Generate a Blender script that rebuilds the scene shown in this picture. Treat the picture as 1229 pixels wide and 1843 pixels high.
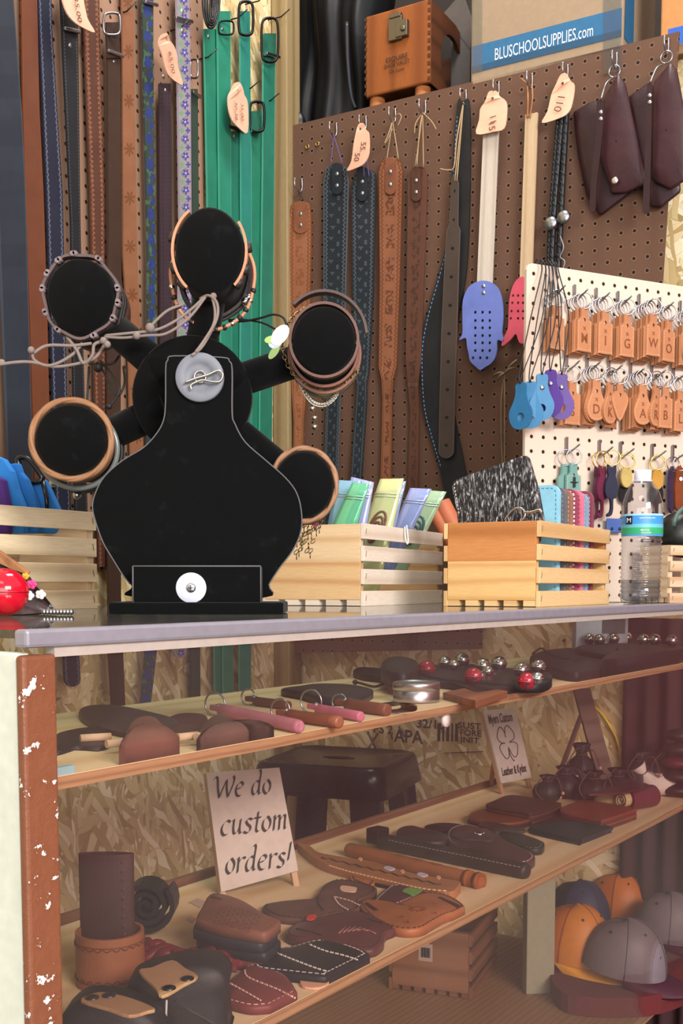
import bpy, bmesh, math, random
from mathutils import Vector as V, Matrix
from mathutils.geometry import tessellate_polygon
random.seed(7)
SC = bpy.context.scene
for o in list(bpy.data.objects): bpy.data.objects.remove(o)
COL = SC.collection
# ------------------------------------------------------------------ camera, world, lamps, exposure
F_PX = 2000.0; HORIZON = 1054.0; TANP = 0.08; CY = HORIZON + F_PX*TANP; CAMZ = 1.0
PITCH = math.atan(TANP)
cam = bpy.data.cameras.new('camera'); co = bpy.data.objects.new('camera', cam); COL.objects.link(co)
co.location = (0, 0, CAMZ); co.rotation_euler = (math.pi/2-PITCH, 0, 0)
cam.sensor_fit = 'VERTICAL'; cam.sensor_height = 24.0; cam.sensor_width = 24.0
cam.lens = 24.0*F_PX/1843.0; cam.shift_y = (CY-921.5)/1843.0
cam.clip_start = 0.02; cam.clip_end = 60
SC.camera = co
w = bpy.data.worlds.new('hall_light'); SC.world = w; w.use_nodes = True
w.node_tree.nodes['Background'].inputs[0].default_value = (1.0, 0.93, 0.91, 1)
w.node_tree.nodes['Background'].inputs[1].default_value = 0.72
def lamp(name, loc, aim, size, energy, col):
    l = bpy.data.lights.new(name, 'AREA'); l.shape = 'RECTANGLE'; l.size, l.size_y = size
    l.energy = energy; l.color = col
    o = bpy.data.objects.new(name, l); COL.objects.link(o); o.location = loc
    o.rotation_euler = (V(aim)-V(loc)).to_track_quat('-Z', 'Y').to_euler()
    return o
lamp('ceiling_lamp', (1.9, -2.0, 2.45), (0.1, 1.5, 0.5), (1.8, 0.8), 210, (1.0, 0.94, 0.88))
lamp('ceiling_lamp', (-0.6, -0.7, 3.0), (0.1, 1.7, 1.1), (1.4, 0.6), 12, (1.0, 0.94, 0.89))
lamp('front_fill', (0.5, -2.3, 1.25), (0.1, 1.5, .7), (2.4, 1.9), 80, (1.0, 0.95, 0.93))  # low fill added behind the camera to brighten the case interior
lamp('ceiling_lamp', (0.3, 1.75, 3.3), (0.0, 1.95, 0.6), (1.0, 0.4), 36, (1.0, 0.93, 0.86))
SC.view_settings.view_transform = 'Standard'; SC.view_settings.look = 'None'
SC.view_settings.gamma = 1.0; SC.view_settings.use_curve_mapping = False
SC.view_settings.exposure = 0.0
try:
    SC.cycles.transparent_max_bounces = 32; SC.cycles.max_bounces = 10; SC.cycles.glossy_bounces = 5
except Exception: pass

# ------------------------------------------------------------------ where a line of sight of the survey meets a surface
def ray(x, y):
    a = (x-614.5)/F_PX; b = -(y-CY)/F_PX
    return V((a, math.cos(PITCH)+b*math.sin(PITCH), -math.sin(PITCH)+b*math.cos(PITCH)))
C0 = V((0, 0, CAMZ))
def onz(x, y, z):
    r = ray(x, y); return C0 + r*((z-CAMZ)/r.z)
def ony(x, y, Y):
    r = ray(x, y); return C0 + r*(Y/r.y)
def onpl(x, y, p0, n):
    r = ray(x, y); return C0 + r*((p0-C0).dot(n)/r.dot(n))
Z = V((0, 0, 1))
# case frame: s along the front, d back from the front glass
UA = math.radians(34.6); CF = 0.62; U = V((math.sin(UA), math.cos(UA), 0)); NB = V((-math.cos(UA), math.sin(UA), 0))
def sd(s, d, z): return U*s + NB*(CF+d) + Z*z
PA = V((-.1238, 2.621, 0)); PE = (V((.6365, 2.184, 0))-PA).normalized(); PM = V((PE.y, -PE.x, 0))     # brown pegboard, normal to the viewer
LA = V((-.537, 1.789, 0)); LG = (V((-.139, 2.652, 0))-LA).normalized(); LH = V((LG.y, -LG.x, 0))       # wall of belts
WA = V((.3292, 1.98, 0)); WD = (V((.658, 2.14, 0))-WA).normalized(); WN = V((WD.y, -WD.x, 0))          # white key ring board
def hp(x, y, off=.0): return onpl(x, y, PA+PM*off, PM)
def hl(x, y, off=.0): return onpl(x, y, LA+LH*off, LH)
def hw(x, y, off=.0): return onpl(x, y, WA+WN*off, WN)
S1 = .860; S2 = .598; TOP = .969; DECK = .265

# ------------------------------------------------------------------ materials
def lin(c):
    if isinstance(c, str):
        c = c.lstrip('#'); c = [int(c[i:i+2], 16)/255 for i in (0, 2, 4)]
    return tuple((v/12.92 if v <= .04045 else ((v+.055)/1.055)**2.4) for v in c[:3])+(1,)
class NT:
    def __init__(s, name):
        s.m = bpy.data.materials.new(name); s.m.use_nodes = True; s.t = s.m.node_tree
        s.b = s.t.nodes['Principled BSDF']; s.out = s.t.nodes['Material Output']
    def n(s, kind, **kw):
        nd = s.t.nodes.new(kind)
        for k, v in kw.items(): setattr(nd, k, v)
        return nd
    def ln(s, a, b): s.t.links.new(a, b)
    def inp(s, sock, v):
        if hasattr(v, 'is_linked') or hasattr(v, 'links'): s.ln(v, sock)
        else: sock.default_value = v
    def math(s, op, a, b=0.0, c=0.0):
        nd = s.n('ShaderNodeMath', operation=op)
        s.inp(nd.inputs[0], a); s.inp(nd.inputs[1], b); s.inp(nd.inputs[2], c)
        return nd.outputs[0]
    def mix(s, f, a, b, kind='MIX'):
        nd = s.n('ShaderNodeMix', data_type='RGBA', blend_type=kind)
        s.inp(nd.inputs[0], f); s.inp(nd.inputs[6], a); s.inp(nd.inputs[7], b)
        return nd.outputs[2]
    def co(s, which='Object', sc=(1, 1, 1), rot=(0, 0, 0)):
        tc = s.n('ShaderNodeTexCoord'); mp = s.n('ShaderNodeMapping')
        s.ln(tc.outputs[which], mp.inputs[0]); mp.inputs['Scale'].default_value = sc; mp.inputs['Rotation'].default_value = rot
        return mp.outputs[0]
    def noise(s, vec, scale, detail=3, rough=.5, dist=0):
        nd = s.n('ShaderNodeTexNoise'); s.ln(vec, nd.inputs['Vector'])
        nd.inputs['Scale'].default_value = scale; nd.inputs['Detail'].default_value = detail
        nd.inputs['Roughness'].default_value = rough; nd.inputs['Distortion'].default_value = dist
        return nd.outputs[0]
    def ramp(s, f, stops, interp='LINEAR'):
        nd = s.n('ShaderNodeValToRGB'); cr = nd.color_ramp; cr.interpolation = interp
        while len(cr.elements) < len(stops): cr.elements.new(.5)
        for e, (p, c) in zip(cr.elements, stops): e.position = p; e.color = lin(c)
        s.ln(f, nd.inputs[0]); return nd.outputs[0]
    def gt(s, a, b): return s.math('GREATER_THAN', a, b)
    def lt(s, a, b): return s.math('LESS_THAN', a, b)
    def bump(s, h, st=.3, dist=.001):
        nd = s.n('ShaderNodeBump'); nd.inputs['Strength'].default_value = st; nd.inputs['Distance'].default_value = dist
        s.ln(h, nd.inputs['Height']); s.ln(nd.outputs[0], s.b.inputs['Normal'])
    def col(s, c): s.inp(s.b.inputs['Base Color'], c)
    def set(s, rough=.6, metal=0.0, spec=.4):
        s.b.inputs['Roughness'].default_value = rough; s.b.inputs['Metallic'].default_value = metal
        s.b.inputs['Specular IOR Level'].default_value = spec; return s.m
MC = {}
def memo(f):
    def g(*a):
        k = (f.__name__,)+a
        if k not in MC: MC[k] = f(*a)
        return MC[k]
    return g
@memo
def plain(c, rough=.6, metal=0.0, spec=.4):
    t = NT('plain'); v = t.noise(t.co(), 90, 2)
    b = lin(c); t.col(t.mix(v, tuple(x*.86 for x in b[:3])+(1,), tuple(min(1, x*1.12) for x in b[:3])+(1,)))
    return t.set(rough, metal, spec)
@memo
def leather(c, rough=.55, var=.35, sc=60):
    t = NT('leather'); o = t.co(); b = lin(c)[:3]
    n1 = t.noise(o, sc*.35, 4, .6); n2 = t.noise(o, sc*9, 3, .6)
    lo = tuple(x*(1-var) for x in b)+(1,); hi = tuple(min(1, x*(1+var)) for x in b)+(1,)
    rp = t.n('ShaderNodeMapRange'); rp.inputs[1].default_value = .3; rp.inputs[2].default_value = .7; t.ln(n1, rp.inputs[0])
    c1 = t.mix(rp.outputs[0], lo, hi); t.col(t.mix(t.math('MULTIPLY', n2, .35), c1, lo))
    t.bump(t.math('ADD', n2, t.math('MULTIPLY', n1, .6)), .25, .0012); return t.set(rough, 0, .35)
@memo
def metal(c='#b9b9be', rough=.25):
    t = NT('metal'); t.col(lin(c)); return t.set(rough, 1.0, .5)
@memo
def velvet(c='#0d0d0f'):
    t = NT('black_velvet'); o = t.co(); n = t.noise(o, 35, 5, .65); n2 = t.noise(o, 600, 2)
    dust = t.ramp(n, [(0, '#070708'), (.6, '#090a0b'), (.76, '#141517'), (.95, '#27282a')])
    fl = t.ramp(n2, [(0, '#000000'), (.74, '#000000'), (.80, '#3a3a3c')])
    t.col(t.mix(.35, dust, fl, 'ADD')); t.bump(n2, .3, .0006)
    t.b.inputs['Sheen Weight'].default_value = .06; return t.set(.95, 0, .08)
@memo
def pine(c1, c2, k=1.0):
    t = NT('pine'); tc = t.n('ShaderNodeUVMap'); mp = t.n('ShaderNodeMapping'); t.ln(tc.outputs[0], mp.inputs[0])
    mp.inputs['Scale'].default_value = (3, 30, 1); 
    w = t.n('ShaderNodeTexWave', wave_type='BANDS', bands_direction='Y'); t.ln(mp.outputs[0], w.inputs[0])
    w.inputs['Scale'].default_value = .42*k; w.inputs['Distortion'].default_value = 6.5; w.inputs['Detail'].default_value = 2.0; w.inputs['Detail Scale'].default_value = .8
    g = t.noise(mp.outputs[0], 14, 3)
    f = t.math('MULTIPLY', t.math('POWER', w.outputs['Fac'], 3.0), .75)
    c = t.mix(f, lin(c1), lin(c2)); b = lin(c2)[:3]
    t.col(t.mix(t.math('MULTIPLY', g, .55), c, tuple(x*.75 for x in b)+(1,)))
    return t.set(.6, 0, .3)
@memo
def osb():
    t = NT('strand_board'); base = None; prev = None
    tc = t.n('ShaderNodeTexCoord')
    warp = t.noise(tc.outputs['UV'], 9, 2)
    for i, (ang, sx, sy) in enumerate(((.35, 13, 70), (1.1, 12, 84), (-.5, 15, 74), (-1.25, 12, 62), (.1, 16, 96), (.75, 13, 78))):
        m0 = t.n('ShaderNodeMapping'); t.ln(tc.outputs['UV'], m0.inputs[0]); m0.inputs['Rotation'].default_value = (0, 0, ang)
        wv = t.n('ShaderNodeVectorMath', operation='ADD'); t.ln(m0.outputs[0], wv.inputs[0])
        nz = t.n('ShaderNodeTexNoise'); t.ln(tc.outputs['UV'], nz.inputs[0]); nz.inputs['Scale'].default_value = 14; nz.inputs['Detail'].default_value = 1
        ws = t.n('ShaderNodeVectorMath', operation='SCALE'); t.ln(nz.outputs['Color'], ws.inputs[0]); ws.inputs['Scale'].default_value = .03; t.ln(ws.outputs[0], wv.inputs[1])
        mp = t.n('ShaderNodeMapping'); t.ln(wv.outputs[0], mp.inputs[0])
        mp.inputs['Scale'].default_value = (sx, sy, 1); mp.inputs['Location'].default_value = (i*3.7, i*1.3, 0)
        vo = t.n('ShaderNodeTexVoronoi', voronoi_dimensions='2D'); t.ln(mp.outputs[0], vo.inputs[0]); vo.inputs['Scale'].default_value = 1.0
        sep = t.n('ShaderNodeSeparateColor'); t.ln(vo.outputs['Color'], sep.inputs[0])
        cc = t.ramp(sep.outputs[0], [(0, '#9a8456'), (.2, '#b59f70'), (.45, '#c7b282'), (.75, '#d8c69c'), (1, '#eee2c4')])
        fine = t.n('ShaderNodeTexNoise'); t.ln(mp.outputs[0], fine.inputs[0]); fine.inputs['Scale'].default_value = 5
        edge = t.n('ShaderNodeTexVoronoi', voronoi_dimensions='2D', feature='DISTANCE_TO_EDGE'); t.ln(mp.outputs[0], edge.inputs[0]); edge.inputs['Scale'].default_value = 1.0
        cc = t.mix(t.math('MULTIPLY', t.lt(edge.outputs['Distance'], .035), .3), cc, lin('#6b522c'))
        cc = t.mix(t.math('MULTIPLY', fine.outputs[0], .3), cc, lin('#a68c5c'))
        if base is None: base = cc; ht = sep.outputs[1]
        else:
            m = t.gt(sep.outputs[2], .60); base = t.mix(m, base, cc); ht = t.math('ADD', ht, t.math('MULTIPLY', m, sep.outputs[1]))
    t.col(base); t.bump(ht, .35, .002); return t.set(.7, 0, .25)
@memo
def pegboard(c, dark, pitch, rad, rim):
    t = NT('pegboard'); tc = t.n('ShaderNodeTexCoord'); sp = t.n('ShaderNodeSeparateXYZ'); t.ln(tc.outputs['UV'], sp.inputs[0])
    def cell(a):
        f = t.math('FRACT', t.math('DIVIDE', a, pitch)); return t.math('MULTIPLY', t.math('SUBTRACT', f, .5), pitch)
    x = cell(sp.outputs[0]); y = cell(sp.outputs[1])
    r = t.math('SQRT', t.math('ADD', t.math('MULTIPLY', x, x), t.math('MULTIPLY', y, y)))
    n = t.noise(t.co(), 500, 3, .7); n2 = t.noise(t.co(), 9, 3)
    b = lin(c)[:3]
    body = t.mix(t.math('MULTIPLY', n, .8), tuple(x*1.15 for x in b)+(1,), tuple(x*.72 for x in b)+(1,))
    body = t.mix(t.math('MULTIPLY', n2, .3), body, tuple(x*.8 for x in b)+(1,))
    body = t.mix(t.lt(r, rad*1.35), body, lin(rim))
    t.col(t.mix(t.lt(r, rad), body, lin(dark))); t.bump(t.gt(r, rad), .4, .002); return t.set(.75, 0, .25)
@memo
def strapmat(c, kind, c2, c3, period):
    # u runs across the strap 0..1, v is metres along it
    t = NT('tooled_leather'); uv = t.n('ShaderNodeUVMap'); sp = t.n('ShaderNodeSeparateXYZ'); t.ln(uv.outputs[0], sp.inputs[0])
    u, v = sp.outputs[0], sp.outputs[1]; o = t.co(); b = lin(c)[:3]
    n = t.noise(o, 20, 4, .6)
    body = t.mix(n, tuple(x*.72 for x in b)+(1,), tuple(min(1, x*1.28) for x in b)+(1,))
    e = t.math('ABSOLUTE', t.math('SUBTRACT', u, .5)); h = n
    ph = t.math('FRACT', t.math('DIVIDE', v, period)); k2, k3 = lin(c2), lin(c3)
    def lin_dash(pos, wd, per, duty, colr, body):
        d = t.math('FRACT', t.math('DIVIDE', v, per))
        m = t.math('MULTIPLY', t.lt(t.math('ABSOLUTE', t.math('SUBTRACT', e, pos)), wd), t.lt(d, duty))
        return t.mix(m, body, colr), m
    def rosette(uc, vc, R, petals, colr, body, wpx=.03, inner=.25):
        a = t.math('MULTIPLY', t.math('SUBTRACT', u, uc), wpx); q = t.math('MULTIPLY', t.math('SUBTRACT', ph, vc), period)
        r = t.math('SQRT', t.math('ADD', t.math('MULTIPLY', a, a), t.math('MULTIPLY', q, q)))
        th = t.math('ARCTAN2', a, q); pt = t.math('ABSOLUTE', t.math('COSINE', t.math('MULTIPLY', th, petals*.5)))
        lim = t.math('MULTIPLY', t.math('ADD', t.math('MULTIPLY', pt, 1-inner), inner), R)
        m = t.lt(r, lim); return t.mix(m, body, colr), m, r
    if 'stitch' in kind: body, h = lin_dash(.40, .022, .0055, .62, k2, body)
    if 'scallop' in kind:
        s = t.math('ABSOLUTE', t.math('SINE', t.math('MULTIPLY', v, math.pi/.009)))
        m = t.lt(t.math('ABSOLUTE', t.math('SUBTRACT', e, t.math('SUBTRACT', .43, t.math('MULTIPLY', s, .09)))), .03)
        body = t.mix(m, body, k2); h = m
    if 'dots' in kind:
        s = t.math('FRACT', t.math('DIVIDE', v, .008)); m = t.math('MULTIPLY', t.lt(t.math('ABSOLUTE', t.math('SUBTRACT', e, .30)), .07), t.lt(t.math('ABSOLUTE', t.math('SUBTRACT', s, .5)), .25))
        body = t.mix(m, body, k2)
    if 'leaf' in kind: body, m, r = rosette(.5, .5, .013, 7, t.mix(.35, k3, body), body, .03, .12)
    if 'floral' in kind:
        body = t.mix(t.lt(t.math('ABSOLUTE', t.math('SUBTRACT', t.math('ADD', u, t.math('MULTIPLY', t.math('SINE', t.math('MULTIPLY', v, 2*math.pi/period)), .28)), .5)), .05), body, lin('#4c7d58'))
        k3b = lin('#7f78a8')
        body, m, r = rosette(.55, .25, .0085, 5, k3, body, .03, .45); body = t.mix(t.lt(r, .0022), body, lin('#a9a2c8'))
        body, m, r = rosette(.25, .75, .006, 4, lin('#5d8f66'), body, .03, .3); body, m, r = rosette(.75, .75, .006, 4, k3, body, .03, .3)
        body, m = lin_dash(.45, .02, .004, .6, k2, body)
    if 'blossom' in kind:
        vo = t.noise(o, 70, 2, .5)
        body = t.mix(t.gt(vo, .56), body, lin('#3f5a46'))
        for (a_, q_, R_) in ((.45, .3, .013), (.7, .8, .008)): body, m, r = rosette(a_, q_, R_, 5, t.mix(vo, k3, tuple(x*.5 for x in k3[:3])+(1,)), body, .03, .6)
    if 'stamp' in kind:
        for (a, q, R, p) in ((.33, .2, .0045, 3), (.62, .45, .005, 2), (.4, .72, .0045, 3), (.66, .93, .004, 2)):
            body, m, r = rosette(a, q, R, p, k3, body, .04, .05); h = m
    if 'name' in kind:
        wv = t.n('ShaderNodeTexBrick'); cb = t.n('ShaderNodeCombineXYZ'); t.ln(v, cb.inputs[0]); t.ln(u, cb.inputs[1]); t.ln(cb.outputs[0], wv.inputs[0])
        wv.inputs['Scale'].default_value = 60; wv.inputs['Mortar Size'].default_value = .045
        m = t.math('MULTIPLY', t.lt(t.math('ABSOLUTE', t.math('SUBTRACT', u, .5)), .2), t.math('MULTIPLY', t.gt(t.noise(o, 150, 1), .5), t.lt(ph, .72)))
        body = t.mix(t.math('MULTIPLY', m, .8), body, k3); h = m
    if 'holes' in kind:
        a = t.math('MULTIPLY', t.math('SUBTRACT', u, .5), .03); q = t.math('MULTIPLY', t.math('SUBTRACT', ph, .5), period)
        body = t.mix(t.lt(t.math('SQRT', t.math('ADD', t.math('MULTIPLY', a, a), t.math('MULTIPLY', q, q))), .0035), body, lin('#08070a'))
    if 'rim' in kind: body = t.mix(t.gt(e, .462), body, k2)
    t.col(body); t.bump(h, .35, .001); return t.set(.5, 0, .35)
@memo
def glass(tint='#ffffff', boost=1.0, rough=.0, dust=.0):
    t = NT('glass'); nt = t.t
    geo = t.n('ShaderNodeNewGeometry'); vm = t.n('ShaderNodeVectorMath', operation='DOT_PRODUCT')
    t.ln(geo.outputs['Incoming'], vm.inputs[0]); t.ln(geo.outputs['Normal'], vm.inputs[1])
    c = t.math('ABSOLUTE', vm.outputs['Value']); f = t.math('ADD', .04, t.math('MULTIPLY', t.math('POWER', t.math('SUBTRACT', 1.0, c), 5.0), .96))
    f = t.math('MINIMUM', t.math('MULTIPLY', f, boost), 1.0)
    tr = t.n('ShaderNodeBsdfTransparent'); tr.inputs[0].default_value = lin(tint)
    gl = t.n('ShaderNodeBsdfGlossy'); gl.inputs['Roughness'].default_value = rough
    mx = t.n('ShaderNodeMixShader'); t.ln(f, mx.inputs[0]); t.ln(tr.outputs[0], mx.inputs[1]); t.ln(gl.outputs[0], mx.inputs[2])
    last = mx.outputs[0]
    if dust:  # dust film; its pale diffuse share also paints haze onto the glass
        df = t.n('ShaderNodeBsdfDiffuse'); df.inputs[0].default_value = lin('#cfc6c8'); m2 = t.n('ShaderNodeMixShader')
        n = t.noise(t.co(), 6, 4); t.ln(t.math('MULTIPLY', n, dust*1.2), m2.inputs[0]); t.ln(last, m2.inputs[1]); t.ln(df.outputs[0], m2.inputs[2]); last = m2.outputs[0]
    t.ln(last, t.out.inputs[0]); return t.m
@memo
def film(c, c2):
    t = NT('iridescent_film'); n = t.noise(t.co(), 22, 2, .5, 1.0)
    col = t.mix(n, lin(c), lin(c2)); t.col(col); t.set(.18, .25, .6)
    t.b.inputs['Alpha'].default_value = .86; t.b.inputs['Coat Weight'].default_value = .5; return t.m
@memo
def chipped():
    t = NT('chipped_paint'); o = t.co(); n = t.noise(o, 75, 5, .66); n2 = t.noise(o, 11, 2)
    m = t.ramp(t.math('ADD', n, t.math('MULTIPLY', n2, .25)), [(0, '#7f4e36'), (.69, '#73442e'), (.725, '#683b26'), (.735, '#dcd8d0'), (1, '#e8e4dc')])
    t.col(m); t.bump(n, .6, .002); return t.set(.45, 0, .4)
@memo
def hairhide():
    t = NT('hair_on_hide'); o = t.co('Object', (1, 1, .25), (0, .5, 0)); n = t.noise(o, 330, 4, .7, .6)
    t.col(t.ramp(n, [(0, '#0b0b0d'), (.5, '#1c1c1f'), (.58, '#77777a'), (.68, '#c8c8cc')])); t.bump(n, .5, .001); return t.set(.45)

# ------------------------------------------------------------------ mesh builder
class M:
    def __init__(s): s.v = []; s.f = []; s.uv = []; s.mi = []; s.sm = []
    def face(s, pts, uvs=None, mi=0, sm=False):
        i = len(s.v); s.v += [V(p) for p in pts]; s.f.append(list(range(i, i+len(pts)))); s.uv.append(uvs or [(0, 0)]*len(pts)); s.mi.append(mi); s.sm.append(sm)
    def grid(s, rows, closed=False, mi=0, sm=True, uvr=None, cap=False):
        i0 = len(s.v); n = len(rows[0]); k = len(rows)
        for r in rows: s.v += [V(p) for p in r]
        vv = [0.0]
        for a in range(1, k): vv.append(vv[-1]+(rows[a][0]-rows[a-1][0]).length)
        for a in range(k-1):
            for b in range(n if closed else n-1):
                c = (b+1) % n
                s.f.append([i0+a*n+b, i0+a*n+c, i0+(a+1)*n+c, i0+(a+1)*n+b])
                ub, uc = b/max(1, n-1), (b+1)/max(1, n-1)
                s.uv.append([(ub, vv[a]), (uc, vv[a]), (uc, vv[a+1]), (ub, vv[a+1])]); s.mi.append(mi); s.sm.append(sm)
        if cap:
            s.f.append([i0+b for b in reversed(range(n))]); s.uv.append([(0, 0)]*n); s.mi.append(mi); s.sm.append(False)
            s.f.append([i0+(k-1)*n+b for b in range(n)]); s.uv.append([(0, 0)]*n); s.mi.append(mi); s.sm.append(False)
    def box(s, c, ax, ay, az, mi=0):
        # half-axes ax, ay, az (vectors); uv: metres, longest axis along U, random offset per board
        A = sorted((ax, ay, az), key=lambda q: -q.length); ex = [q.normalized() for q in A]
        ro, rv = random.random()*9, random.random()*9
        def uvf(p, n):
            d = p-c; w = [abs(n.dot(e)) for e in ex]
            if w[0] > .9: return (d.dot(ex[1])*.3+ro, d.dot(ex[2])+rv)
            return (d.dot(ex[0])+ro, (d.dot(ex[1]) if w[1] < .9 else d.dot(ex[2]))+rv)
        for a, b, n in ((ax, ay, az), (ay, az, ax), (az, ax, ay)):
            for sg in (1, -1):
                q = [c+n*sg+a*i+b*j for i, j in ((-1, -1), (1, -1), (1, 1), (-1, 1))]
                if a.cross(b).dot(n)*sg < 0: q.reverse()
                nn = n.normalized(); s.face(q, [uvf(p, nn) for p in q], mi)
        return s
    def bar(s, a, b, w, h, up=Z, mi=0):
        d = (b-a); x = d.cross(up)
        if x.length < 1e-6: x = d.cross(V((1, 0, 0)))
        x = x.normalized(); y = x.cross(d).normalized()
        return s.box((a+b)/2, d/2, x*(w/2), y*(h/2), mi)
    def prism(s, loop, ext, holes=(), mi=0, mis=None, uvo=None):
        # loop: list of points (front face); ext: vector to back face
        loops = [list(loop)]+[list(h) for h in holes]; mis = mi if mis is None else mis
        o = loop[0]; n = ext.normalized(); ex = (loop[1]-loop[0]); ex = (ex-n*ex.dot(n)).normalized(); ey = n.cross(ex)
        flat = [p for l in loops for p in l]
        uv = lambda p: ((p-o).dot(ex), (p-o).dot(ey))
        tr = tessellate_polygon([[V((uv(p)[0], uv(p)[1], 0)) for p in l] for l in loops])
        for t in tr:
            q = [flat[i] for i in t]
            nn = (q[1]-q[0]).cross(q[2]-q[0])
            if nn.length < 1e-14: continue
            if nn.dot(ext) > 0: q.reverse()
            s.face(q, [uv(p) for p in q], mi); r = [p+ext for p in reversed(q)]; s.face(r, [uv(p) for p in r], mi)
        for l in loops:
            for i in range(len(l)):
                a, b = l[i], l[(i+1) % len(l)]
                s.face([a, b, b+ext, a+ext], [uv(a), uv(b), uv(b), uv(a)], mis)
        return s
    def tube(s, pts, r, seg=8, closed=False, mi=0, cap=True, flat=1.0):
        n = len(pts); rows = []; prev = None
        for i, p in enumerate(pts):
            a = pts[(i-1) % n] if (closed or i > 0) else p; b = pts[(i+1) % n] if (closed or i < n-1) else p
            t = (b-a).normalized()
            if prev is None:
                x = t.cross(Z); x = t.cross(V((1, 0, 0))) if x.length < .1 else x
            else: x = prev - t*prev.dot(t)
            x = x.normalized(); prev = x; y = t.cross(x)
            rr = r(i/(n-1)) if callable(r) else r
            rows.append([p+x*(math.cos(k*2*math.pi/seg)*rr)+y*(math.sin(k*2*math.pi/seg)*rr*flat) for k in range(seg)])
        if closed: rows.append(rows[0])
        s.grid(rows, True, mi, True, None, cap and not closed); return s
    def lathe(s, c, axis, prof, seg=24, mi=0, xdir=None, sx=1.0, sm=True):
        ax = axis.normalized(); x = xdir or ax.cross(V((0, 1, 0)) if abs(ax.y) < .9 else V((1, 0, 0))); x = (x-ax*x.dot(ax)).normalized(); y = ax.cross(x)
        rows = [[c+ax*h+x*(math.cos(k*2*math.pi/seg)*r*sx)+y*(math.sin(k*2*math.pi/seg)*r) for k in range(seg)] for r, h in prof]
        s.grid(rows, True, mi, sm, None, False); return s
    def ball(s, c, r, seg=16, mi=0, sc=(1, 1, 1), q=None):
        rows = []
        for i in range(seg//2+1):
            a = math.pi*i/(seg//2); row = []
            for k in range(seg):
                b = 2*math.pi*k/seg; p = V((math.sin(a)*math.cos(b)*sc[0], math.sin(a)*math.sin(b)*sc[1], math.cos(a)*sc[2]))*r
                if q: p = q @ p
                row.append(c+p)
            rows.append(row)
        s.grid(rows, True, mi); return s
    def ribbon(s, L, R, nrm, t, mi=0, mie=None):
        mie = mi if mie is None else mie; n = len(L); vv = [0.0]
        for i in range(1, n): vv.append(vv[-1]+((L[i]+R[i])/2-(L[i-1]+R[i-1])/2).length)
        nf = nrm if isinstance(nrm, list) else [nrm]*n
        for i in range(n-1):
            a, b, c, d = L[i], R[i], R[i+1], L[i+1]; A, B, C, D = a-nf[i]*t, b-nf[i]*t, c-nf[i+1]*t, d-nf[i+1]*t
            u = [(0, vv[i]), (1, vv[i]), (1, vv[i+1]), (0, vv[i+1])]
            s.face([a, b, c, d], u, mi, False); s.face([D, C, B, A], [u[3], u[2], u[1], u[0]], mie, False)
            s.face([a, d, D, A], [u[0], u[3], u[3], u[0]], mie); s.face([c, b, B, C], [u[2], u[1], u[1], u[2]], mie)
        for i, sg in ((0, 1), (n-1, -1)):
            a, b = L[i], R[i]; s.face([a, a-nf[i]*t, b-nf[i]*t, b], [(0, vv[i])]*4, mie)
        return s
    def dashes(s, pts, dash, gap, w, nrm, h=.0006, mi=0, closed=False):
        P = list(pts)+([pts[0]] if closed else []); pos = 0.0; on = True; rem = dash; a = P[0]
        for b in P[1:]:
            d = b-a; L = d.length
            if L < 1e-7: continue
            t = d/L; q = 0.0
            while q < L:
                st = min(rem, L-q)
                if on and st > dash*.2: s.bar(a+t*q, a+t*(q+st), w, h, nrm, mi)
                q += st; rem -= st
                if rem <= 1e-9: on = not on; rem = dash if on else gap
            a = b
        return s
def uniq_smooth(me):
    pass
def obj(name, mb, mats, parent=None, bevel=0.0, weld=True, sub=0, seg=2):
    """link the collected shape as ONE mesh object; world coordinates are kept"""
    if not isinstance(mats, (list, tuple)): mats = [mats]
    me = bpy.data.meshes.new(name); base = None
    if parent is not None: base = V(parent["_b"])
    else:
        zs = min(p.z for p in mb.v); base = V((sum((min(p.x for p in mb.v), max(p.x for p in mb.v)))/2, sum((min(p.y for p in mb.v), max(p.y for p in mb.v)))/2, zs))
    me.from_pydata([p-base for p in mb.v], [], mb.f)
    uvl = me.uv_layers.new(name='UVMap'); k = 0
    for fi, p in enumerate(me.polygons):
        p.material_index = mb.mi[fi]; p.use_smooth = mb.sm[fi]
        for j in range(len(mb.f[fi])): uvl.data[k].uv = mb.uv[fi][j]; k += 1
    for m in mats: me.materials.append(m)
    if weld or bevel:
        bm = bmesh.new(); bm.from_mesh(me); bmesh.ops.remove_doubles(bm, verts=bm.verts, dist=2e-6)
        bmesh.ops.recalc_face_normals(bm, faces=bm.faces); bm.to_mesh(me); bm.free()
    o = bpy.data.objects.new(name, me); COL.objects.link(o)
    if parent is None: o.location = base
    else: o.parent = parent
    o['_b'] = list(base)
    if bevel:
        b = o.modifiers.new('round', 'BEVEL'); b.width = bevel; b.segments = seg; b.limit_method = 'ANGLE'; b.angle_limit = math.radians(50)
    if sub:
        b = o.modifiers.new('smooth', 'SUBSURF'); b.levels = sub; b.render_levels = sub
    return o
def tag(o, label=None, cat=None, group=None, kind=None):
    if label: o['label'] = label
    if cat: o['category'] = cat
    if group: o['group'] = group
    if kind: o['kind'] = kind
    return o
def thing(name, label, cat, loc, group=None):
    o = bpy.data.objects.new(name, None); COL.objects.link(o); o.empty_display_size = .02
    o.location = loc; o['_b'] = list(loc); return tag(o, label, cat, group)
def copy_tree(o, delta, parent=None, label=None, group=None):
    c = o.copy(); COL.objects.link(c)
    if parent is not None: c.parent = parent
    else:
        c.location = o.location + delta
        if label: c['label'] = label
        if group: c['group'] = group
    for ch in list(o.children): copy_tree(ch, delta, c)
    return c
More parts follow.
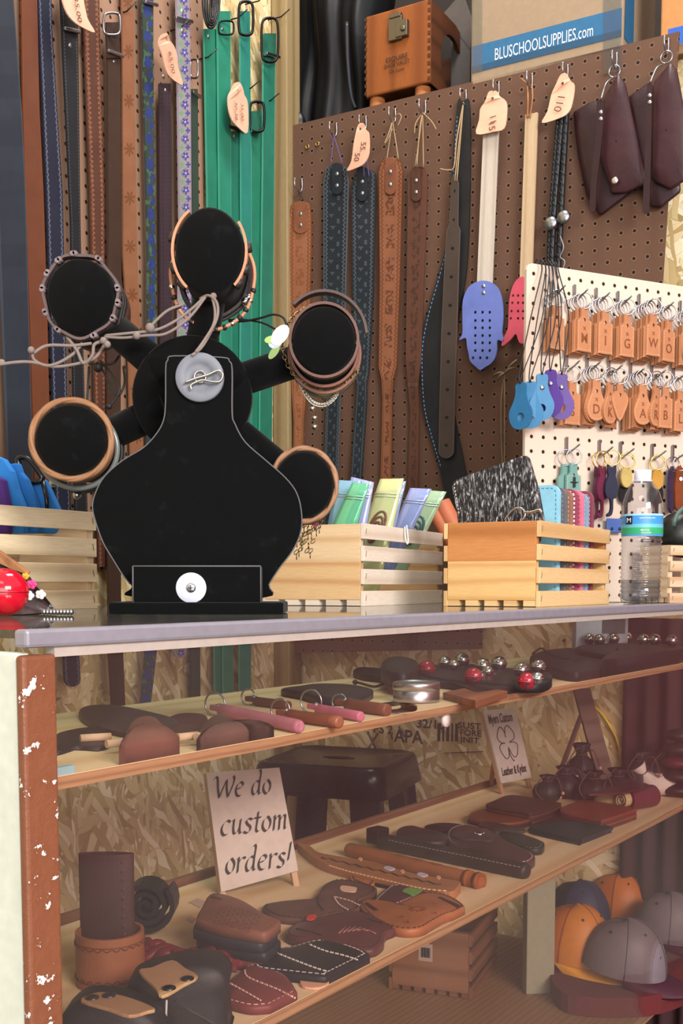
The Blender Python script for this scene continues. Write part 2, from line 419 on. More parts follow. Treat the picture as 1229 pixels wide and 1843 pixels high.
def cr(pts, n=6, closed=False):
    """Catmull-Rom through points"""
    out = []; N = len(pts); rng = range(N) if closed else range(N-1)
    for i in rng:
        p0 = pts[(i-1) % N] if (closed or i > 0) else pts[i]; p1 = pts[i]; p2 = pts[(i+1) % N]
        p3 = pts[(i+2) % N] if (closed or i+2 < N) else p2
        for k in range(n):
            t = k/n; out.append(p1*1.0*(1)+(p2-p0)*(.5*t)+(p0*2-p1*5+p2*4-p3)*(.5*t*t)+(p1*3-p0-p2*3+p3)*(.5*t*t*t))
    if not closed: out.append(pts[-1])
    return out
def circ(c, x, y, rx, ry=None, n=20, a0=0):
    ry = rx if ry is None else ry
    return [c+x*(math.cos(a0+2*math.pi*k/n)*rx)+y*(math.sin(a0+2*math.pi*k/n)*ry) for k in range(n)]
def inset(loop, n, d):
    """loop shifted inward by d inside its plane (normal n)"""
    N = len(loop); out = []; ar = sum(((loop[i]-loop[0]).cross(loop[(i+1) % N]-loop[0])).dot(n) for i in range(N)); sg = 1 if ar > 0 else -1
    for i in range(N):
        t = (loop[(i+1) % N]-loop[i-1]).normalized(); out.append(loop[i]+n.cross(t)*(d*sg))
    return out
def text_into(m, s, org, ux, uy, height, width=None, shear=0.0, mi=0, thick=.0004, align='CENTER', stretch=1.0, bold=0.0):
    """lettering laid on a plane: org is the centre of the line, ux/uy unit directions"""
    cu = bpy.data.curves.new('lettering', 'FONT'); cu.body = s; cu.shear = shear; cu.resolution_u = 3; cu.offset = bold
    to = bpy.data.objects.new('lettering', cu); me = to.to_mesh()
    xs = [v.co.x for v in me.vertices]; ys = [v.co.y for v in me.vertices]
    if not xs: return
    x0, x1 = min(xs), max(xs); H = .72; k = height/H; kx = k*stretch if width is None else width/(x1-x0)
    nn = ux.cross(uy)
    for p in me.polygons:
        q = [org+ux*((me.vertices[i].co.x-(x0+x1)/2)*kx)+uy*((me.vertices[i].co.y-.35)*k)+nn*thick for i in p.vertices]
        if (q[1]-q[0]).cross(q[2]-q[0]).dot(nn) < 0: q.reverse()
        m.face(q, None, mi)
    to.to_mesh_clear(); bpy.data.objects.remove(to); bpy.data.curves.remove(cu)

GLY = {'W': (1.42, [[(-.1, 1.3), (.05, 1.5), (.2, 1.4), (.28, .7), (.42, 0)], [(.42, 0), (.62, .7), (.82, 1.25)], [(.82, 1.25), (.86, .6), (.98, 0)], [(.98, 0), (1.2, .7), (1.32, 1.2), (1.25, 1.5)]]),
 'e': (.66, [[(.08, .5), (.4, .62), (.5, .85), (.35, 1.0), (.15, .85), (.05, .45), (.15, .08), (.35, 0), (.55, .18)]]),
 'd': (.74, [[(.5, .9), (.3, 1.0), (.1, .75), (.03, .35), (.15, .02), (.35, .15), (.5, .55)], [(.3, 1.62), (.45, 1.78), (.54, 1.6), (.5, 1.0), (.48, .4), (.52, .05), (.66, .12)]]),
 'o': (.64, [[(.3, 1.0), (.08, .75), (.05, .3), (.25, 0), (.45, .2), (.5, .65), (.32, 1.0), (.26, .98)]]),
 'c': (.6, [[(.5, .85), (.35, 1.0), (.1, .75), (.03, .35), (.18, .02), (.38, .05), (.52, .2)]]),
 'u': (.76, [[(.05, .92), (.12, 1.0), (.12, .4), (.2, .05), (.38, .15), (.5, .5)], [(.52, 1.0), (.5, .4), (.54, .05), (.68, .12)]]),
 's': (.56, [[(.45, .88), (.28, 1.0), (.1, .85), (.2, .6), (.38, .4), (.36, .12), (.18, 0), (.0, .12)]]),
 't': (.52, [[(.22, 1.4), (.2, .7), (.18, .2), (.28, .02), (.44, .14)], [(.0, .98), (.42, 1.0)]]),
 'm': (1.0, [[(.0, .9), (.1, 1.0), (.1, .5), (.1, 0)], [(.1, .6), (.25, .95), (.4, .95), (.42, .5), (.42, 0)], [(.42, .6), (.58, .95), (.74, .95), (.75, .4), (.78, .05), (.9, .12)]]),
 'r': (.56, [[(.0, .9), (.1, 1.0), (.1, .5), (.1, 0)], [(.1, .6), (.25, .92), (.42, 1.0), (.5, .9)]]),
 '!': (.35, [[(.2, 1.7), (.16, 1.1), (.1, .45)], [(.04, .04), (.12, .12)]]), ' ': (.45, [])}
def calligraphy(m, s, org, ux, uy, width, height, nib=.26, shear=.18, thick=.0007):
    """broad-nib lettering: org is the middle of the x-height band; height is the x-height"""
    tot = sum(GLY[c][0] for c in s)-.1; kx = width/tot; x = -tot/2; nn = ux.cross(uy); nv = ux*(.8*nib*height)+uy*(.6*nib*height)
    for c in s:
        w_, strokes = GLY[c]
        for st in strokes:
            P = cr([org+ux*((x+px+shear*(py-.5))*kx)+uy*((py-.5)*height) for px, py in st], 5)
            for p, q in zip(P, P[1:]):
                f = [p-nv*.5, p+nv*.5, q+nv*.5, q-nv*.5]; g = (f[1]-f[0]).cross(f[3]-f[0]).dot(nn)
                if g < 0: f.reverse()
                m.face([k+nn*thick for k in f])
        x += w_
# ------------------------------------------------------------------ the setting
def structure(name, mb, mats, **k):
    return tag(obj(name, mb, mats, **k), kind='structure')
OSB = osb()
Lx = LG.cross(LH)
# corner of the two strand board walls
pb = PA-PM*.05
den = LG.x*(-PE.y)+LG.y*PE.x
kk = pb-LA; TC = (kk.x*(-PE.y)+kk.y*PE.x)/den
CORNER = LA+LG*TC
PEGZ = hp(517, 228).z
def slab_wall(a, b, z0, z1, back, th=.02):
    m = M(); c = (a+b)/2-back*0; d = (b-a)/2
    m.box(c-back*(th/2)+Z*((z0+z1)/2), d, back*(th/2), Z*((z1-z0)/2)); return m
structure('wall_left', slab_wall(LA-LG*1.3, CORNER+LG*.5, 0, 2.9, LH), OSB)
wb = structure('wall_back', slab_wall(CORNER, CORNER+PE*1.02, 0, PEGZ-.03, PM), OSB)
structure('wall_back_upper', slab_wall(CORNER-PM*.42, CORNER-PM*.42+PE*1.1, PEGZ-.03, 2.9, PM), plain('#2b2624', .9))
m = M(); m.box(V((0.9, 1.4, -.01)), V((3.2, 0, 0)), V((0, 5.0, 0)), V((0, 0, .01))); structure('floor', m, plain('#6d625b', .8))
# unseen reddish wall added across the aisle to tint the front glass reflections
m = M(); m.box(V((3.0, 1.9, 1.15)), V((.02, 0, 0)), V((0, 3.6, 0)), V((0, 0, 1.15))); structure('wall_reflected', m, plain('#93474c', .9))
# stud in the corner
m = M(); a = hl(489, 600, .0); b = hl(513, 600, .0); t0 = (a-LA).dot(LG); t1 = (b-LA).dot(LG)
m.box(LA+LG*((t0+t1)/2)+LH*.022+Z*1.45, LG*((t1-t0)/2), LH*.02, Z*1.45); structure('trim_1', m, pine('#94825e', '#6d5a3a', .6), bevel=.003)
# stamp printed on the back panel
sm = M(); ink = plain('#2c211b', .8)
pz = lambda x, y: onpl(x, y, PA-PM*.05, PM)
for s, x, y, h, w_ in (('APA', 735, 1325, .030, .075), ('SUST', 845, 1306, .014, .055), ('FORE', 847, 1319, .014, .05), ('INIT', 846, 1332, .013, .045), ('32/16', 775, 1303, .02, .07), ('PS 2', 690, 1312, .02, .05)):
    text_into(sm, s, pz(x, y), PE, Z, h, w_, thick=.0008, bold=.02)
q0, q1 = pz(800, 1355), pz(870, 1352); sm.bar(q0+PM*.001, q1+PM*.001, .001, .006, PM)
for k in range(5): 
    a = pz(790+k*8, 1318); sm.bar(a+PM*.001-Z*.02, a+PM*.001+Z*.02, .004 if k % 2 else .007, .001, PM)
obj('panel_stamp', sm, ink, wb)
# storage shelf on top of the back wall
m = M(); a = CORNER; m.box(a+PE*.53-PM*.185+Z*(PEGZ-.021), PE*.51, PM*.21, Z*.009)
tag(obj('storage_shelf', m, pine('#8a6a45', '#6b4d2e')), 'dark wooden storage shelf above the brown pegboard', 'shelf')
# dark red-brown rippled sheet seen through the far end of the case
m = M(); P0 = onpl(1122, 1200, PA-PM*.03, PM); rows = []
for i in range(25):
    k = i/24; base = V((P0.x, P0.y, 0))+PE*(k*.20)+PM*(.012*math.sin(k*30)); rows.append([base+Z*.05, base+Z*.5, base+Z*.935])
m.grid(rows); tag(obj('dark_backdrop', m, plain('#3a2023', .9)), 'dark red-brown curtain hanging at the far right behind the case', 'curtain')

# ------------------------------------------------------------------ display case
S0, S9, DT = .509, 2.085, .68
case = thing('display_case', 'glass display case with peeling rust and white painted frame and two plywood shelves', 'display case', sd(1.2, .25, 0))
def cbox(m, s0, s1, d0, d1, z0, z1, mi=0):
    m.box(sd((s0+s1)/2, (d0+d1)/2, (z0+z1)/2), U*((s1-s0)/2), NB*((d1-d0)/2), Z*((z1-z0)/2), mi); return m
PALE = plain('#c9d0c2', .55)
ply = pine('#e6d0a8', '#d0ae7c', .35); plyedge = pine('#b58f66', '#85603f', 3.0)
obj('end_panel', cbox(M(), S0, S0+.012, .0075, DT, .05, TOP-.016), PALE, case, bevel=.002)
obj('corner_post', cbox(M(), S0-.002, S0+.0285, -.002, .007, .05, TOP-.0175), chipped(), case, bevel=.003, seg=3)
obj('top_rail', cbox(M(), S0+.0, S9, -.004, .010, TOP-.0125, TOP+.0005), plain('#8f8d98', .35, .3), case, bevel=.0025)
obj('rail_lip', cbox(M(), S0+.0285, S9, .0005, .010, TOP-.020, TOP-.0125), plain('#a59a93', .5), case)
obj('glass_top', cbox(M(), S0+.002, 2.07, .010, DT, TOP-.006, TOP), glass('#d8e6e0', 1.0, .03, .05), case)
obj('front_glass', cbox(M(), S0+.029, S9, .003, .007, DECK-.01, TOP-.0125), glass('#fbf6f5', 1.0, .02, .022), case)
m = M(); cbox(m, S0+.014, S9, .012, .325, S1-.0095, S1); us = obj('upper_shelf', m, ply, case)
m = M(); cbox(m, S0+.014, S9, .0105, .0122, S1-.0098, S1-.0006); obj('shelf_edge', m, plyedge, us)
m = M(); cbox(m, S0+.014, S9, .012, .385, S2-.0105, S2); ls = obj('lower_shelf', m, ply, case)
m = M(); cbox(m, S0+.014, S9, .0105, .0122, S2-.0108, S2-.0006); obj('shelf_edge', m, plyedge, ls)
obj('shelf_backboard', cbox(M(), S0+.014, S9, .385, .393, S2-.03, S2+.012), pine('#7d5a44', '#5d3d2c'), case)
obj('deck', cbox(M(), S0+.014, S9, .008, .52, DECK-.02, DECK), pine('#94724f', '#7a5a3e', 2.0), case)
# painted upright between the lower shelf and the deck
pu = onz(968, 1785, DECK); 
m = M(); m.box(V((pu.x, pu.y, (DECK+S2-.011)/2)), V((.026, .004, 0)), V((-.002, .012, 0)), Z*((S2-.011-DECK)/2)); obj('upright', m, plain('#8d8b74', .6), case, bevel=.002)
# white plastic cable clip and zip ties below the upper shelf
m = M(); c = onpl(800, 1296, sd(0, .02, 0), NB); m.lathe(c-NB*.004, NB, [(0, 0), (.008, 0), (.008, .005), (0, .005)], 18); obj('shelf_clip', m, plain('#e8e6e2', .4), case)
m = M()
for (x0, y0, x1, y1) in ((662, 1318, 678, 1352), (680, 1320, 664, 1346), (702, 1312, 706, 1330), (718, 1308, 728, 1326)):
    m.tube([onpl(x0, y0, sd(0, .03, 0), NB), onpl(x1, y1, sd(0, .03, 0), NB)], .0012, 6)
obj('zip_tie', m, plain('#121214', .5), case)

# ------------------------------------------------------------------ brown pegboard and the hooks on it
WIRE = metal('#a9a9b2', .35); WIRED = metal('#4a4a4c', .35)
m = M(); TL = hp(517, 228); 
loop = [TL, hp(1222, 65), hp(1192, 505), hp(1165, 905), hp(868, 910), hp(866, 1168), hp(516, 1176)]
loop[1].z = TL.z = PEGZ
m.prism(loop, -PM*.006)
pegb = obj('brown_pegboard', m, pegboard('#5d4335', '#140d0a', .0262, .0034, '#7d5f4a'))
tag(pegb, 'large brown perforated hardboard panel hung with straps and swatters on the back wall', 'pegboard')
BP = {}
def peg_hook(x, y, out=.034, drop=.024, up=.016):
    a = hp(x, y, .001); m = M(); pts = [a-PM*.004, a+PM*.003]+cr([a+PM*.004-Z*.002, a+PM*.004-Z*drop, a+PM*(out*.5)-Z*(drop+.010), a+PM*out-Z*drop, a+PM*out-Z*(drop-up)], 5)
    m.tube(pts, .0016, 7); obj('hook', m, WIRE, pegb); return a+PM*(out*.5)-Z*(drop+.006)
HK = {}
for (x, y) in ((545, 322), (607, 222), (660, 210), (713, 196), (767, 182), (840, 163), (899, 148), (959, 133), (1023, 117), (1111, 96), (1204, 70)):
    HK[x] = peg_hook(x, y)
m = M(); 
for x, y in ((553, 264), (571, 259)): m.tube(circ(hp(x, y, .003), PE, Z, .0042, n=12), .0013, 6, True)
obj('brass_eyelet', m, metal('#c9a65a', .3), pegb)
# ------------------------------------------------------------------ straps hung on a wall
def rows_of(pl, off, pts, n=14, tip=0, top=0, wave=.0):
    """pts: (y, xl, xr) survey lines on the plane pl(x, y, off)"""
    L, R = [], []
    y0, y1 = pts[0][0], pts[-1][0]
    ys = [y0+(y1-y0)*i/n for i in range(n+1)]+[p[0] for p in pts[1:-1]]
    w1 = (pts[-1][2]-pts[-1][1])/2; w0 = (pts[0][2]-pts[0][1])/2
    if tip: ys += [y1-w1*tip*(1-math.sin(a*math.pi/12)) for a in range(0, 6)]
    if top: ys += [y0+w0*top*(1-math.sin(a*math.pi/12)) for a in range(0, 6)]
    ys = sorted(set(round(y, 2) for y in ys if y0 <= y <= y1))
    for y in ys:
        for (ya, la, ra), (yb, lb, rb) in zip(pts, pts[1:]):
            if ya <= y <= yb: k = (y-ya)/(yb-ya); xl, xr = la+(lb-la)*k, ra+(rb-ra)*k; break
        c, h = (xl+xr)/2, (xr-xl)/2
        if tip and y > y1-w1*tip: q = (y-(y1-w1*tip))/(w1*tip); h *= max(.12, math.sqrt(max(0, 1-q*q)))
        if top and y < y0+w0*top: q = (y0+w0*top-y)/(w0*top); h *= max(.3, math.sqrt(max(0, 1-q*q)))
        o = off+wave*math.sin(y*.02+xl)
        L.append(pl(c-h, y, o)); R.append(pl(c+h, y, o))
    return L, R
def hang_strap(t, name, pl, nrm, off, pts, mat, th=.0032, **k):
    m = M(); L, R = rows_of(pl, off, pts, **k); m.ribbon(L, R, nrm, th); return obj(name, m, mat, t)
def rivet(t, p, nrm, r=.0042, mat=None, name='rivet'):
    m = M(); m.lathe(p-nrm*.0005, nrm, [(r, 0), (r, .0006), (r*.75, .0018), (r*.3, .0023), (0, .0024)], 14); return obj(name, m, mat or WIRE, t)
def loop_frame(t, name, pl, off, x0, y0, x1, y1, r, mat, nrm, rake=0.0):
    a, b, c, d = pl(x0, y0, off), pl(x1, y0, off+rake), pl(x1, y1, off+rake), pl(x0, y1, off)
    m = M(); P = []
    for p, q in ((a, b), (b, c), (c, d), (d, a)):
        P += [p+(q-p)*.2, p+(q-p)*.8]
    m.tube(cr(P, 4, True), r, 8, True); return obj(name, m, mat, t)
def keeper(t, pl, off, x0, y0, x1, y1, mat, h=6):
    m = M(); a, b = pl(x0, y0, off), pl(x1, y1, off); nrm = LH if pl is hl else PM
    m.bar(a+nrm*.003, b+nrm*.003, .006, .006, nrm); return obj('keeper', m, mat, t, bevel=.0015)
SILV = metal('#9c9ca2', .28)
# tan perforated panel behind the belts
m = M(); lp = [hl(-60, -60, .008), hl(366, -60, .008), hl(366, 1024, .008), hl(-60, 1028, .008)]
zt = 2.25; zb = hl(190, 1025, .008).z
for i, zz in enumerate((zt, zt, zb, zb)): lp[i].z = zz
m.prism(lp, -LH*.006)
tanb = tag(obj('tan_pegboard', m, pegboard('#947560', '#1a120d', .0262, .0033, '#8f6f55')), 'tan perforated hardboard panel behind the rows of belts', 'pegboard')
def lhook(parent, x, y, out=.05, name='hook', mat=WIRED, rise=.012, j=False):
    a = hl(x, y, .0); m = M()
    m.tube([a-LH*.002, a+LH*out*.6, a+LH*out+Z*rise], .0014, 7) if not j else m.tube(cr([a+Z*.02, a+LH*.006, a+LH*.014-Z*.004, a+LH*.024, a+LH*.024+Z*.012], 5), .0018, 7)
    return obj(name, m, mat, parent)
BELTS = [
 # name, off, rows, material, label, tip
 ('belt', .030, [(-40, -25, 22), (0, -20, 25), (210, -9, 40), (340, -4, 46), (480, 1, 50), (760, 12, 57), (915, 17, 61)], strapmat('#242b35', 'rim', '#353d49', '#39414f', .1), 'wide smooth slate-blue leather strap at the far left of the wall', 0),
 ('belt', .024, [(-40, 39, 66), (200, 42, 71), (340, 46, 78), (560, 54, 85), (760, 60, 89), (930, 65, 92)], strapmat('#5f3623', 'rim', '#6f3a1e', '#6f3a1e', .1), 'plain orange-brown leather belt next to the wide slate-blue strap', 0),
 ('belt', .026, [(-40, 68, 92), (50, 71, 94), (350, 84, 113), (715, 95, 121), (910, 101, 127), (1236, 117, 146)], strapmat('#1c2030', 'scallop stitch', '#565b6e', '#10121c', .1), 'navy-black leather belt with tooled scalloped edges and a rounded tip', 1),  # paler scallop colour stands in for highlights on the tooling
 ('belt', .036, [(-40, 108, 139), (80, 113, 141), (250, 121, 143), (400, 128, 145), (700, 132, 152), (1010, 137, 160)], strapmat('#191c20', 'stitch', '#4b4f55', '#191c20', .1), 'black stitched belt with a silver keeper just below the leaf tag at top left', 0),
 ('belt', .024, [(-40, 150, 178), (100, 153, 181), (350, 163, 188), (680, 170, 190), (1020, 178, 196)], strapmat('#4c3026', 'dots scallop', '#7d5038', '#4a2718', .1), 'reddish-brown belt tooled with small beads along both edges', 0),
 ('belt', .032, [(40, 192, 214), (110, 194, 217), (400, 196, 219), (800, 193, 217), (1070, 195, 218), (1180, 196, 222), (1278, 202, 226)], strapmat('#382820', 'leaf', '#33231b', '#382720', .10), 'dark brown belt stamped with round medallions hanging from a silver buckle', 1),
 ('belt', .022, [(-40, 219, 240), (100, 221, 241), (460, 222, 247), (600, 231, 253), (800, 235, 258), (1030, 240, 262)], strapmat('#7d543b', 'leaf', '#6a3a20', '#5a3019', .085), 'light tan belt stamped with dark brown leaf shapes', 0),
 ('belt', .030, [(-40, 256, 276), (100, 258, 276), (460, 266, 281), (800, 266, 282), (1165, 262, 283), (1274, 253, 271)], strapmat('#2e3a35', 'blossom', '#28332f', '#2d3d7a', .045), 'narrow green-grey belt painted with blue flowers', 1),
 ('belt', .026, [(150, 287, 308), (300, 288, 310), (450, 289, 310), (1000, 292, 312)], strapmat('#34282f', 'dots', '#291f25', '#41323a', .1), 'dark plum belt hanging behind the long pointed leaf tag', 0),
 ('belt', .034, [(-40, 317, 341), (100, 319, 343), (400, 323, 345), (800, 318, 343), (1184, 312, 337)], strapmat('#8a8088', 'floral', '#6d5a78', '#4a4388', .032), 'pale belt painted with a vine of purple flowers', 1),
 ('belt', .020, [(160, 344, 356), (400, 346, 358), (900, 343, 358), (1262, 343, 361)], strapmat('#2c3d35', 'rim', '#22302a', '#2c3d35', .1), 'narrow dark green belt between the purple flowered belt and the bright green belts', 0),
 ('belt', .022, [(52, 367, 391), (300, 372, 394), (700, 380, 401), (1252, 387, 405)], strapmat('#20705a', 'rim', '#3c8f76', '#20705a', .1), 'leftmost of the bright green belts, with one silver rivet near its top', 0),
 ('belt', .028, [(20, 391, 415), (300, 394, 416), (700, 398, 418), (1252, 402, 420)], strapmat('#247862', 'rim', '#3c8f76', '#247862', .1), 'second bright green belt from the left, under a black braided cord', 0),
 ('belt', .024, [(236, 412, 432), (500, 414, 434), (900, 416, 436), (1100, 418, 437)], strapmat('#1e6a57', 'rim', '#3c8f76', '#1e6a57', .1), 'green belt hanging below the blush leather tag', 0),
 ('belt', .030, [(20, 432, 450), (400, 434, 453), (800, 432, 452), (1252, 431, 452)], strapmat('#26766a', 'rim', '#3c8f76', '#26766a', .1), 'green belt with a black square buckle at the very top of the wall', 0),
 ('belt', .024, [(215, 452, 470), (500, 453, 470), (900, 453, 470), (1110, 455, 470)], strapmat('#207059', 'rim', '#3c8f76', '#207059', .1), 'green belt hanging lowest, its dark buckle on a nail beside the blush tag', 0),
 ('belt', .030, [(62, 474, 496), (300, 473, 494), (600, 469, 491), (900, 466, 489), (1100, 466, 488)], strapmat('#206a58', 'rim', '#3c8f76', '#206a58', .1), 'rightmost green belt, next to the wooden corner stud', 0),
]
BT = []
for name, off, pts, mat, label, tip in BELTS:
    yb = pts[-1]; t = thing(name, label, 'belt', hl((yb[1]+yb[2])/2, yb[0], off), 'belts hung on the left wall'); BT.append(t)
    hang_strap(t, 'strap', hl, LH, off, pts, mat, n=22, tip=tip, wave=.0005)
b = BT
BLK = metal('#2a2a2c', .4); GRN = leather('#24604f', .5)
keeper(b[3], hl, .037, 113, 52, 141, 58, SILV); rivet(b[3], hl(126, 82, .036), LH)
loop_frame(b[5], 'buckle', hl, .034, 187, 24, 216, 62, .0022, SILV, LH, .012); keeper(b[5], hl, .034, 191, 92, 219, 102, SILV)
for y in (73, 111): rivet(b[5], hl(205, y, .032), LH, .0035)
hang_strap(b[5], 'buckle_flap', hl, LH, .036, [(50, 191, 212), (104, 194, 217)], leather('#35241d', .5))
keeper(b[7], hl, .031, 258, 4, 281, 10, SILV)
for y in (138, 163): rivet(b[8], hl(294+(y-138)*.15, y, .026), LH, .004)
keeper(b[9], hl, .036, 313, 32, 344, 40, SILV)
for y in (20, 55): rivet(b[9], hl(328, y, .034), LH, .0045, metal('#e4e4ea', .2))
loop_frame(b[10], 'buckle', hl, .024, 343, 108, 356, 140, .002, SILV, LH, .02); keeper(b[10], hl, .024, 344, 166, 360, 176, SILV)
rivet(b[11], hl(375, 66, .022), LH, .004); rivet(b[12], hl(400, 52, .028), LH, .004); loop_frame(b[12], 'buckle', hl, .030, 394, 38, 420, 62, .002, BLK, LH, .015)
keeper(b[13], hl, .026, 411, 228, 437, 238, BLK); rivet(b[13], hl(421, 245, .024), LH, .004); rivet(b[13], hl(408, 232, .026), LH, .005)
loop_frame(b[14], 'buckle', hl, .034, 430, 4, 455, 62, .003, BLK, LH, .018)
loop_frame(b[15], 'buckle', hl, .030, 450, 184, 475, 236, .003, BLK, LH, .018); hang_strap(b[15], 'buckle_flap', hl, LH, .034, [(200, 453, 471), (238, 453, 471)], GRN)
loop_frame(b[16], 'buckle', hl, .034, 471, 34, 500, 110, .0028, BLK, LH, .020); keeper(b[16], hl, .034, 477, 96, 501, 104, SILV); rivet(b[16], hl(487, 84, .031), LH, .0035)
hang_strap(b[16], 'buckle_flap', hl, LH, .036, [(60, 476, 497), (100, 475, 497)], GRN)
for x, y in ((203, 27), (115, 8), (300, 57), (352, 108)): lhook(tanb, x, y)
lhook(tanb, 247, 30, j=True, mat=WIRE)
wl = bpy.data.objects['wall_left']
for x, y in ((441, 8), (482, 36), (463, 186), (427, 164), (404, 38)): lhook(wl, x, y, .055, 'nail', BLK)
# black braided cord bundle
m = M()
for k in range(5):
    P = [hl(364+k*5, -30, .05+k*.002), hl(366+k*4, 20, .055), hl(374+k*2, 48-k*4, .058), hl(386-k, 46-k*5, .058), hl(394-k*3, 15, .055), hl(396-k*4, -30, .05)]
    m.tube(cr(P, 6), .0022, 6)
tag(obj('cord_bundle', m, leather('#0e1014', .35, .5, 300)), 'black braided leather cord bundle hung over the green belts at the top', 'cord')

# blush leather price tags
BLUSH = leather('#d9a78d', .6, .12); STAMP = plain('#5f4032', .8)
def price_tag(pl, nrm, off, px, label, lines, hole, rot, h):
    lp = cr([pl(x, y, off+.004*math.sin(y*.03)) for x, y in px], 3, True)
    c = sum((p for p in lp), V((0, 0, 0)))/len(lp)
    low = min(lp, key=lambda p: p.z)
    t = thing('price_tag', label, 'tag', low, 'blush leather price tags')
    ex = LG if pl is hl else PE
    m = M(); m.prism(lp, -nrm*.0025, [circ(pl(hole[0], hole[1], off), ex, Z, .003, n=10)] if hole else ()); obj('tag_leather', m, BLUSH, t)
    sm = M(); R = Matrix.Rotation(rot, 3, nrm); ux, uy = R @ ex, R @ Z
    for i, (x, y, s) in enumerate(lines): text_into(sm, s, pl(x, y, off+.0035), ux, uy, h, thick=.0016)
    obj('stamped_numbers', sm, STAMP, t)
price_tag(hl, LH, .060, [(112, -18), (146, -14), (152, 8), (158, 34), (171, 58), (150, 50), (131, 37), (118, 16)], 'pointed blush leather tag at the top left, cut off by the photo edge', [(139, 18, '35.00')], None, -1.25, .012)
price_tag(hl, LH, .062, [(294, 61), (301, 60), (306, 72), (314, 84), (319, 100), (321, 122), (329, 153), (306, 138), (298, 122), (293, 102), (286, 82), (288, 68)], 'pointed blush leather tag between the plum belt and the purple flowered belt', [(308, 113, '65.00')], (300, 71), -1.25, .012)
price_tag(hl, LH, .060, [(423, 150), (431, 148), (437, 158), (440, 171), (446, 186), (446, 238), (430, 230), (418, 216), (412, 196), (411, 175), (416, 163)], 'blush leather tag nailed over the green belts', [(424, 200, '30-38'), (435, 202, '35.00')], (428, 163), -1.5, .011)
price_tag(hp, PM, .036, [(645, 224), (654, 222), (658, 233), (664, 241), (664, 276), (655, 294), (641, 302), (624, 307), (632, 290), (636, 260), (640, 240)], 'blush leather tag on the hook above the two black guitar straps', [(654, 265, '55.'), (643, 283, '50')], (648, 232), -1.75, .013)
price_tag(hp, PM, .036, [(881, 164), (894, 164), (899, 173), (911, 183), (912, 206), (907, 231), (888, 237), (857, 241), (862, 216), (864, 196), (872, 184), (876, 173)], 'blush leather tag above the blue fly swatter', [(888, 215, '11'), (886, 228, '15')], (886, 177), -1.5, .014)
price_tag(hp, PM, .036, [(1009, 134), (1019, 132), (1026, 145), (1034, 154), (1030, 185), (1022, 203), (1005, 213), (975, 221), (985, 200), (992, 170), (1001, 150)], 'blush leather tag above the braided black cord with conchos', [(1007, 188, '110')], (1012, 150), -1.9, .016)

# ------------------------------------------------------------------ guitar straps on the brown pegboard
def tabbed(t, x0, x1, y0, y1, off, mat, riv, rmat=WIRE):
    hang_strap(t, 'end_tab', hp, PM, off+.004, [(y0, x0, x1), (y1, x0, x1)], mat, n=4, tip=1, top=.6)
    for y in riv: rivet(t, hp((x0+x1)/2, y, off+.004), PM, .0045, rmat)
def cordloop(t, x, y, xa, xb, yb, off, mat, tails=(), r=.0011):
    m = M(); a = HK.get(x) or hp(x, y, .02); p = V(a)
    for xe in (xa, xb): m.tube(cr([p, (p+hp(xe, yb, off))/2, hp(xe, yb, off)], 4), r, 6)
    for tl in tails: m.tube(cr([p]+[hp(q[0], q[1], off+.01) for q in tl], 5), r, 6)
    obj('hanging_cord', m, mat, t)
GS = [
 ([(362, 525, 557), (395, 520, 560), (450, 520, 560), (640, 522, 556), (690, 524, 553), (760, 528, 546), (900, 527, 545), (1110, 530, 546)], strapmat('#8b5a3f', 'scallop name rim', '#6e3d22', '#7d4627', .05), 'tan tooled guitar strap at the left edge of the brown pegboard', (528, 553, 362, 420, (385, 405))),
 ([(295, 588, 622), (330, 582, 627), (520, 582, 622), (650, 584, 618), (720, 587, 612), (900, 582, 606), (1010, 580, 604)], strapmat('#1f2227', 'scallop stamp rim', '#4a4f57', '#3c4550', .05), 'black tooled guitar strap hung by a purple cord', (597, 615, 293, 350, (313, 334))),
 ([(305, 640, 676), (340, 632, 676), (520, 634, 672), (670, 638, 664), (690, 642, 660), (720, 640, 660), (870, 630, 650), (1010, 626, 646)], strapmat('#20242a', 'scallop stamp', '#4a4f57', '#404954', .045), 'black tooled guitar strap below the blush tag', (642, 661, 300, 362, (327, 348))),
 ([(283, 688, 720), (310, 681, 725), (500, 683, 720), (660, 681, 714), (682, 686, 708), (720, 688, 706), (880, 684, 704), (1010, 680, 700)], strapmat('#7d4e36', 'scallop name rim', '#5c311b', '#4f2a17', .07), 'light brown guitar strap stamped with lettering, hung by a tan cord', (693, 711, 284, 350, (309, 332))),
 ([(300, 742, 764), (320, 734, 769), (500, 732, 763), (650, 730, 757), (695, 734, 752), (740, 738, 754), (880, 734, 752), (1010, 732, 750), (1165, 730, 748)], strapmat('#523225', 'stamp name', '#33201a', '#3a231a', .05), 'narrow dark brown guitar strap hung by a doubled tan cord', (740, 757, 300, 362, (325, 346))),
]
TANC = plain('#a08765', .8)
cords = [(545, 322, 540, 546, 360, plain('#1a1a1c'), ()), (607, 222, 596, 616, 295, plain('#56437a'), ()), (660, 210, 655, 664, 318, plain('#56437a'), ()),
         (713, 196, 696, 717, 287, TANC, ([(700, 238), (692, 258), (698, 250), (706, 232)], [(716, 205), (722, 210), (716, 226)])), (767, 182, 747, 762, 300, TANC, ([(748, 222), (746, 240)], [(776, 218), (785, 233)], [(755, 235), (750, 300)]))]
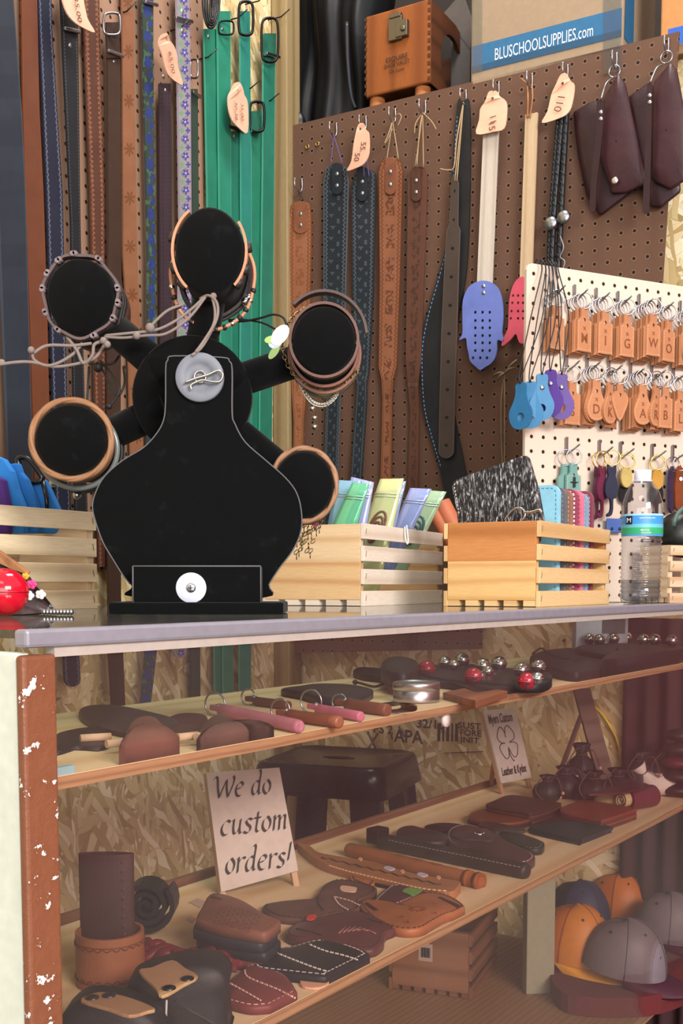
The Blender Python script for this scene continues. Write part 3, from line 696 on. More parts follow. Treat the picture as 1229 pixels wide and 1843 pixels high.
for (pts, mat, label, tb), cd in zip(GS, cords):
    off = .016; e = pts[-1]; t = thing('guitar_strap', label, 'guitar strap', hp((e[1]+e[2])/2, e[0], off), 'guitar straps on the brown pegboard')
    hang_strap(t, 'strap', hp, PM, off, pts, mat, n=20, top=.5, wave=.002)
    c0 = {0: '#7d4d35', 1: '#1c2027', 2: '#1c2027', 3: '#724530', 4: '#4a2c21'}[GS.index((pts, mat, label, tb))]
    tabbed(t, tb[0], tb[1], tb[2], tb[3], off, leather(c0, .5), tb[4])
    cordloop(t, *cd[:5], off+.004, *cd[5:])
# long dark belt with punched holes over a black edged strap
t = thing('guitar_strap', 'long black padded strap with blue edge stitching, curving behind the holed brown strap', 'guitar strap', hp(815, 905, .012))
lp = [hp(x, y, .012) for x, y in ((822, 190), (834, 182), (845, 190), (846, 330), (840, 480), (826, 560), (818, 640), (815, 720), (824, 780), (836, 840), (844, 905), (808, 905), (790, 840), (775, 790), (762, 740), (757, 680), (758, 620), (770, 560), (790, 490), (806, 420), (812, 330))]
sl = cr(lp, 5, True); m = M(); m.prism(sl, -PM*.004); obj('strap', m, leather('#17181b', .5), t)
m = M(); a = [p for p in inset(sl, PM, .004)]; m.dashes([p+PM*.0006 for p in a[60:105]], .005, .004, .0014, PM); obj('stitching', m, plain('#5f8fc0'), t)
t = thing('leather_strap', 'dark brown strap with a row of punched holes, tied up by a tan cord', 'strap', hp(805, 825, .022))
hang_strap(t, 'strap', hp, PM, .024, [(318, 813, 822), (330, 812, 825), (405, 808, 824), (414, 804, 828), (470, 800, 826), (600, 794, 822), (720, 791, 818), (825, 789, 816)], strapmat('#3d322c', 'holes rim', '#54473e', '#3d322c', .058), n=24, tip=1)
cordloop(t, 840, 163, 818, 822, 326, .024, TANC, ([(822, 250), (817, 300), (806, 306), (792, 304)],), .0014)
# fly swatters
def stick(t, x0, y0, x1, y1, wpx, off, c):
    a, b_ = hp(x0, y0, off), hp(x1, y1, off); m = M(); m.bar(a, b_, wpx*b_.length/2050, .007, PM); return obj('handle', m, pine(*c), t, bevel=.001)
t = thing('fly_swatter', 'blue leather fly swatter with a white wooden stick', 'fly swatter', hp(868, 665, .02), 'leather fly swatters')
stick(t, 884, 232, 872, 520, 24, .020, ('#c4bbb0', '#a89c8d'))
half = [(869, 505), (884, 508), (897, 520), (904, 545), (905, 575), (903, 598), (908, 616), (899, 612), (894, 614), (894, 630), (890, 645), (882, 655), (872, 661), (864, 666), (856, 660), (846, 650), (843, 636), (840, 622), (838, 608), (826, 612), (832, 600), (832, 570), (833, 540), (842, 518), (856, 508)]
m = M(); hs = [circ(hp(x, y, .026), PE, Z, .0032, n=8) for r_, y in enumerate((562, 577, 590, 604, 617, 631, 644)) for x in ((855, 868, 881) if r_ < 6 else (851, 864, 876))]
m.prism(cr([hp(x, y, .026) for x, y in half], 3, True), -PM*.004, hs); obj('flap', m, leather('#6070b4', .5, .15), t)
for y in (515, 527): rivet(t, hp(870, y, .026), PM, .0045)
t = thing('fly_swatter', 'red leather fly swatter cut like a tulip, beside the white key ring board', 'fly swatter', hp(925, 622, .02), 'leather fly swatters')
stick(t, 957, 205, 946, 520, 19, .020, ('#bda688', '#a48a6a'))
m = M(); tul = [(938, 498), (948, 502), (957, 515), (962, 540), (958, 570), (955, 600), (944, 617), (934, 616), (928, 601), (918, 612), (903, 623), (906, 608), (914, 590), (915, 560), (918, 530), (926, 508)]
m.prism(cr([hp(x, y, .026) for x, y in tul], 3, True), -PM*.004, [circ(hp(x, y, .026), PE, Z, .0028, n=8) for y in (532, 545, 560, 573) for x in (923+(y-532)*-.1, 932, 941)]); obj('flap', m, leather('#b8485a', .5, .15), t)
m = M()
for dx in (-4, 4): m.tube(cr([HK[959]+PE*dx*.0012, hp(954+dx, 180, .03), hp(951+dx*.5, 212, .026)], 5), .0016, 6)
m.tube(cr([HK[959], hp(948, 150, .03), hp(937, 141, .026)], 4), .0016, 6); obj('hanging_cord', m, leather('#a86f43', .6), t)
# braided lead with conchos
t = thing('braided_lead', 'black braided leather lead with two silver conchos, hanging above the white board', 'lead', hp(1000, 480, .02))
for x0, x1, x2, rr in ((1013, 996, 992, .006), (1020, 1009, 1004, .006), (1006, 990, 986, .004)):
    m = M(); P = cr([hp(x0, 190, .022), hp((x0+x1)/2, 290, .022), hp(x1, 400, .022), hp(x2, 500, .022)], 12)
    m.tube(P, rr, 8); m2 = M()
    for i in range(0, len(P)-2, 1): m2.tube([P[i]+PM*rr*.9+PE*rr*.6*(1 if i % 2 else -1), P[i+1]+PM*rr*.9-PE*rr*.6*(1 if i % 2 else -1)], .0014, 5)
    s_ = obj('braid', m, leather('#15171b', .4), t); obj('plait', m2, leather('#22262c', .35), s_)
for x, y in ((991, 402), (1014, 391)):
    m = M(); c = hp(x, y, .030); m.lathe(c, PM, [(.0135, 0), (.0135, .0015), (.011, .004), (.006, .006), (0, .0065)], 24)
    c_ = obj('concho', m, metal('#9a9da2', .3), t); m = M()
    for k in range(12): a = k*math.pi/6; d = PE*math.cos(a)+Z*math.sin(a); m.bar(c+PM*.0045+d*.005, c+PM*.002+d*.0125, .0015, .002, PM)
    obj('engraving', m, metal('#3c3d40', .4), c_)
m = M(); m.tube(cr([hp(1008, 425, .03), hp(1014, 445, .035), hp(1008, 462, .03), hp(1016, 470, .032), hp(1013, 485, .03)], 5), .0012, 5); obj('fringe', m, plain('#8b8d90'), t)
# burgundy pouches with wrist loops
BURG = leather('#35181f', .38, .3); BURG2 = leather('#2a1319', .38, .3)
def folded(t, name, px, off, bulge, mat, th=.004):
    lp = []
    for i, (x, y) in enumerate(px):
        x2, y2 = px[(i+1) % len(px)]; lp += [hp(x+(x2-x)*k, y+(y2-y)*k, off) for k in (.06, .35, .65, .94)]
    c = sum(lp, V((0, 0, 0)))/len(lp)
    m = M(); N = len(lp); rows = []
    for k, (sc_, h) in enumerate(((1.0, -th), (1.0, 0), (.97, .002), (.7, bulge*.8), (.35, bulge), (.02, bulge))): rows.append([c+(p-c)*sc_+PM*h for p in lp])
    m.grid(rows, True); return obj(name, m, mat, t)
def pouch(label, back, flap, strap, ringc, snap, base, off, cat='pouch'):
    t = thing('wrist_pouch', label, 'pouch', hp(*base, off), 'burgundy wrist pouches')
    folded(t, 'body', back, off, .005, BURG2); folded(t, 'flap', flap, off+.012, .006, BURG)
    hang_strap(t, 'wrist_loop', hp, PM, off+.034, strap, BURG2, n=16, tip=.6)
    y0 = strap[0][0]; x0 = (strap[0][1]+strap[0][2])/2
    for y in (y0+22, y0+34): rivet(t, hp(x0, y, off+.034), PM, .0042)
    m = M(); m.tube(circ(ringc, PE, Z, .011, n=18), .0016, 6, True); e = hp(x0, y0, off+.034); m.tube(cr([ringc-Z*.011, (ringc+e)/2+PM*.01, e], 4), .0018, 6); obj('split_ring', m, SILV, t)
    if snap: rivet(t, hp(*snap, off+.025), PM, .007, metal('#cfc3c0', .3), 'snap')
pouch('burgundy leather wrist pouch with a silver snap on its folded flap', [(1031, 202), (1060, 185), (1085, 178), (1112, 280), (1135, 345), (1080, 388), (1055, 350), (1040, 280)], [(1085, 180), (1112, 132), (1125, 150), (1145, 240), (1164, 330), (1125, 347), (1100, 348), (1090, 315), (1080, 290), (1076, 230)], [(180, 1074, 1088), (240, 1072, 1084), (330, 1063, 1074), (382, 1060, 1071)], HK[1111]-Z*.010, (1106, 325), (1070, 388), .014)
pouch('burgundy leather wrist pouch at the right edge of the brown pegboard', [(1130, 175), (1165, 150), (1190, 150), (1222, 280), (1224, 345), (1190, 372), (1172, 372), (1150, 330), (1138, 250)], [(1175, 150), (1206, 112), (1218, 125), (1232, 200), (1240, 320), (1205, 340), (1180, 328), (1172, 320), (1172, 230)], [(150, 1164, 1174), (240, 1163, 1172), (330, 1158, 1170), (384, 1156, 1168)], HK[1204]-Z*.010, None, (1170, 384), .014)
# loose tan lace bundle
t = M(); k0 = hp(908, 672, .02)
for d in (-3, 3): t.tube(cr([k0, hp(905+d, 720, .02), hp(905+d, 790, .02), hp(906+d*.5, 850, .02)], 6), .0018, 6)
for e in ((888, 676), (930, 648), (926, 662), (895, 684)): t.tube(cr([k0, hp((908+e[0])/2, (672+e[1])/2-3, .03), hp(*e, .022)], 4), .0022, 6)
tag(obj('leather_lace', t, leather('#7b664e', .7)), 'thin grey-tan leather lace knotted on the pegboard left of the white board', 'lace')
# ------------------------------------------------------------------ things on the storage shelf
SHZ = PEGZ-.012
def on_shelf_front(x, y, back=0.0): return hp(x, y, -back)
# garment bag
t = M(); rows = []
for i in range(33):
    k = i/32; x = 530+(668-530)*k; row = []
    for j in range(13):
        q = j/12; p = hp(x, 230, -.09); z = SHZ+.002+.36*q
        dep = .035*math.sin(k*math.pi)**.5+.009*math.sin(k*15+q*1.5)+.003*math.sin(k*37+q)-.03*q*q+.012*math.sin(q*7+k*4)
        row.append(V((p.x, p.y, z))+PM*dep)
    rows.append(row)
for r in (rows,): t.grid(r)
back = [[p-PM*.10*(1 if 0 < i < 32 else .3) for p in r] for i, r in enumerate(rows)]; t.grid(back)
t.grid([rows[0], back[0]]); t.grid([rows[-1], back[-1]]); t.grid([[r[-1] for r in rows], [r[-1] for r in back]]); t.grid([[r[0] for r in rows], [r[0] for r in back]])
gb = thing('garment_bag', 'black nylon garment bag slumped on the shelf left of the wooden shoe shine box', 'bag', hp(595, 205, -.09))
NYL = plain('#07090e', .5, 0.0, .18)
obj('bag_body', t, NYL, gb)
m = M(); m.tube(cr([hp(624, 40, -.04), hp(626, 110, -.04), hp(632, 170, -.045), hp(640, 195, -.05)], 6), .004, 8); obj('piping', m, plain('#2a2e38', .25), gb)
m = M(); q = hp(523, 222, -.03); m.lathe(q-PM*.02, PM, [(0, 0), (.03, 0), (.032, .01), (.03, .02), (0, .022)], 20); m.lathe(q+PE*.008+PM*.002, PM, [(.006, 0), (.006, .006), (0, .008)], 12, 1); obj('wheel', m, [plain('#0b0b0d', .4), SILV], gb)
# wooden shoe shine box
def quad_frame(pl, x0, x1, ytop, ybot, off):
    a = pl(x0, ybot, off); b_ = pl(x1, ybot, off); b_.z = a.z; c = V(a); c.z = pl(x0, ytop, off).z; return a, b_-a, c-a
a = hp(657, 176, -.004); bx = hp(773, 150, -.004); tz = hp(661, 29, -.004).z
W = V((bx.x-a.x, bx.y-a.y, 0)); H = tz-a.z; D = -PM*.22
sb = thing('shoe_shine_box', 'orange-brown varnished wooden shoe shine box with a metal latch on the shelf', 'wooden box', a+W/2+D/2)
ORW = pine('#8f5022', '#6b3715', .4)
m = M(); m.box(a+W/2+D*.02+Z*H/2, W/2, D*.02, Z*H/2); obj('front_panel', m, ORW, sb, bevel=.004)
DKW = pine('#57301a', '#3a1f10', .5)  # shade of the box side and top put into a darker wood colour
m = M(); r0 = a+W; hc = r0+D*.52+Z*H*.45
m.prism([r0+D*.04, r0+D, r0+D+Z*H*.85, r0+D*.6+Z*H, r0+D*.04+Z*H], -W.normalized()*.008, [circ(hc, D.normalized(), Z, .060, .062, 24)]); obj('side_panel', m, DKW, sb)
m = M(); l0 = a+W.normalized()*.008; m.prism([l0+D*.04, l0+D, l0+D+Z*H*.85, l0+D*.6+Z*H, l0+D*.04+Z*H], -W.normalized()*.008); obj('side_panel', m, DKW, sb)
m = M(); m.box(a+W/2+D*.52+Z*.005, W*.48, D*.48, Z*.005); m.box(a+W/2+D*.98+Z*H*.42, W*.48, D*.02, Z*H*.42); obj('box_bottom', m, DKW, sb)
m = M(); m.box(a+W/2+D*.32+Z*(H-.006), W*.48, D*.29, Z*.006); obj('lid', m, DKW, sb, bevel=.002)
for k in (.12, .83):
    for dd in (.1, .9):
        c = a+W*k+D*dd; m = M(); m.lathe(V((c.x, c.y, SHZ)), Z, [(0, 0), (.014, 0), (.017, .006), (.017, a.z-SHZ), (0, a.z-SHZ)], 18); obj('foot', m, pine('#a56a3f', '#80491f'), sb)
wu = W.normalized(); lc = hp(712, 52, .002)
m = M(); m.box(lc, wu*.016, PM*.004, Z*.024); m.box(lc+wu*.016-Z*.004, wu*.014, PM*.006, Z*.017); m.lathe(lc+wu*.020+PM*.004-Z*.006, PM, [(.006, 0), (.006, .005), (0, .006)], 12); m.box(lc+Z*.026, wu*.014, PM*.006, Z*.005)
obj('latch', m, metal('#6e6a60', .4), sb, bevel=.0015)
m = M(); INK = plain('#1c0f08', .7)
for y, s, w_, h in ((104, 'ESQUIRE', .052, .0105), (115, 'SHOE VALET', .062, .0085), (126, 'De Luxe', .036, .008)):
    text_into(m, s, hp(714, y, .0005), wu, Z, h, w_, .25 if s == 'De Luxe' else 0, bold=.006)
obj('printed_lettering', m, INK, sb)
m = M(); 
for k in range(11):
    for e in (.012, .988): m.box(a+W*e+Z*H*(k+.5)/11-D*.001, wu*.0025, PM*.0012, Z*H/44)
obj('finger_joint', m, DKW, sb)
# cardboard carton of school supplies
a = hp(846, 136, .0); b_ = hp(1120, 96, .0); a.z = SHZ+.001; W = V((b_.x-a.x, b_.y-a.y, 0)); H = .34; D = -PM*.24; wu = W.normalized()
cb = thing('cardboard_carton', 'cardboard carton with a blue printed band standing on the shelf above the pegboard', 'carton', a+W/2+D/2)
CARD = plain('#8d7a64', .8); BLUE = plain('#245f88', .4); BLUED = plain('#1d4868', .4)
m = M(); m.box(a+W/2+D/2+Z*H/2, W/2, D/2, Z*H/2); obj('carton_body', m, CARD, cb, bevel=.006, seg=3)
def bandq(x0, x1, yt0, yb0, off=.0008): 
    p = hp(x0, yb0, off); q = hp(x1, yb0-(x1-x0)*.2, off); q.z = p.z; h = hp(x0, yt0, off).z-p.z; return p, q, h
p, q, h = bandq(849, 1118, 84, 132)
m = M(); m.face([p, q, q+Z*h, p+Z*h]); m.face([p+PM*.0004+Z*0, q+PM*.0004, q+PM*.0004+Z*h*.24, p+PM*.0004+Z*h*.24], None, 1)
r = a+W; m.face([r+D*.03+wu*.001+Z*(p.z-a.z), r+D*.30+wu*.001+Z*(p.z-a.z), r+D*.30+wu*.001+Z*.30, r+D*.10+wu*.001+Z*.30], None, 0)
obj('printed_band', m, [BLUE, BLUED], cb, weld=False)
m = M(); text_into(m, 'BLUSCHOOLSUPPLIES.com', hp(977, 76, .0014), wu, Z, .024, .205, thick=.0004); obj('printed_lettering', m, plain('#cfd6da', .5), cb)
TP = glass('#dfe6ea', 2.0, .12, .03)
for x0, x1 in ((849, 868), (1085, 1119)): m = M(); m.face([hp(x0, 134, .0022), hp(x1, 128, .0022), hp(x1, -20, .0022), hp(x0, -20, .0022)]); obj('packing_tape', m, TP, cb)
m = M(); P = [hp(x, y, .001) for x, y in ((867, 8), (869, 22), (925, 4), (920, -14))]; m.dashes(P, .5, .001, .0014, PM, closed=True); obj('printed_outline', m, plain('#26313c'), cb)
# kraft carton behind at the right
a = hp(1188, 66, -.05); b_ = hp(1262, 50, -.05); a.z = SHZ+.001; W = V((b_.x-a.x, b_.y-a.y, 0)); D = -PM*.15
kb = thing('cardboard_carton', 'orange kraft carton with a royal blue band at the top right corner of the shelf', 'carton', a+W/2+D/2)
m = M(); m.box(a+W/2+D/2+Z*.15, W/2, D/2, Z*.15); obj('carton_body', m, plain('#ad7844', .7), kb, bevel=.004)
m = M(); m.box(a+W*.6+PM*.0006+Z*.025, W*.4, PM*.0004, Z*.018); obj('printed_band', m, plain('#1f55b4', .5), kb)
# grey card wedged between the two boxes
m = M(); P = [hp(x, y, -.16) for x, y in ((797, 25), (832, -14), (852, 40), (846, 88))]; m.prism(P, -PM*.003); 
m.prism([hp(812, 56, -.161), hp(846, 60, -.161), V((hp(846, 60, -.161).x, hp(846, 60, -.161).y, SHZ)), V((hp(812, 60, -.161).x, hp(812, 60, -.161).y, SHZ))], -PM*.003)
tag(obj('grey_card', m, plain('#5a5553', .8)), 'grey card wedged behind the shoe shine box and the blue-banded carton', 'card')

# ------------------------------------------------------------------ white key ring board
wt = TOP+.0005
m = M(); lp = [hw(948, 600), hw(948, 487), hw(951, 478), hw(958, 475), hw(1236, 519), hw(1236, 600)]
zt = hw(960, 474).z
for p in lp[3:5]: p.z = zt
lp[2].z = zt-.003; lp[1].z = zt-.011; lp[0].z = wt; lp[5].z = wt; lp = [lp[0], lp[5], lp[4], lp[3], lp[2], lp[1]]
m.prism(lp, -WN*.008)
whiteb = tag(obj('white_pegboard', m, pegboard('#d6c4b4', '#241a15', .0254, .0032, '#cbb29c'), bevel=.001), 'whitewashed perforated board full of key rings standing on the right end of the counter', 'pegboard')
TANL = leather('#b57c58', .5, .15); TAND = leather('#9c6745', .5, .15); STM = plain('#7d4523', .7); STT = plain('#e2b58a', .7)
GOLD = metal('#c8ac6a', .3)
def whook(x, y, out=.040, drop=.027, rise=.012, style=0):
    a = hw(x, y, .001); m = M(); b_ = a-Z*drop
    m.tube([a-WN*.006, a+WN*.003], .0015, 6); m.bar(a+WN*.0035+Z*.002, b_+WN*.0035, .0046, .0025, WN)
    m.tube(cr([b_+WN*.003, b_+WN*.010+Z*.000, b_+WN*out+Z*rise], 4), .0016, 7); obj('hook', m, metal('#9fa3a6', .35), whiteb); return b_
def fob_outline(kind, o, ex, ez):
    # o: top centre of the loop; returns outline, hole
    f = lambda pts: [o+ex*x+ez*z for x, z in pts]
    if kind == 'rect':
        pts = [(-.007, 0), (.007, 0), (.0085, -.004), (.0085, -.016), (.011, -.020), (.0165, -.022), (.0175, -.026), (.0175, -.072), (.0155, -.075), (-.0155, -.075), (-.0175, -.072), (-.0175, -.026), (-.0165, -.022), (-.011, -.020), (-.0085, -.016), (-.0085, -.004)]
    elif kind == 'drop':
        pts = [(-.0075, 0), (.0075, 0), (.009, -.015), (.012, -.026), (.018, -.038), (.021, -.050), (.0185, -.062), (.011, -.070), (0, -.0725), (-.011, -.070), (-.0185, -.062), (-.021, -.050), (-.018, -.038), (-.012, -.026), (-.009, -.015)]
    elif kind == 'heart':
        pts = [(-.007, 0), (.007, 0), (.008, -.014), (.014, -.016), (.020, -.024), (.020, -.034), (.012, -.052), (0, -.068), (-.012, -.052), (-.020, -.034), (-.020, -.024), (-.014, -.016), (-.008, -.014)]
    elif kind == 'cat':
        pts = [(-.009, 0), (-.005, -.004), (.005, -.004), (.009, 0), (.010, -.014), (.008, -.020), (.014, -.034), (.015, -.050), (.010, -.060), (.004, -.062), (.004, -.078), (.001, -.090), (-.008, -.094), (-.009, -.089), (-.003, -.085), (-.001, -.076), (-.003, -.062), (-.010, -.060), (-.015, -.050), (-.014, -.034), (-.008, -.020), (-.010, -.014)]
    elif kind == 'oval': 
        pts = [(.013*math.sin(a*math.pi/9), -.019+.019*math.cos(a*math.pi/9)) for a in range(18)]
    else:  # strap
        pts = [(-.010, 0), (.010, 0), (.010, -.070), (-.010, -.070)]
    return f(pts), o-ez*.020
def keychain(q, out, yaw, kind, letter, label, mat, group=None, side=0.0, ringmat=None, simple=False):
    """q: low point of the hook; the ring hangs at distance out along it"""
    nn = (Matrix.Rotation(yaw, 3, Z) @ WN); ex = Z.cross(-nn).normalized()*-1
    if ex.dot(WD) < 0: ex = -ex
    top = q+WN*out+Z*(.012*out/.04)+ex*side; rc = top-Z*.0125; o = rc-Z*.012
    px = fob_outline(kind, o, ex, Z); low = o-Z*.075
    t = thing('keychain', label, 'keychain', low, group)
    m = M(); m.prism(cr(px[0], 2, True), -nn*.0045, [circ(px[1]-Z*.001, ex, Z, .0034, n=8)] if kind in ('rect', 'drop', 'heart') else ()); fb = obj('fob', m, mat, t)
    m = M(); m.tube(circ(rc, (ex+nn*.5).normalized(), Z, .014, n=22), .0012, 6, True); obj('split_ring', m, ringmat or SILV, t)
    if simple: return t
    if kind in ('rect', 'drop', 'heart'):
        m = M(); lo = [p+nn*.0003 for p in inset(cr(px[0], 2, True), nn, .0028)]; lo = [p for p in lo if p.z < o.z-.022]
        m.dashes(lo, .0022, .0018, .0007, nn, mi=0); obj('stitching', m, STT, fb)
    if letter:
        m = M(); text_into(m, letter, o-Z*.052+nn*.0003, ex, Z, .017, thick=.0004, stretch=.95, bold=.008)
        for d in (-1, 1): m.bar(o-Z*.0355-ex*.003+Z*d*.003+nn*.0003, o-Z*.0355+ex*.003-Z*d*.003+nn*.0003, .001, .0006, nn)
        obj('stamped_letter', m, STM, fb)
    return t
ordn = ['first', 'second', 'third', 'fourth', 'fifth', 'sixth', 'seventh']
def row(hooks, rowname):
    for i, (x, y, fr, nb) in enumerate(hooks):
        q = whook(x, y)
        for k in range(nb):
            kd = random.choice(['rect', 'rect', 'drop']) if fr[0][0] != 'rect' else 'rect'
            keychain(q, .010+.0055*k, .25+.05*k, kd, None, 'tan leather keychain mostly hidden behind the front keychain of its hook', TAND if k % 2 else TANL, 'hidden tan keychains on the white board', -.006+.002*k, None, True)
        for j, (kind, letter, side, yaw) in enumerate(fr):
            what = {'rect': 'rectangular', 'drop': 'teardrop-shaped', 'heart': 'heart-shaped'}[kind]
            lab = f'tan {what} keychain' + (f' stamped {letter}' if letter else '') + f', {ordn[i]} hook of the {rowname} row'
            keychain(q, .012+.0055*nb+.004*j, yaw, kind, letter, lab, TANL, 'lettered tan keychains on the white board', side)
row([(992, 508, [('rect', 'J', -.004, .1)], 2), (1032, 515, [('rect', 'M', .004, .15)], 3), (1071, 521, [('rect', 'I', .002, .1)], 3), (1110, 527, [('rect', 'G', .002, .1)], 3), (1148, 532, [('rect', 'W', .004, .1)], 5), (1185, 538, [('rect', 'O', .002, .2)], 3), (1222, 544, [('drop', 'C', .004, .1)], 3)], 'upper')
row([(1018, 641, [('rect', 'S', .004, .1)], 1), (1055, 643, [('drop', 'D', .002, .0)], 3), (1094, 649, [('drop', 'K', -.016, .3), ('heart', '', .008, .1)], 2), (1133, 655, [('drop', 'A', .004, .0)], 4), (1171, 658, [('drop', 'R', -.014, .3), ('rect', 'B', .010, .1)], 3), (1210, 662, [('rect', 'L', .002, .1)], 2)], 'middle')
# heart tooling
# lower row in other leathers
TEAL = leather('#6f9a94', .5, .15); PLUM = leather('#6b2a44', .45, .2); NAVY = leather('#2b2f42', .5, .2); CREAM = leather('#b8a262', .5, .2); OCH = leather('#b88a3a', .5, .2); BLKL = leather('#17171a', .5)
q = whook(1018, 789); keychain(q, .012, .2, 'rect', None, 'teal leather keychain partly hidden behind the teal one with a cross', TEAL, None, -.010, None, True)
kt = keychain(q, .020, .1, 'rect', None, 'teal leather keychain stamped with a cross, left end of the lowest row', TEAL, None, .004)
m = M(); o = q+WN*.020-Z*.052+WD*.004; m.bar(o-Z*.009+WN*.002, o+Z*.009+WN*.002, .005, .001, WN); m.bar(o-WD*.008+WN*.002, o+WD*.008+WN*.002, .001, .005, WN); obj('stamped_cross', m, plain('#1f2a2a'), kt)
q = whook(1077, 794)
keychain(q, .010, .5, 'cat', None, 'dark plum cat-shaped leather keychain, left of the lighter plum one in the lowest row', leather('#4a2436', .45), None, -.014, GOLD, True)
keychain(q, .018, .3, 'cat', None, 'plum cat-shaped leather keychain, middle of the three cats in the lowest row', PLUM, None, -.004, GOLD, True)
keychain(q, .026, .05, 'cat', None, 'navy cat-shaped leather keychain in front of the two plum cats', NAVY, None, .012, GOLD, True)
q = whook(1115, 797)
keychain(q, .012, .0, 'cat', None, 'black cat-shaped leather keychain behind the cream heart', BLKL, None, .008, GOLD, True)
keychain(q, .022, .0, 'oval', None, 'round cream leather keychain next to the navy cat', CREAM, None, .0, GOLD, True)
q = whook(1172, 801); keychain(q, .012, .0, 'cat', None, 'black cat-shaped leather keychain behind the ochre oval one', BLKL, None, .006, GOLD, True)
keychain(q, .020, .0, 'oval', None, 'ochre oval leather keychain above the water bottle', OCH, None, .0, GOLD, True)
q = whook(1209, 803); keychain(q, .012, .4, 'strap', None, 'dark purple strap keychain at the right end of the lowest row', leather('#3a2a4a', .5), None, -.012, None, True)
kt = keychain(q, .020, .1, 'strap', None, 'reddish-brown strap keychain with a white rivet at the right end of the lowest row', leather('#7d3f22', .5), None, .004, None, True)
rivet(kt, q+WN*.022-Z*.036+WD*.004, WN, .004, plain('#f0ebe4', .3))
# small blue key holder low on the board
c = hw(1106, 946, .012); m = M(); m.box(c, WD*.019, WN*.002, Z*.013); bl = tag(obj('key_holder', m, leather('#4a69ae', .5, .15), bevel=.002), 'small blue leather snap piece low on the white board left of the bottle', 'key holder')
for dx in (-.008, .010): rivet(bl, c+WD*dx+WN*.002-Z*.006, WN, .003, metal('#3d4048', .4))
m = M(); c = hw(1106, 946, .0); m.tube([c-WN*.004, c+WN*.010], .0015, 6); obj('hook', m, WIRE, whiteb)
# five drop pendants on black cords over the top of the board
PB = leather('#28719f', .45, .15); PB2 = leather('#256896', .45, .15); PV = leather('#44207e', .45, .15)
zt_ = hw(985, 479).z+.004
for i, (xs, ys, tp, mat, hole, riv, sq, lab) in enumerate((
  (935, 726, (937, 690), PB2, (934, 735), None, .35, 'blue leather drop pendant furthest left, seen nearly edge-on'),
  (956, 722, (955, 688), PB, (953, 734), None, .75, 'blue leather drop pendant second from the left with a round hole'),
  (980, 712, (976, 674), PB, (977, 726), (972, 695), .95, 'blue leather drop pendant with a silver rivet and a large round hole'),
  (993, 706, (991, 667), PV, None, (989, 688), .7, 'purple leather drop pendant partly behind the blue one with the rivet'),
  (1014, 712, (1011, 674), PV, (1016, 728), (1006, 695), .85, 'purple leather drop pendant furthest right of the five on black cords'))):
    off = .050+.004*(2-abs(i-2))+(.004 if i == 2 else 0); o = hw(tp[0], tp[1], off); n2 = WN; ex = WD*sq+WN*math.sqrt(max(0, 1-sq*sq))*.8; ex = ex.normalized(); n2 = ex.cross(Z); n2 = n2 if n2.dot(WN) > 0 else -n2
    pts = [o+ex*x+Z*z for x, z in ((-.009, 0), (.009, 0), (.010, -.016), (.014, -.030), (.021, -.044), (.022, -.056), (.016, -.070), (.006, -.076), (-.006, -.076), (-.016, -.070), (-.022, -.056), (-.021, -.044), (-.014, -.030), (-.010, -.016))]
    t = thing('drop_pendant', lab, 'pendant', o-Z*.076, 'leather drop pendants on cords')
    m = M(); m.prism(cr(pts, 3, True), -n2*.003, [circ(o-Z*.056, ex, Z, .0072, n=14)] if hole else ()); obj('pendant', m, mat, t)
    if riv: rivet(t, o-Z*.022+n2*.0005, n2, .0042)
    m = M(); tops = [hw(966+i*7, 478), hw(974+i*6, 478)]
    for k, tp_ in enumerate(tops): 
        p = V(tp_); p.z = zt_; m.tube(cr([p-WN*.010-Z*.05, p-WN*.004, p+WN*.006, p+WN*.014-Z*.02, (p+o)/2+WN*(.012+.01*k)+WD*(.006 if k else -.006), o+Z*.015+WD*(.003 if k else -.003), o+n2*.001]), .0011, 6)
    obj('neck_cord', m, plain('#17181c', .5), t)
# ------------------------------------------------------------------ on the counter: wheel-shaped bracelet stand
X1 = V((1, 0, 0)); Y1 = V((0, 1, 0))
VEL = velvet(); EDGEV = plain('#5a5a5c', .9)
st = thing('bracelet_stand', 'black velvet bracelet display stand with a pear-shaped front and five padded bars', 'display stand', V((-.155, 1.24, TOP)))
def fb(m, x0, x1, y0, y1, Ya, Yb):
    a, b_ = ony(x0, y1, Ya), ony(x1, y0, Ya); m.box(V(((a.x+b_.x)/2, (Ya+Yb)/2, (a.z+b_.z)/2)), X1*((b_.x-a.x)/2), Y1*((Yb-Ya)/2), Z*((b_.z-a.z)/2)); return m
m = M(); a, b_ = ony(195, 1100, 1.195), ony(510, 1100, 1.195); m.box(V(((a.x+b_.x)/2, 1.245, TOP+.0068)), X1*((b_.x-a.x)/2), Y1*.05, Z*.0063); obj('base', m, VEL, st, bevel=.002)
m = M(); a, b_ = ony(239, 1019, 1.205), ony(469, 1019, 1.205); m.box(V(((a.x+b_.x)/2, 1.2195, (TOP+.0131+a.z)/2)), X1*((b_.x-a.x)/2), Y1*.0145, Z*((a.z-TOP-.0131)/2)); obj('foot_block', m, VEL, st, bevel=.002)
pl_ = [(245, 1215), (240, 1170), (200, 1120), (150, 1040), (110, 970), (75, 870), (65, 810), (80, 750), (120, 680), (200, 610), (290, 555), (350, 490), (380, 430), (388, 350), (389, 200), (398, 168), (425, 149), (640, 156), (670, 173), (682, 210), (682, 400), (695, 450), (740, 530), (830, 610), (920, 690), (970, 760), (990, 850), (985, 930), (950, 1010), (890, 1090), (845, 1160), (815, 1220)]
P = [ony(140+x/2.458, 580+y/2.458, 1.2345) for x, y in pl_]; P = cr(P, 4, True); P = [V((p.x, p.y, max(p.z, TOP+.0135))) for p in P]
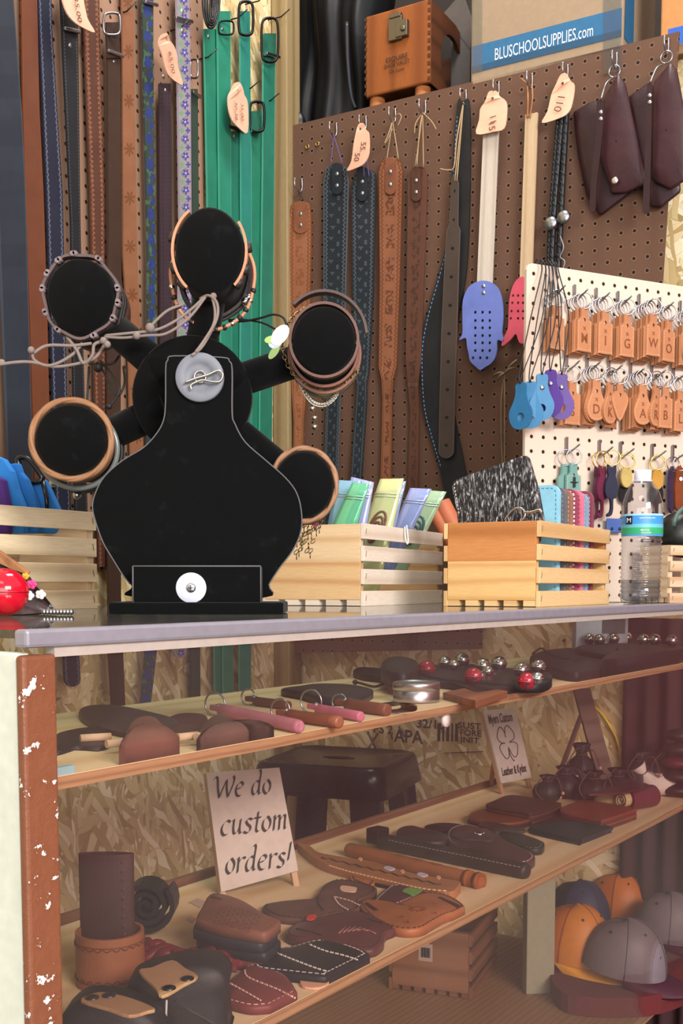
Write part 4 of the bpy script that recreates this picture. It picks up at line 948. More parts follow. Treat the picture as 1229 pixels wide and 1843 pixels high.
m = M(); m.prism(P, Y1*.014); fp = obj('front_panel', m, VEL, st, weld=True, bevel=.0015)
m = M(); m.tube(P[5:-5], .0008, 5); obj('worn_edge', m, EDGEV, fp)
m = M(); q = [ony(239, 1086, 1.2045), ony(239, 1019, 1.2045), ony(469, 1019, 1.2045), ony(469, 1086, 1.2045)]; m.tube([q[0], q[1]], .0009, 5); m.tube([q[1], q[2]], .0009, 5); m.tube([q[2], q[3]], .0007, 5); obj('worn_edge', m, EDGEV, st)
hubc = ony(345, 712, 1.285); R_ = 106*1.285/2000
m = M(); m.lathe(hubc, Y1, [(0, 0), (R_-.002, 0), (R_, .002), (R_, .016), (R_-.002, .018), (0, .018)], 48); m.lathe(V((hubc.x, 1.2485, hubc.z)), Y1, [(.02, 0), (.02, .04)], 20); obj('hub_disc', m, VEL, st)
KG = plain('#70747e', .55)
kc = ony(360, 680, 1.2345); m = M(); m.lathe(kc, -Y1, [(.0265, 0), (.0265, .004), (.0255, .005), (.016, .005), (.0155, .0042), (.006, .0042), (.0055, .005), (0, .005)], 40); obj('knob', m, KG, st)
CR = metal('#b5b2aa', .3)
m = M(); YY = 1.2265; m.tube(circ(ony(360, 678, YY), X1, Z, .0062, n=20), .0011, 8, True)
m.tube(cr([ony(x, y, YY-.002) for x, y in ((333, 688), (352, 681), (375, 674), (392, 667), (401, 674), (396, 686), (382, 687), (365, 684), (350, 689), (343, 694), (345, 701))], 5), .0013, 8); obj('cotter_pin', m, CR, st)
m = M(); wc = ony(344, 1058, 1.205); m.lathe(wc, -Y1, [(.0165, 0), (.0165, .0012), (.016, .0016), (.005, .0016)], 36); wsh = obj('washer', m, plain('#c3c9d8', .35), st)
m = M(); m.lathe(wc-Y1*.0012, -Y1, [(.0056, 0), (.0054, .0012), (.003, .0024), (0, .0026)], 20); m.box(wc-Y1*.0040, X1*.003, Y1*.0002, Z*.0006, 1); m.box(wc-Y1*.0040, X1*.0006, Y1*.0002, Z*.003, 1); obj('screw', m, [metal('#cfd2da', .25), plain('#3a3a3e')], wsh)
BARS = {'top': (376, 449, 61, 76), 'upper left': (143, 531, 60, 66), 'right': (583, 611, 56, 60), 'lower left': (126, 790, 65, 63), 'lower right': (546, 872, 54, 60)}
YF, YBK = 1.262, 1.365
BC = {}
for k, (x, y, rx, rz) in BARS.items():
    c = ony(x, y, YF); rx *= YF/2000; rz *= YF/2000; BC[k] = (c, rx, rz)
    prof = [(0, 0), (.90, 0), (.965, .003), (1, .009), (1, YBK-YF-.009), (.96, YBK-YF-.002), (0, YBK-YF)]
    rows = [[c+Y1*h+X1*(math.cos(q*math.pi/18)*rx*r)+Z*(math.sin(q*math.pi/18)*rz*r) for q in range(36)] for r, h in prof]
    m = M(); m.grid(rows, True); tb = obj('padded_bar', m, VEL, st)
    m = M(); cc = c+Y1*.06; d = (cc-V((hubc.x, cc.y, hubc.z))); d.normalize(); m.tube([V((hubc.x, 1.296, hubc.z))+d*.03, cc-d*min(rx, rz)*.6], .0185, 20); obj('stem', m, VEL, tb)
def band(bar, y0, wd, gap, th, mat, t, name='band', wob=0.0, dz=0.0, tilt=0.0, a0=0, a1=360):
    c, rx, rz = BC[bar]; n = 60; L, R, N = [], [], []
    for i in range(n+1):
        a = math.radians(a0+(a1-a0)*i/n); e = X1*math.cos(a)+Z*math.sin(a)
        g = gap+wob*math.sin(a*7)+wob*.6*math.sin(a*3+1); p = c+X1*(math.cos(a)*(rx+g))+Z*(math.sin(a)*(rz+g)+dz)+Y1*(y0+tilt*math.sin(a))
        L.append(p); R.append(p+Y1*wd); N.append(e)
    m = M(); m.ribbon(L, R, N, th); return obj(name, m, mat, t)
def ringcord(bar, y0, gap, r, mat, t, name='cord', wob=0.0, dz=0.0, tilt=0.0, k=7, ph=0):
    c, rx, rz = BC[bar]; P = []
    for i in range(64):
        a = 2*math.pi*i/64; g = gap+wob*math.sin(a*k+ph); P.append(c+X1*(math.cos(a)*(rx+g))+Z*(math.sin(a)*(rz+g)+dz)+Y1*(y0+tilt*math.sin(a)+wob*math.cos(a*k+ph)))
    m = M(); m.tube(P, r, 7, True); return obj(name, m, mat, t)
def at_bar(bar, ang, y0, gap):
    c, rx, rz = BC[bar]; a = math.radians(ang); return c+X1*(math.cos(a)*(rx+gap))+Z*(math.sin(a)*(rz+gap))+Y1*y0
def bracelet(label, bar, y0): return thing('bracelet', label, 'bracelet', at_bar(bar, -90, y0, .004), 'bracelets on the velvet stand')
MAUV = leather('#574949', .6, .25); GREYC = plain('#7b6f69', .8); DBR = leather('#4a2c22', .4, .3)
# upper left
t = bracelet('mauve-grey leather bracelet with wrapped knots on the front of the upper left bar', 'upper left', .008)
band('upper left', .002, .012, .005, .003, MAUV, t, wob=.0012)
for a in (12, 62, 100, 125, 150, 172, 205, 235, 292, 330, 352):
    m = M(); c = at_bar('upper left', a, .008, .0045); m.tube([c-Y1*.008, c+Y1*.008], .0028, 8); e = V((math.sin(math.radians(a)), 0, -math.cos(math.radians(a)))); m.tube([c-Y1*.008+e*.003, c+Y1*.008+e*.003], .0026, 8); obj('knot', m, leather('#74676a', .6), t)
m = M()
for P in (((196, 605, 1.27), (175, 640, 1.262), (150, 652, 1.26), (100, 660, 1.26), (58, 652, 1.255), (30, 652, 1.25), (0, 656, 1.25), (-30, 660, 1.25)), ((60, 636, 1.255), (85, 622, 1.26), (130, 622, 1.262), (165, 618, 1.266)), ((58, 628, 1.255), (62, 648, 1.256), (90, 658, 1.258), (128, 640, 1.262), (148, 618, 1.266)),
          ((120, 606, 1.27), (138, 630, 1.26), (150, 654, 1.258), (166, 640, 1.255), (170, 620, 1.255), (188, 614, 1.255))):
    m.tube(cr([ony(*q) for q in P], 6), .0019, 6)
for q in ((186, 613), (193, 620), (56, 630), (3, 653)): m.ball(ony(*q, 1.252), .0042, 8)
obj('cord_tail', m, GREYC, t)
t = bracelet('black cord bracelet with a dangling knotted end at the back of the upper left bar', 'upper left', .05)
for y, g in ((.040, .002), (.047, .003), (.056, .002)): ringcord('upper left', y, g, .0022, plain('#1d1a1a', .6), t, wob=.001)
m = M()
for P in (((180, 650, 1.33), (200, 672, 1.31), (215, 700, 1.30), (205, 722, 1.30), (196, 730, 1.30)), ((180, 655, 1.33), (196, 690, 1.31), (212, 712, 1.305), (224, 690, 1.31), (222, 660, 1.33)), ((160, 660, 1.32), (158, 700, 1.31), (156, 730, 1.31)), ((160, 655, 1.33), (200, 655, 1.32), (215, 640, 1.33))): m.tube(cr([ony(*q) for q in P], 6), .0014, 6)
m.ball(ony(176, 661, 1.325), .006, 10); m.ball(ony(196, 731, 1.30), .004, 8); obj('cord_tail', m, plain('#1d1a1a', .6), t)
t = bracelet('reddish-brown leather band deep on the upper left bar', 'upper left', .075); band('upper left', .066, .020, .003, .0025, DBR, t)
# top
PEACH = leather('#b9805f', .45, .15); SKIN = leather('#b9744c', .45, .2)
t = bracelet('peach leather bracelet with black wrapped beads on the front of the top bar', 'top', .008)
band('top', .003, .010, .004, .003, PEACH, t, a0=122, a1=232); band('top', .003, .010, .004, .003, PEACH, t, name='band_end', a0=-48, a1=38)
for a in (5, 163, 200, 224, 318, 338): m = M(); c = at_bar('top', a, .008, .004); e = V((-math.sin(math.radians(a)), 0, math.cos(math.radians(a)))); m.tube([c-e*.005, c+e*.005], .0048, 10); obj('wrapped_bead', m, leather('#2a2523', .5), t)
t = bracelet('silver and black beaded leather loop hanging loose behind the top bar', 'top', .04)
ringcord('top', .034, .009, .0022, PEACH, t, dz=-.022, wob=.0006); m = M()
for a in range(190, 350, 12): c = at_bar('top', a, .034, .009)-Z*.022; m.ball(c, .0036, 8, 0 if (a//12) % 3 else 1)
obj('beads', m, [leather('#26211f', .4), metal('#d7d4cc', .25)], t)
t = bracelet('dark braided bracelet with silver clasp low at the back of the top bar', 'top', .06)
for y, g in ((.050, .004), (.058, .006), (.066, .003)): band('top', y, .006, g, .003, leather('#2b2424', .4), t, dz=-.010, wob=.0005)
m = M(); m.ball(at_bar('top', -38, .052, .006)-Z*.01, .005, 10); m.ball(at_bar('top', -30, .058, .006)-Z*.01, .0042, 10); obj('clasp', m, metal('#d9d9dd', .2), t)
t = bracelet('long grey waxed cord looped from the top bar down to the grey knob', 'top', .07)
m = M()
for P in (((360, 538, 1.27), (376, 532, 1.262), (390, 545, 1.255), (391, 570, 1.245), (378, 600, 1.238), (362, 626, 1.231), (345, 640, 1.228)), ((382, 536, 1.262), (387, 560, 1.25), (384, 585, 1.24), (366, 615, 1.232), (352, 634, 1.228)),
          ((366, 536, 1.265), (345, 556, 1.262), (315, 578, 1.26), (280, 594, 1.258), (230, 600, 1.258), (190, 604, 1.262)), ((370, 534, 1.265), (340, 572, 1.26), (300, 600, 1.257), (262, 604, 1.258), (222, 608, 1.26), (188, 606, 1.262)), ((270, 588, 1.258), (300, 560, 1.262), (330, 548, 1.266))): m.tube(cr([ony(*q) for q in P], 6), .0017, 6)
m.ball(ony(270, 590, 1.256), .0055, 10); m.ball(ony(246, 604, 1.257), .0045, 10); m.ball(ony(384, 533, 1.263), .004, 8); obj('cord', m, GREYC, t)
# right
t = bracelet('dark brown leather cuff with an open lifted end on the right bar', 'right', .008)
band('right', .001, .014, .004, .003, leather('#5a3a30', .4, .3), t); band('right', .004, .016, .014, .003, leather('#44302c', .4, .3), t, name='cuff_end', a0=5, a1=135, dz=.004)
t = bracelet('reddish-brown double leather band on the underside of the right bar', 'right', .03)
band('right', .020, .010, .005, .003, leather('#6e3d2a', .4, .3), t, dz=-.006); band('right', .032, .008, .007, .003, leather('#7a4832', .4, .3), t, dz=-.009)
t = bracelet('lime green and dark band on the back of the right bar', 'right', .06); band('right', .048, .012, .005, .003, plain('#9ab85c', .5), t, dz=-.008, wob=.0008); band('right', .062, .016, .006, .003, leather('#5a4c3a', .4), t, name='inner_band', dz=-.008)
t = bracelet('thin gold chain bracelet with white and green enamel leaf charms on the right bar', 'right', .02)
m = M(); c, rx, rz = BC['right']
for i in range(40):
    a = math.radians(110+i*5.5); p = c+X1*(math.cos(a)*(rx+.012))+Z*(math.sin(a)*(rz+.010))+Y1*(.018+.02*abs(math.sin(a))); e = V((-math.sin(a), .3 if i % 2 else -.3, math.cos(a))); m.tube(circ(p, e.normalized(), V((.2, 1, 0)).normalized() if i % 2 else V((math.cos(a), 0, math.sin(a))), .0032, .0022, 8), .0007, 5, True)
obj('chain', m, metal('#8d7a58', .35), t)
for (x, y, cc, rx_, rz_, an) in ((504, 603, '#dedbd2', .013, .008, .9), (496, 614, '#aeb4c8', .009, .007, .7), (487, 611, '#8fae56', .007, .004, .2), (493, 634, '#6f8a44', .009, .004, .9)):
    m = M(); e = X1*math.cos(an)+Z*math.sin(an); f_ = -X1*math.sin(an)+Z*math.cos(an); m.prism(circ(ony(x, y, 1.252+rx_*.3-.002*(x > 500)), e, f_, rx_, rz_, 14), Y1*.0008); obj('leaf_charm', m, plain(cc, .3), t)
t = bracelet('black waxed cord running from the top bar to the right bar', 'right', .045)
m = M()
for P in (((412, 578, 1.32), (440, 578, 1.30), (470, 572, 1.28), (492, 566, 1.27), (510, 572, 1.262), (517, 590, 1.26)), ((412, 576, 1.32), (445, 576, 1.30), (475, 582, 1.28), (498, 594, 1.262))): m.tube(cr([ony(*q) for q in P], 6), .0013, 6)
ringcord('right', .042, .004, .0015, plain('#161618'), t); obj('cord_tail', m, plain('#161618'), t)
t = bracelet('silver chain with a small charm dangling below the right bar', 'right', .07)
m = M(); P = cr([ony(x, y, 1.31) for x, y in ((540, 690), (552, 712), (566, 726), (585, 728), (602, 715), (610, 692))], 8)
for i in range(len(P)-1):
    d = (P[i+1]-P[i]).normalized(); m.tube(circ(P[i], d, Y1 if i % 2 else d.cross(Y1), .0034, .0022, 8), .0007, 5, True)
for q in ((562, 735), (566, 752), (566, 768)): m.ball(ony(*q, 1.31), .004, 8)
obj('chain', m, metal('#b5b0a2', .3), t); ringcord('right', .078, .002, .001, metal('#b5b0a2', .3), t, 'chain_loop')
# lower left
t = bracelet('twisted tan leather wrap bracelet on the lower left bar', 'lower left', .006)
for ph in (0, 2.1, 4.2): ringcord('lower left', .006, .004, .0028, leather('#8f6748', .5, .25), t, wob=.0012, k=3, ph=ph)
band('lower left', .012, .012, .004, .003, leather('#8a5a3c', .5), t, dz=-.003)
t = bracelet('clear and black cord bracelet with silver beads on the lower left bar', 'lower left', .05)
for y, cc in ((.034, '#6d7270'), (.042, '#1b1c1e'), (.050, '#565a58'), (.058, '#222325'), (.066, '#5c605d')): ringcord('lower left', y, .005, .0034, plain(cc, .2), t, dz=-.007)
m = M(); m.ball(at_bar('lower left', 232, .044, .009)-Z*.006, .0055, 10); m.ball(at_bar('lower left', 262, .06, .012)-Z*.006, .0055, 10); obj('silver_bead', m, SILV, t)
# lower right
t = bracelet('tan braided leather band on the front of the lower right bar', 'lower right', .006)
for ph in (0, 3.1): ringcord('lower right', .005, .003, .0026, leather('#916c50', .5, .25), t, wob=.0008, k=5, ph=ph)
band('lower right', .011, .014, .004, .003, leather('#7d4c33', .5), t, dz=-.002)
t = bracelet('cluster of fine bronze chains dangling below the lower right bar', 'lower right', .04)
m = M()
for (x0, y0, x1, y1) in ((566, 930, 588, 945), (560, 932, 578, 962), (556, 935, 570, 968), (550, 940, 556, 1000), (545, 945, 548, 985), (540, 955, 536, 1005), (566, 940, 552, 1008), (572, 940, 574, 955), (552, 945, 532, 1010)):
    a, b_ = ony(x0, y0, 1.315), ony(x1, y1, 1.315); n = max(3, int((b_-a).length/.0052))
    for i in range(n):
        p = a+(b_-a)*(i/n)+X1*.003*math.sin(i*1.9+x0); d = Z if i % 2 else (Z+X1*.6).normalized(); m.tube(circ(p, d, Y1 if i % 2 else X1, .0034, .0022, 8), .0006, 5, True)
obj('chain', m, metal('#77684c', .35), t); ringcord('lower right', .045, .003, .0016, leather('#3a2a22'), t)
m = M(); m.bar(ony(575, 925, 1.31), ony(566, 950, 1.31), .004, .004); obj('red_bead', m, plain('#7d1f3a', .4), t)

# ------------------------------------------------------------------ slatted crates
def crate(C, E, S, w_, l, h, label, up, low, slat, z=TOP, nb=5, group='small pine slat crates'):
    C = V((C[0], C[1], z)); E = V((E[0], E[1], 0)).normalized(); S = V((S[0], S[1], 0)).normalized(); bz = .0095
    t = thing('slat_crate', label, 'crate', C+E*w_/2+S*l/2, group)
    for q, dr in ((0, 1), (l, -1)):
        m = M(); hh = (h-bz)/2
        for i, mi in ((0, 1), (1, 0)): m.box(C+E*(w_/2)+S*(q+dr*.006)+Z*(bz+hh*(i+.5)), E*(w_/2-.0065), S*.006, Z*hh/2, mi)
        obj('end_panel', m, [up, low], t, bevel=.0006)
    sh = (h-3*.0105)/4
    for side in (0, 1):
        for i in range(4):
            m = M(); jz = random.uniform(-.0008, .0008); e0 = .003 if side == 0 else w_-.003
            m.box(C+E*e0+S*(l/2)+Z*(i*(sh+.0105)+sh/2+jz*(i > 0)), S*(l/2), E*.003, Z*(sh/2)); sl = obj('slat', m, slat, t, bevel=.0006)
            if side == 0:
                m = M()
                for q in (.006, l-.006): m.bar(C-E*.0003+S*q+Z*(i*(sh+.0105)+sh*.35), C-E*.0003+S*(q+.002)+Z*(i*(sh+.0105)+sh*.7), .0008, .0008)
                obj('staple', m, plain('#6d675f', .4), sl)
    for i in range(nb):
        m = M(); m.box(C+E*(w_*(i+.5)/nb)+S*(l/2)+Z*(bz/2+.0004), S*(l/2-.001), E*(w_/nb*.33), Z*(bz/2-.0005)); obj('base_slat', m, slat, t)
    return t, C, E, S
PW = ('#e2c9a4', '#c39a68'); P_HI = pine(*PW); P_ORG = pine('#c98a52', '#9c5f2f', .45); P_YEL = pine('#dcb77c', '#c2935a', 1.2); P_PALE = pine('#dcc6a6', '#b99a74', 1.2); P_WHT = pine('#e3d6c8', '#c9b6a2', .8)
kL = .205+.0
CL = ony(176, 1100, 1.52)
tL, cL, eL, sL = crate((CL.x, CL.y), (-.87, .5), (-.5, -.86), .14, .37, .130, 'pale slatted pine crate at the left end of the counter holding blue felt bags', P_PALE, P_PALE, pine('#d9c8a8', '#ab9270', .6))
tM, cM, eM, sM = crate((.034, 1.676), (-.91, .414), (.415, .91), .175, .355, .1235, 'slatted pine crate holding shiny zip pouches, right of the velvet stand', pine('#ddc4a0', '#c29d70', .8), pine('#d9b98c', '#b98a5a', .8), P_WHT)
tR, cR, eR, sR = crate((.287, 1.614), (-.8876, .4605), (.5111, .8595), .150, .33, .1245, 'warm two-tone slatted pine crate holding leather wallets, beside the water bottle', P_ORG, P_YEL, pine('#e2c08e', '#c09560', .6))
tB, cB, eB, sB = crate((.585, 1.985), (-.5, .86), (.86, .5), .075, .13, .103, 'slatted pine crate behind the water bottle at the right edge', P_PALE, P_PALE, pine('#dcc3a4', '#b98f6a', .6))
def proj(p):
    d = p-C0; cp, sp_ = math.cos(PITCH), math.sin(PITCH); dep = d.y*cp-d.z*sp_; up = d.y*sp_+d.z*cp
    return 614.5+F_PX*d.x/dep, CY-F_PX*up/dep
# zip pouches
def pouch_bag(tt, quad, c1, c2, label, content=None, lift=0.0):
    p0 = cM+sM*tt; q = [onpl(x, y, p0, sM) for x, y in quad]    # bl, tl, tr, br
    for i, j in ((0, 1), (3, 2)):
        d = (q[i]-q[j]); k = (q[j].z-(TOP+.014))/max(1e-4, (q[j].z-q[i].z)); k = min(k, 2.4); q[i] = q[j]+d*k
        off = (q[i]-p0).dot(eM); off = min(max(off, .012), .163); q[i] = p0+eM*off+Z*(q[i].z-TOP)
    t = thing('zip_pouch', label, 'pouch', (q[0]+q[3])/2, 'shiny zip pouches in the pine crate')
    n = -sM; m = M(); rows = []
    for i in range(9):
        k = i/8; a = q[1]+(q[0]-q[1])*k; b_ = q[2]+(q[3]-q[2])*k; bul = .005*math.sin(k*math.pi); rows.append([a+(b_-a)*(j/6)+n*(bul*math.sin(j/6*math.pi)+.0006*math.sin(j*2.2+i)) for j in range(7)])
    m.grid(rows); m.grid([[p-n*.003 for p in r] for r in rows]); m.grid([[rows[i][0] for i in range(9)], [rows[i][0]-n*.003 for i in range(9)]]); m.grid([[rows[i][-1] for i in range(9)], [rows[i][-1]-n*.003 for i in range(9)]])
    m.grid([rows[0], [p-n*.003 for p in rows[0]]]); obj('pouch_film', m, film(c1, c2), t)
    m = M(); 
    for k in (.13, .155): m.tube([q[1]+(q[0]-q[1])*k+n*.003, q[2]+(q[3]-q[2])*k+n*.003], .0009, 6)
    obj('zip_closure', m, film('#cfe0d8', c1), t)
    if content:
        m = M(); c = q[1]*.3+q[2]*.3+q[0]*.2+q[3]*.2; u = (q[2]-q[1]).normalized(); v = (q[1]-q[0]).normalized(); wd = (q[2]-q[1]).length
        for i in range(4): m.tube(circ(c+n*(.0035+.0012*i)-v*.006*i, u, v, wd*.30-.002*i, .022-.003*i, 18), .0022, 6, True)
        obj('coiled_bracelet', m, leather(content, .5), t)
    return t
pouch_bag(.065, [(590, 942), (606, 864), (650, 866), (640, 942)], '#6fc9d6', '#8fa6e0', 'cyan iridescent zip pouch at the left of the crate')
pouch_bag(.105, [(612, 942), (632, 858), (672, 868), (660, 942)], '#b9a6dc', '#9fc0e6', 'lilac iridescent zip pouch behind the green one')
pouch_bag(.045, [(598, 945), (634, 868), (664, 871), (642, 945)], '#5fb98c', '#77cfa6', 'green iridescent zip pouch leaning in front of the cyan one')
pouch_bag(.165, [(650, 942), (690, 876), (730, 866), (712, 942)], '#8d9ad6', '#a8c8e8', 'blue-lilac zip pouch behind the yellow one')
pouch_bag(.135, [(655, 945), (684, 862), (726, 861), (706, 950)], '#c9d288', '#dfe3b4', 'yellow-green zip pouch holding a coiled brown bracelet, tallest in the crate', '#6b4a3a')
pouch_bag(.225, [(708, 948), (738, 878), (776, 880), (744, 950)], '#8fa0d8', '#a6b6ea', 'periwinkle zip pouch between the yellow and the mint one')
pouch_bag(.275, [(724, 952), (754, 881), (803, 885), (768, 955)], '#9fc8a2', '#c4dcb8', 'mint green zip pouch holding a coiled teal bracelet, at the right end of the crate', '#3e5a5c')
m = M(); c = onpl(730, 966, cM-eM*.003, eM); m.tube(cr([c+sM*.004+Z*.019, c+sM*.006-eM*.002-Z*.004, c-eM*.003-Z*.012, c-sM*.006-eM*.002-Z*.002, c-sM*.004+Z*.016], 5), .0012, 6); tag(obj('wire_tie', m, plain('#efebe6', .4)), 'white wire tie looped over the top slat of the pouch crate', 'tie')
for (a, b_, r, lab) in (((818, 950), (795, 905), .016, 'orange-tan roll of leather standing between the two middle crates'), ((800, 955), (782, 920), .012, 'smaller orange leather roll leaning behind the pouch crate')):
    p, q = ony(a[0], a[1], 2.02), ony(b_[0], b_[1], 2.03); d = (p-q).normalized(); p = p+d*((p.z-(TOP+.012))/max(.05, -d.z)); m = M(); m.tube([p, q], r, 16, cap=False); m.tube([q, p], r*.7, 16, cap=False)
    tag(obj('leather_roll', m, leather('#b5694a', .5, .2)), lab, 'leather roll')

# wallets in the right crate
def wallet(tt, x_r, ytop, wd, col, label, stitch='#d8c8b8', th=.010, rad=.014, lace=False):
    lo, hi = 0.0, .36
    for _ in range(40):
        mid = (lo+hi)/2; lo, hi = (mid, hi) if proj(cR+sR*mid+eR*.014+Z*.15)[0] < x_r else (lo, mid)
    tt = lo if tt is None else tt; p0 = cR+sR*tt; r = p0+eR*.014; zt = onpl(x_r, ytop, p0, sR).z; zb = TOP+.0105; n = -sR
    pts = [r+Z*zb-Z*TOP]; pts = []
    z0 = V((r.x, r.y, 0)); 
    for a in range(0, 7): b_ = a*math.pi/12; pts.append(z0+eR*(rad-rad*math.cos(b_))+Z*(zt-rad+rad*math.sin(b_)))
    for a in range(0, 7): b_ = math.pi/2-a*math.pi/12; pts.append(z0+eR*(wd-rad+rad*math.cos(b_))+Z*(zt-rad+rad*math.sin(b_)))
    pts += [z0+eR*wd+Z*zb, z0+Z*zb]
    t = thing('wallet', label, 'wallet', z0+eR*wd/2+Z*zb, 'leather wallets standing in the right crate')
    m = M(); m.prism(pts, -n*(th*.45)); obj('front_cover', m, leather(col, .45, .2), t, bevel=.0012)
    m = M(); m.prism([p-n*(th*.55) for p in pts], -n*(th*.45)); obj('back_cover', m, leather(col, .45, .25), t, bevel=.0012)
    m = M(); P = inset(pts, n, .005); m.dashes([p+n*.0004 for p in P[0:15]+[P[-1]]] if False else [p+n*.0004 for p in [P[-1]]+P[:14]], .004, .003, .0012 if not lace else .004, n); obj('stitching', m, plain(stitch, .7), t)
    return t
wallet(.115, 1003, 872, .10, '#86bfd6', 'light blue stitched wallet, first behind the hair-on-hide wallet', '#4d7f96')
wallet(.145, 1019, 876, .10, '#5d6068', 'grey wallet just behind the light blue one', '#8a8d94')
wallet(.172, 1029, 880, .10, '#8c6450', 'tan-brown wallet behind the grey one', '#c9a288')
wallet(.198, 1046, 879, .10, '#8d3a52', 'wallet laced with wide white thread between the brown and the pink one', '#e3d4dc', lace=True)
wallet(.226, 1061, 881, .10, '#cf6f88', 'bright pink stitched wallet in the middle of the row', '#9c3f58')
wallet(.250, 1077, 886, .10, '#7899b4', 'grey-blue wallet behind the pink one', '#b9cad6')
wallet(.276, 1092, 882, .10, '#7d3a4c', 'burgundy pebbled wallet furthest back in the row', '#c79aa6')
# hair-on-hide wallet with a bent clip
p0 = cR+sR*.03; q = [onpl(x, y, p0, sR) for x, y in ((828, 985), (822, 925), (813, 874), (817, 866), (826, 861), (938, 821), (945, 820), (949, 824), (966, 880), (976, 938), (966, 985))]
t = thing('hide_wallet', 'large black and white hair-on-hide wallet leaning in the front of the right crate', 'wallet', V((p0.x, p0.y, TOP+.012))+eR*.07)
m = M(); m.prism(q, sR*.012); obj('cover', m, hairhide(), t, bevel=.002)
m = M(); P = inset(q, sR, .004); m.dashes([p-sR*.0006 for p in P[1:5]], .003, .0025, .0012, -sR); obj('stitching', m, plain('#c9c6c0', .7), t)
m = M(); pp = lambda x, y: onpl(x, y, cR+sR*.012, sR)
m.tube(cr([pp(x, y) for x, y in ((908, 936), (918, 922), (928, 915), (940, 916), (945, 926), (940, 936))], 6), .0016, 7); m.tube(cr([pp(x, y) for x, y in ((942, 922), (955, 922), (970, 918), (974, 922))], 5), .0024, 7)
tag(obj('wire_clip', m, metal('#d3d3d8', .2)), 'bent silver wire clip hooked on the front of the hair-on-hide wallet', 'clip')
# dark cap in the far crate
m = M(); c = cB+sB*.075+eB*.037+Z*.125; m.ball(c, .055, 20, 0, (1, .62, .8)); t = thing('moulded_case', 'black-green moulded case in the crate behind the bottle', 'case', c-Z*.05)
obj('shell', m, plain('#121715', .35), t)
m = M(); P = [c+sB*(.052*math.cos(a*math.pi/10))-eB*.02+Z*(.040*math.sin(a*math.pi/10)+.012) for a in range(11)]; m.tube(P, .004, 8); obj('rim', m, plain('#46605a', .4), t)

# ------------------------------------------------------------------ water bottle
bc = ony(1152, 1083, 1.9); bc.z = TOP+.0008
t = thing('water_bottle', 'clear plastic water bottle with a white cap and a blue-green label', 'bottle', V(bc))
prof = [(0, .004), (.018, .002), (.027, .0), (.032, .003), (.0345, .012)]
for i in range(1, 60):
    k = i/60; prof.append((.0335+.0013*math.sin(i*1.35), .012+.098*k))
prof += [(.0335, .113), (.034, .116), (.034, .150), (.0345, .153), (.0342, .160), (.0325, .172), (.0285, .186), (.0225, .198), (.0165, .206), (.0128, .211), (.0122, .213), (.0122, .217)]
m = M(); m.lathe(bc, Z, prof, 36)
pet = glass('#eef0f4', 1.6, .06, .03); obj('bottle_wall', m, pet, t)
m = M(); m.lathe(bc, Z, [(0, .005), (.025, .004), (.031, .008), (.0325, .016), (.0325, .040), (0, .0402)], 32); obj('water', m, glass('#d9dde2', 1.3, .0), t)
m = M(); m.lathe(bc, Z, [(.0125, .208), (.0138, .208), (.0142, .210), (.0142, .222), (.013, .2245), (0, .2245)], 28); m.lathe(bc, Z, [(.0155, .205), (.0155, .208), (.012, .208)], 28); obj('cap', m, plain('#d9dcea', .35), t)
def lab(z0, z1, mi, r=.0350):
    rows = [[bc+V((math.cos(a)*r, math.sin(a)*r, z)) for a in [(-math.pi*.99)+i*(math.pi*1.08)/30 for i in range(31)]] for z in (z0, z1)]; return rows
m = M(); m.grid(lab(.113, .150, 0)); lb = obj('label', m, plain('#3f8fd0', .35), t)
for z0, z1, c in ((.116, .127, '#2f9f6c'), (.127, .133, '#63b4c4'), (.147, .150, '#9fd0ea')): m = M(); m.grid(lab(z0, z1, 0, .0352)); obj('label_band', m, plain(c, .35), lb)
m = M(); view = (V((0, 0, 0))-V((bc.x, bc.y, 0))).normalized(); rt = view.cross(Z)*-1
rt = Z.cross(view)
def on_label(m, s, ang, z, h, w_, mi):
    d = Matrix.Rotation(ang, 3, Z) @ view; text_into(m, s, V((bc.x, bc.y, bc.z+z))+d*.0356, Z.cross(d), Z, h, w_, mi=mi, thick=.0003)
d = Matrix.Rotation(-.62, 3, Z) @ view; c = V((bc.x, bc.y, bc.z+.1395))+d*.0356; m.box(c, Z.cross(d)*.006, d*.0003, Z*.0068, 0); text_into(m, 'M', c+d*.0004, Z.cross(d), Z, .008, .008, mi=1)
on_label(m, 'purified drinking water', .25, .143, .003, .026, 1); on_label(m, 'RECYCLE', .15, .1225, .0032, .014, 1); on_label(m, 'cap and bottle', .2, .1185, .0024, .017, 1)
obj('label_print', m, [plain('#141418'), plain('#dfeaf2', .5)], lb)

# ------------------------------------------------------------------ left end of the counter
FE = plain('#2b7fd0', .85); FE2 = plain('#2471bf', .85)
for i, (px, Y, c, lab_) in enumerate((([(-30, 900), (-30, 812), (4, 826), (19, 848), (28, 880), (42, 916), (42, 960), (-30, 960)], 1.455, FE, 'bright blue felt bag at the very left of the pale crate'), ([(20, 912), (8, 836), (30, 833), (36, 850), (46, 862), (67, 916), (67, 960), (20, 960)], 1.475, FE2, 'bright blue felt bag in the middle of the pale crate'), ([(62, 912), (52, 868), (74, 861), (80, 866), (104, 918), (104, 960), (62, 960)], 1.50, FE, 'bright blue felt bag nearest the velvet stand in the pale crate'), ([(-30, 912), (-20, 852), (4, 862), (14, 914), (14, 960), (-30, 960)], 1.437, plain('#4b2a78', .85), 'purple felt bag at the left edge of the pale crate'))):
    m = M(); m.prism([ony(x, y, Y+.0004*(y-860)) for x, y in px], V((.004, .010, 0))); tag(obj('felt_bag', m, c, bevel=.002), lab_, 'bag', 'felt bags in the left crate')
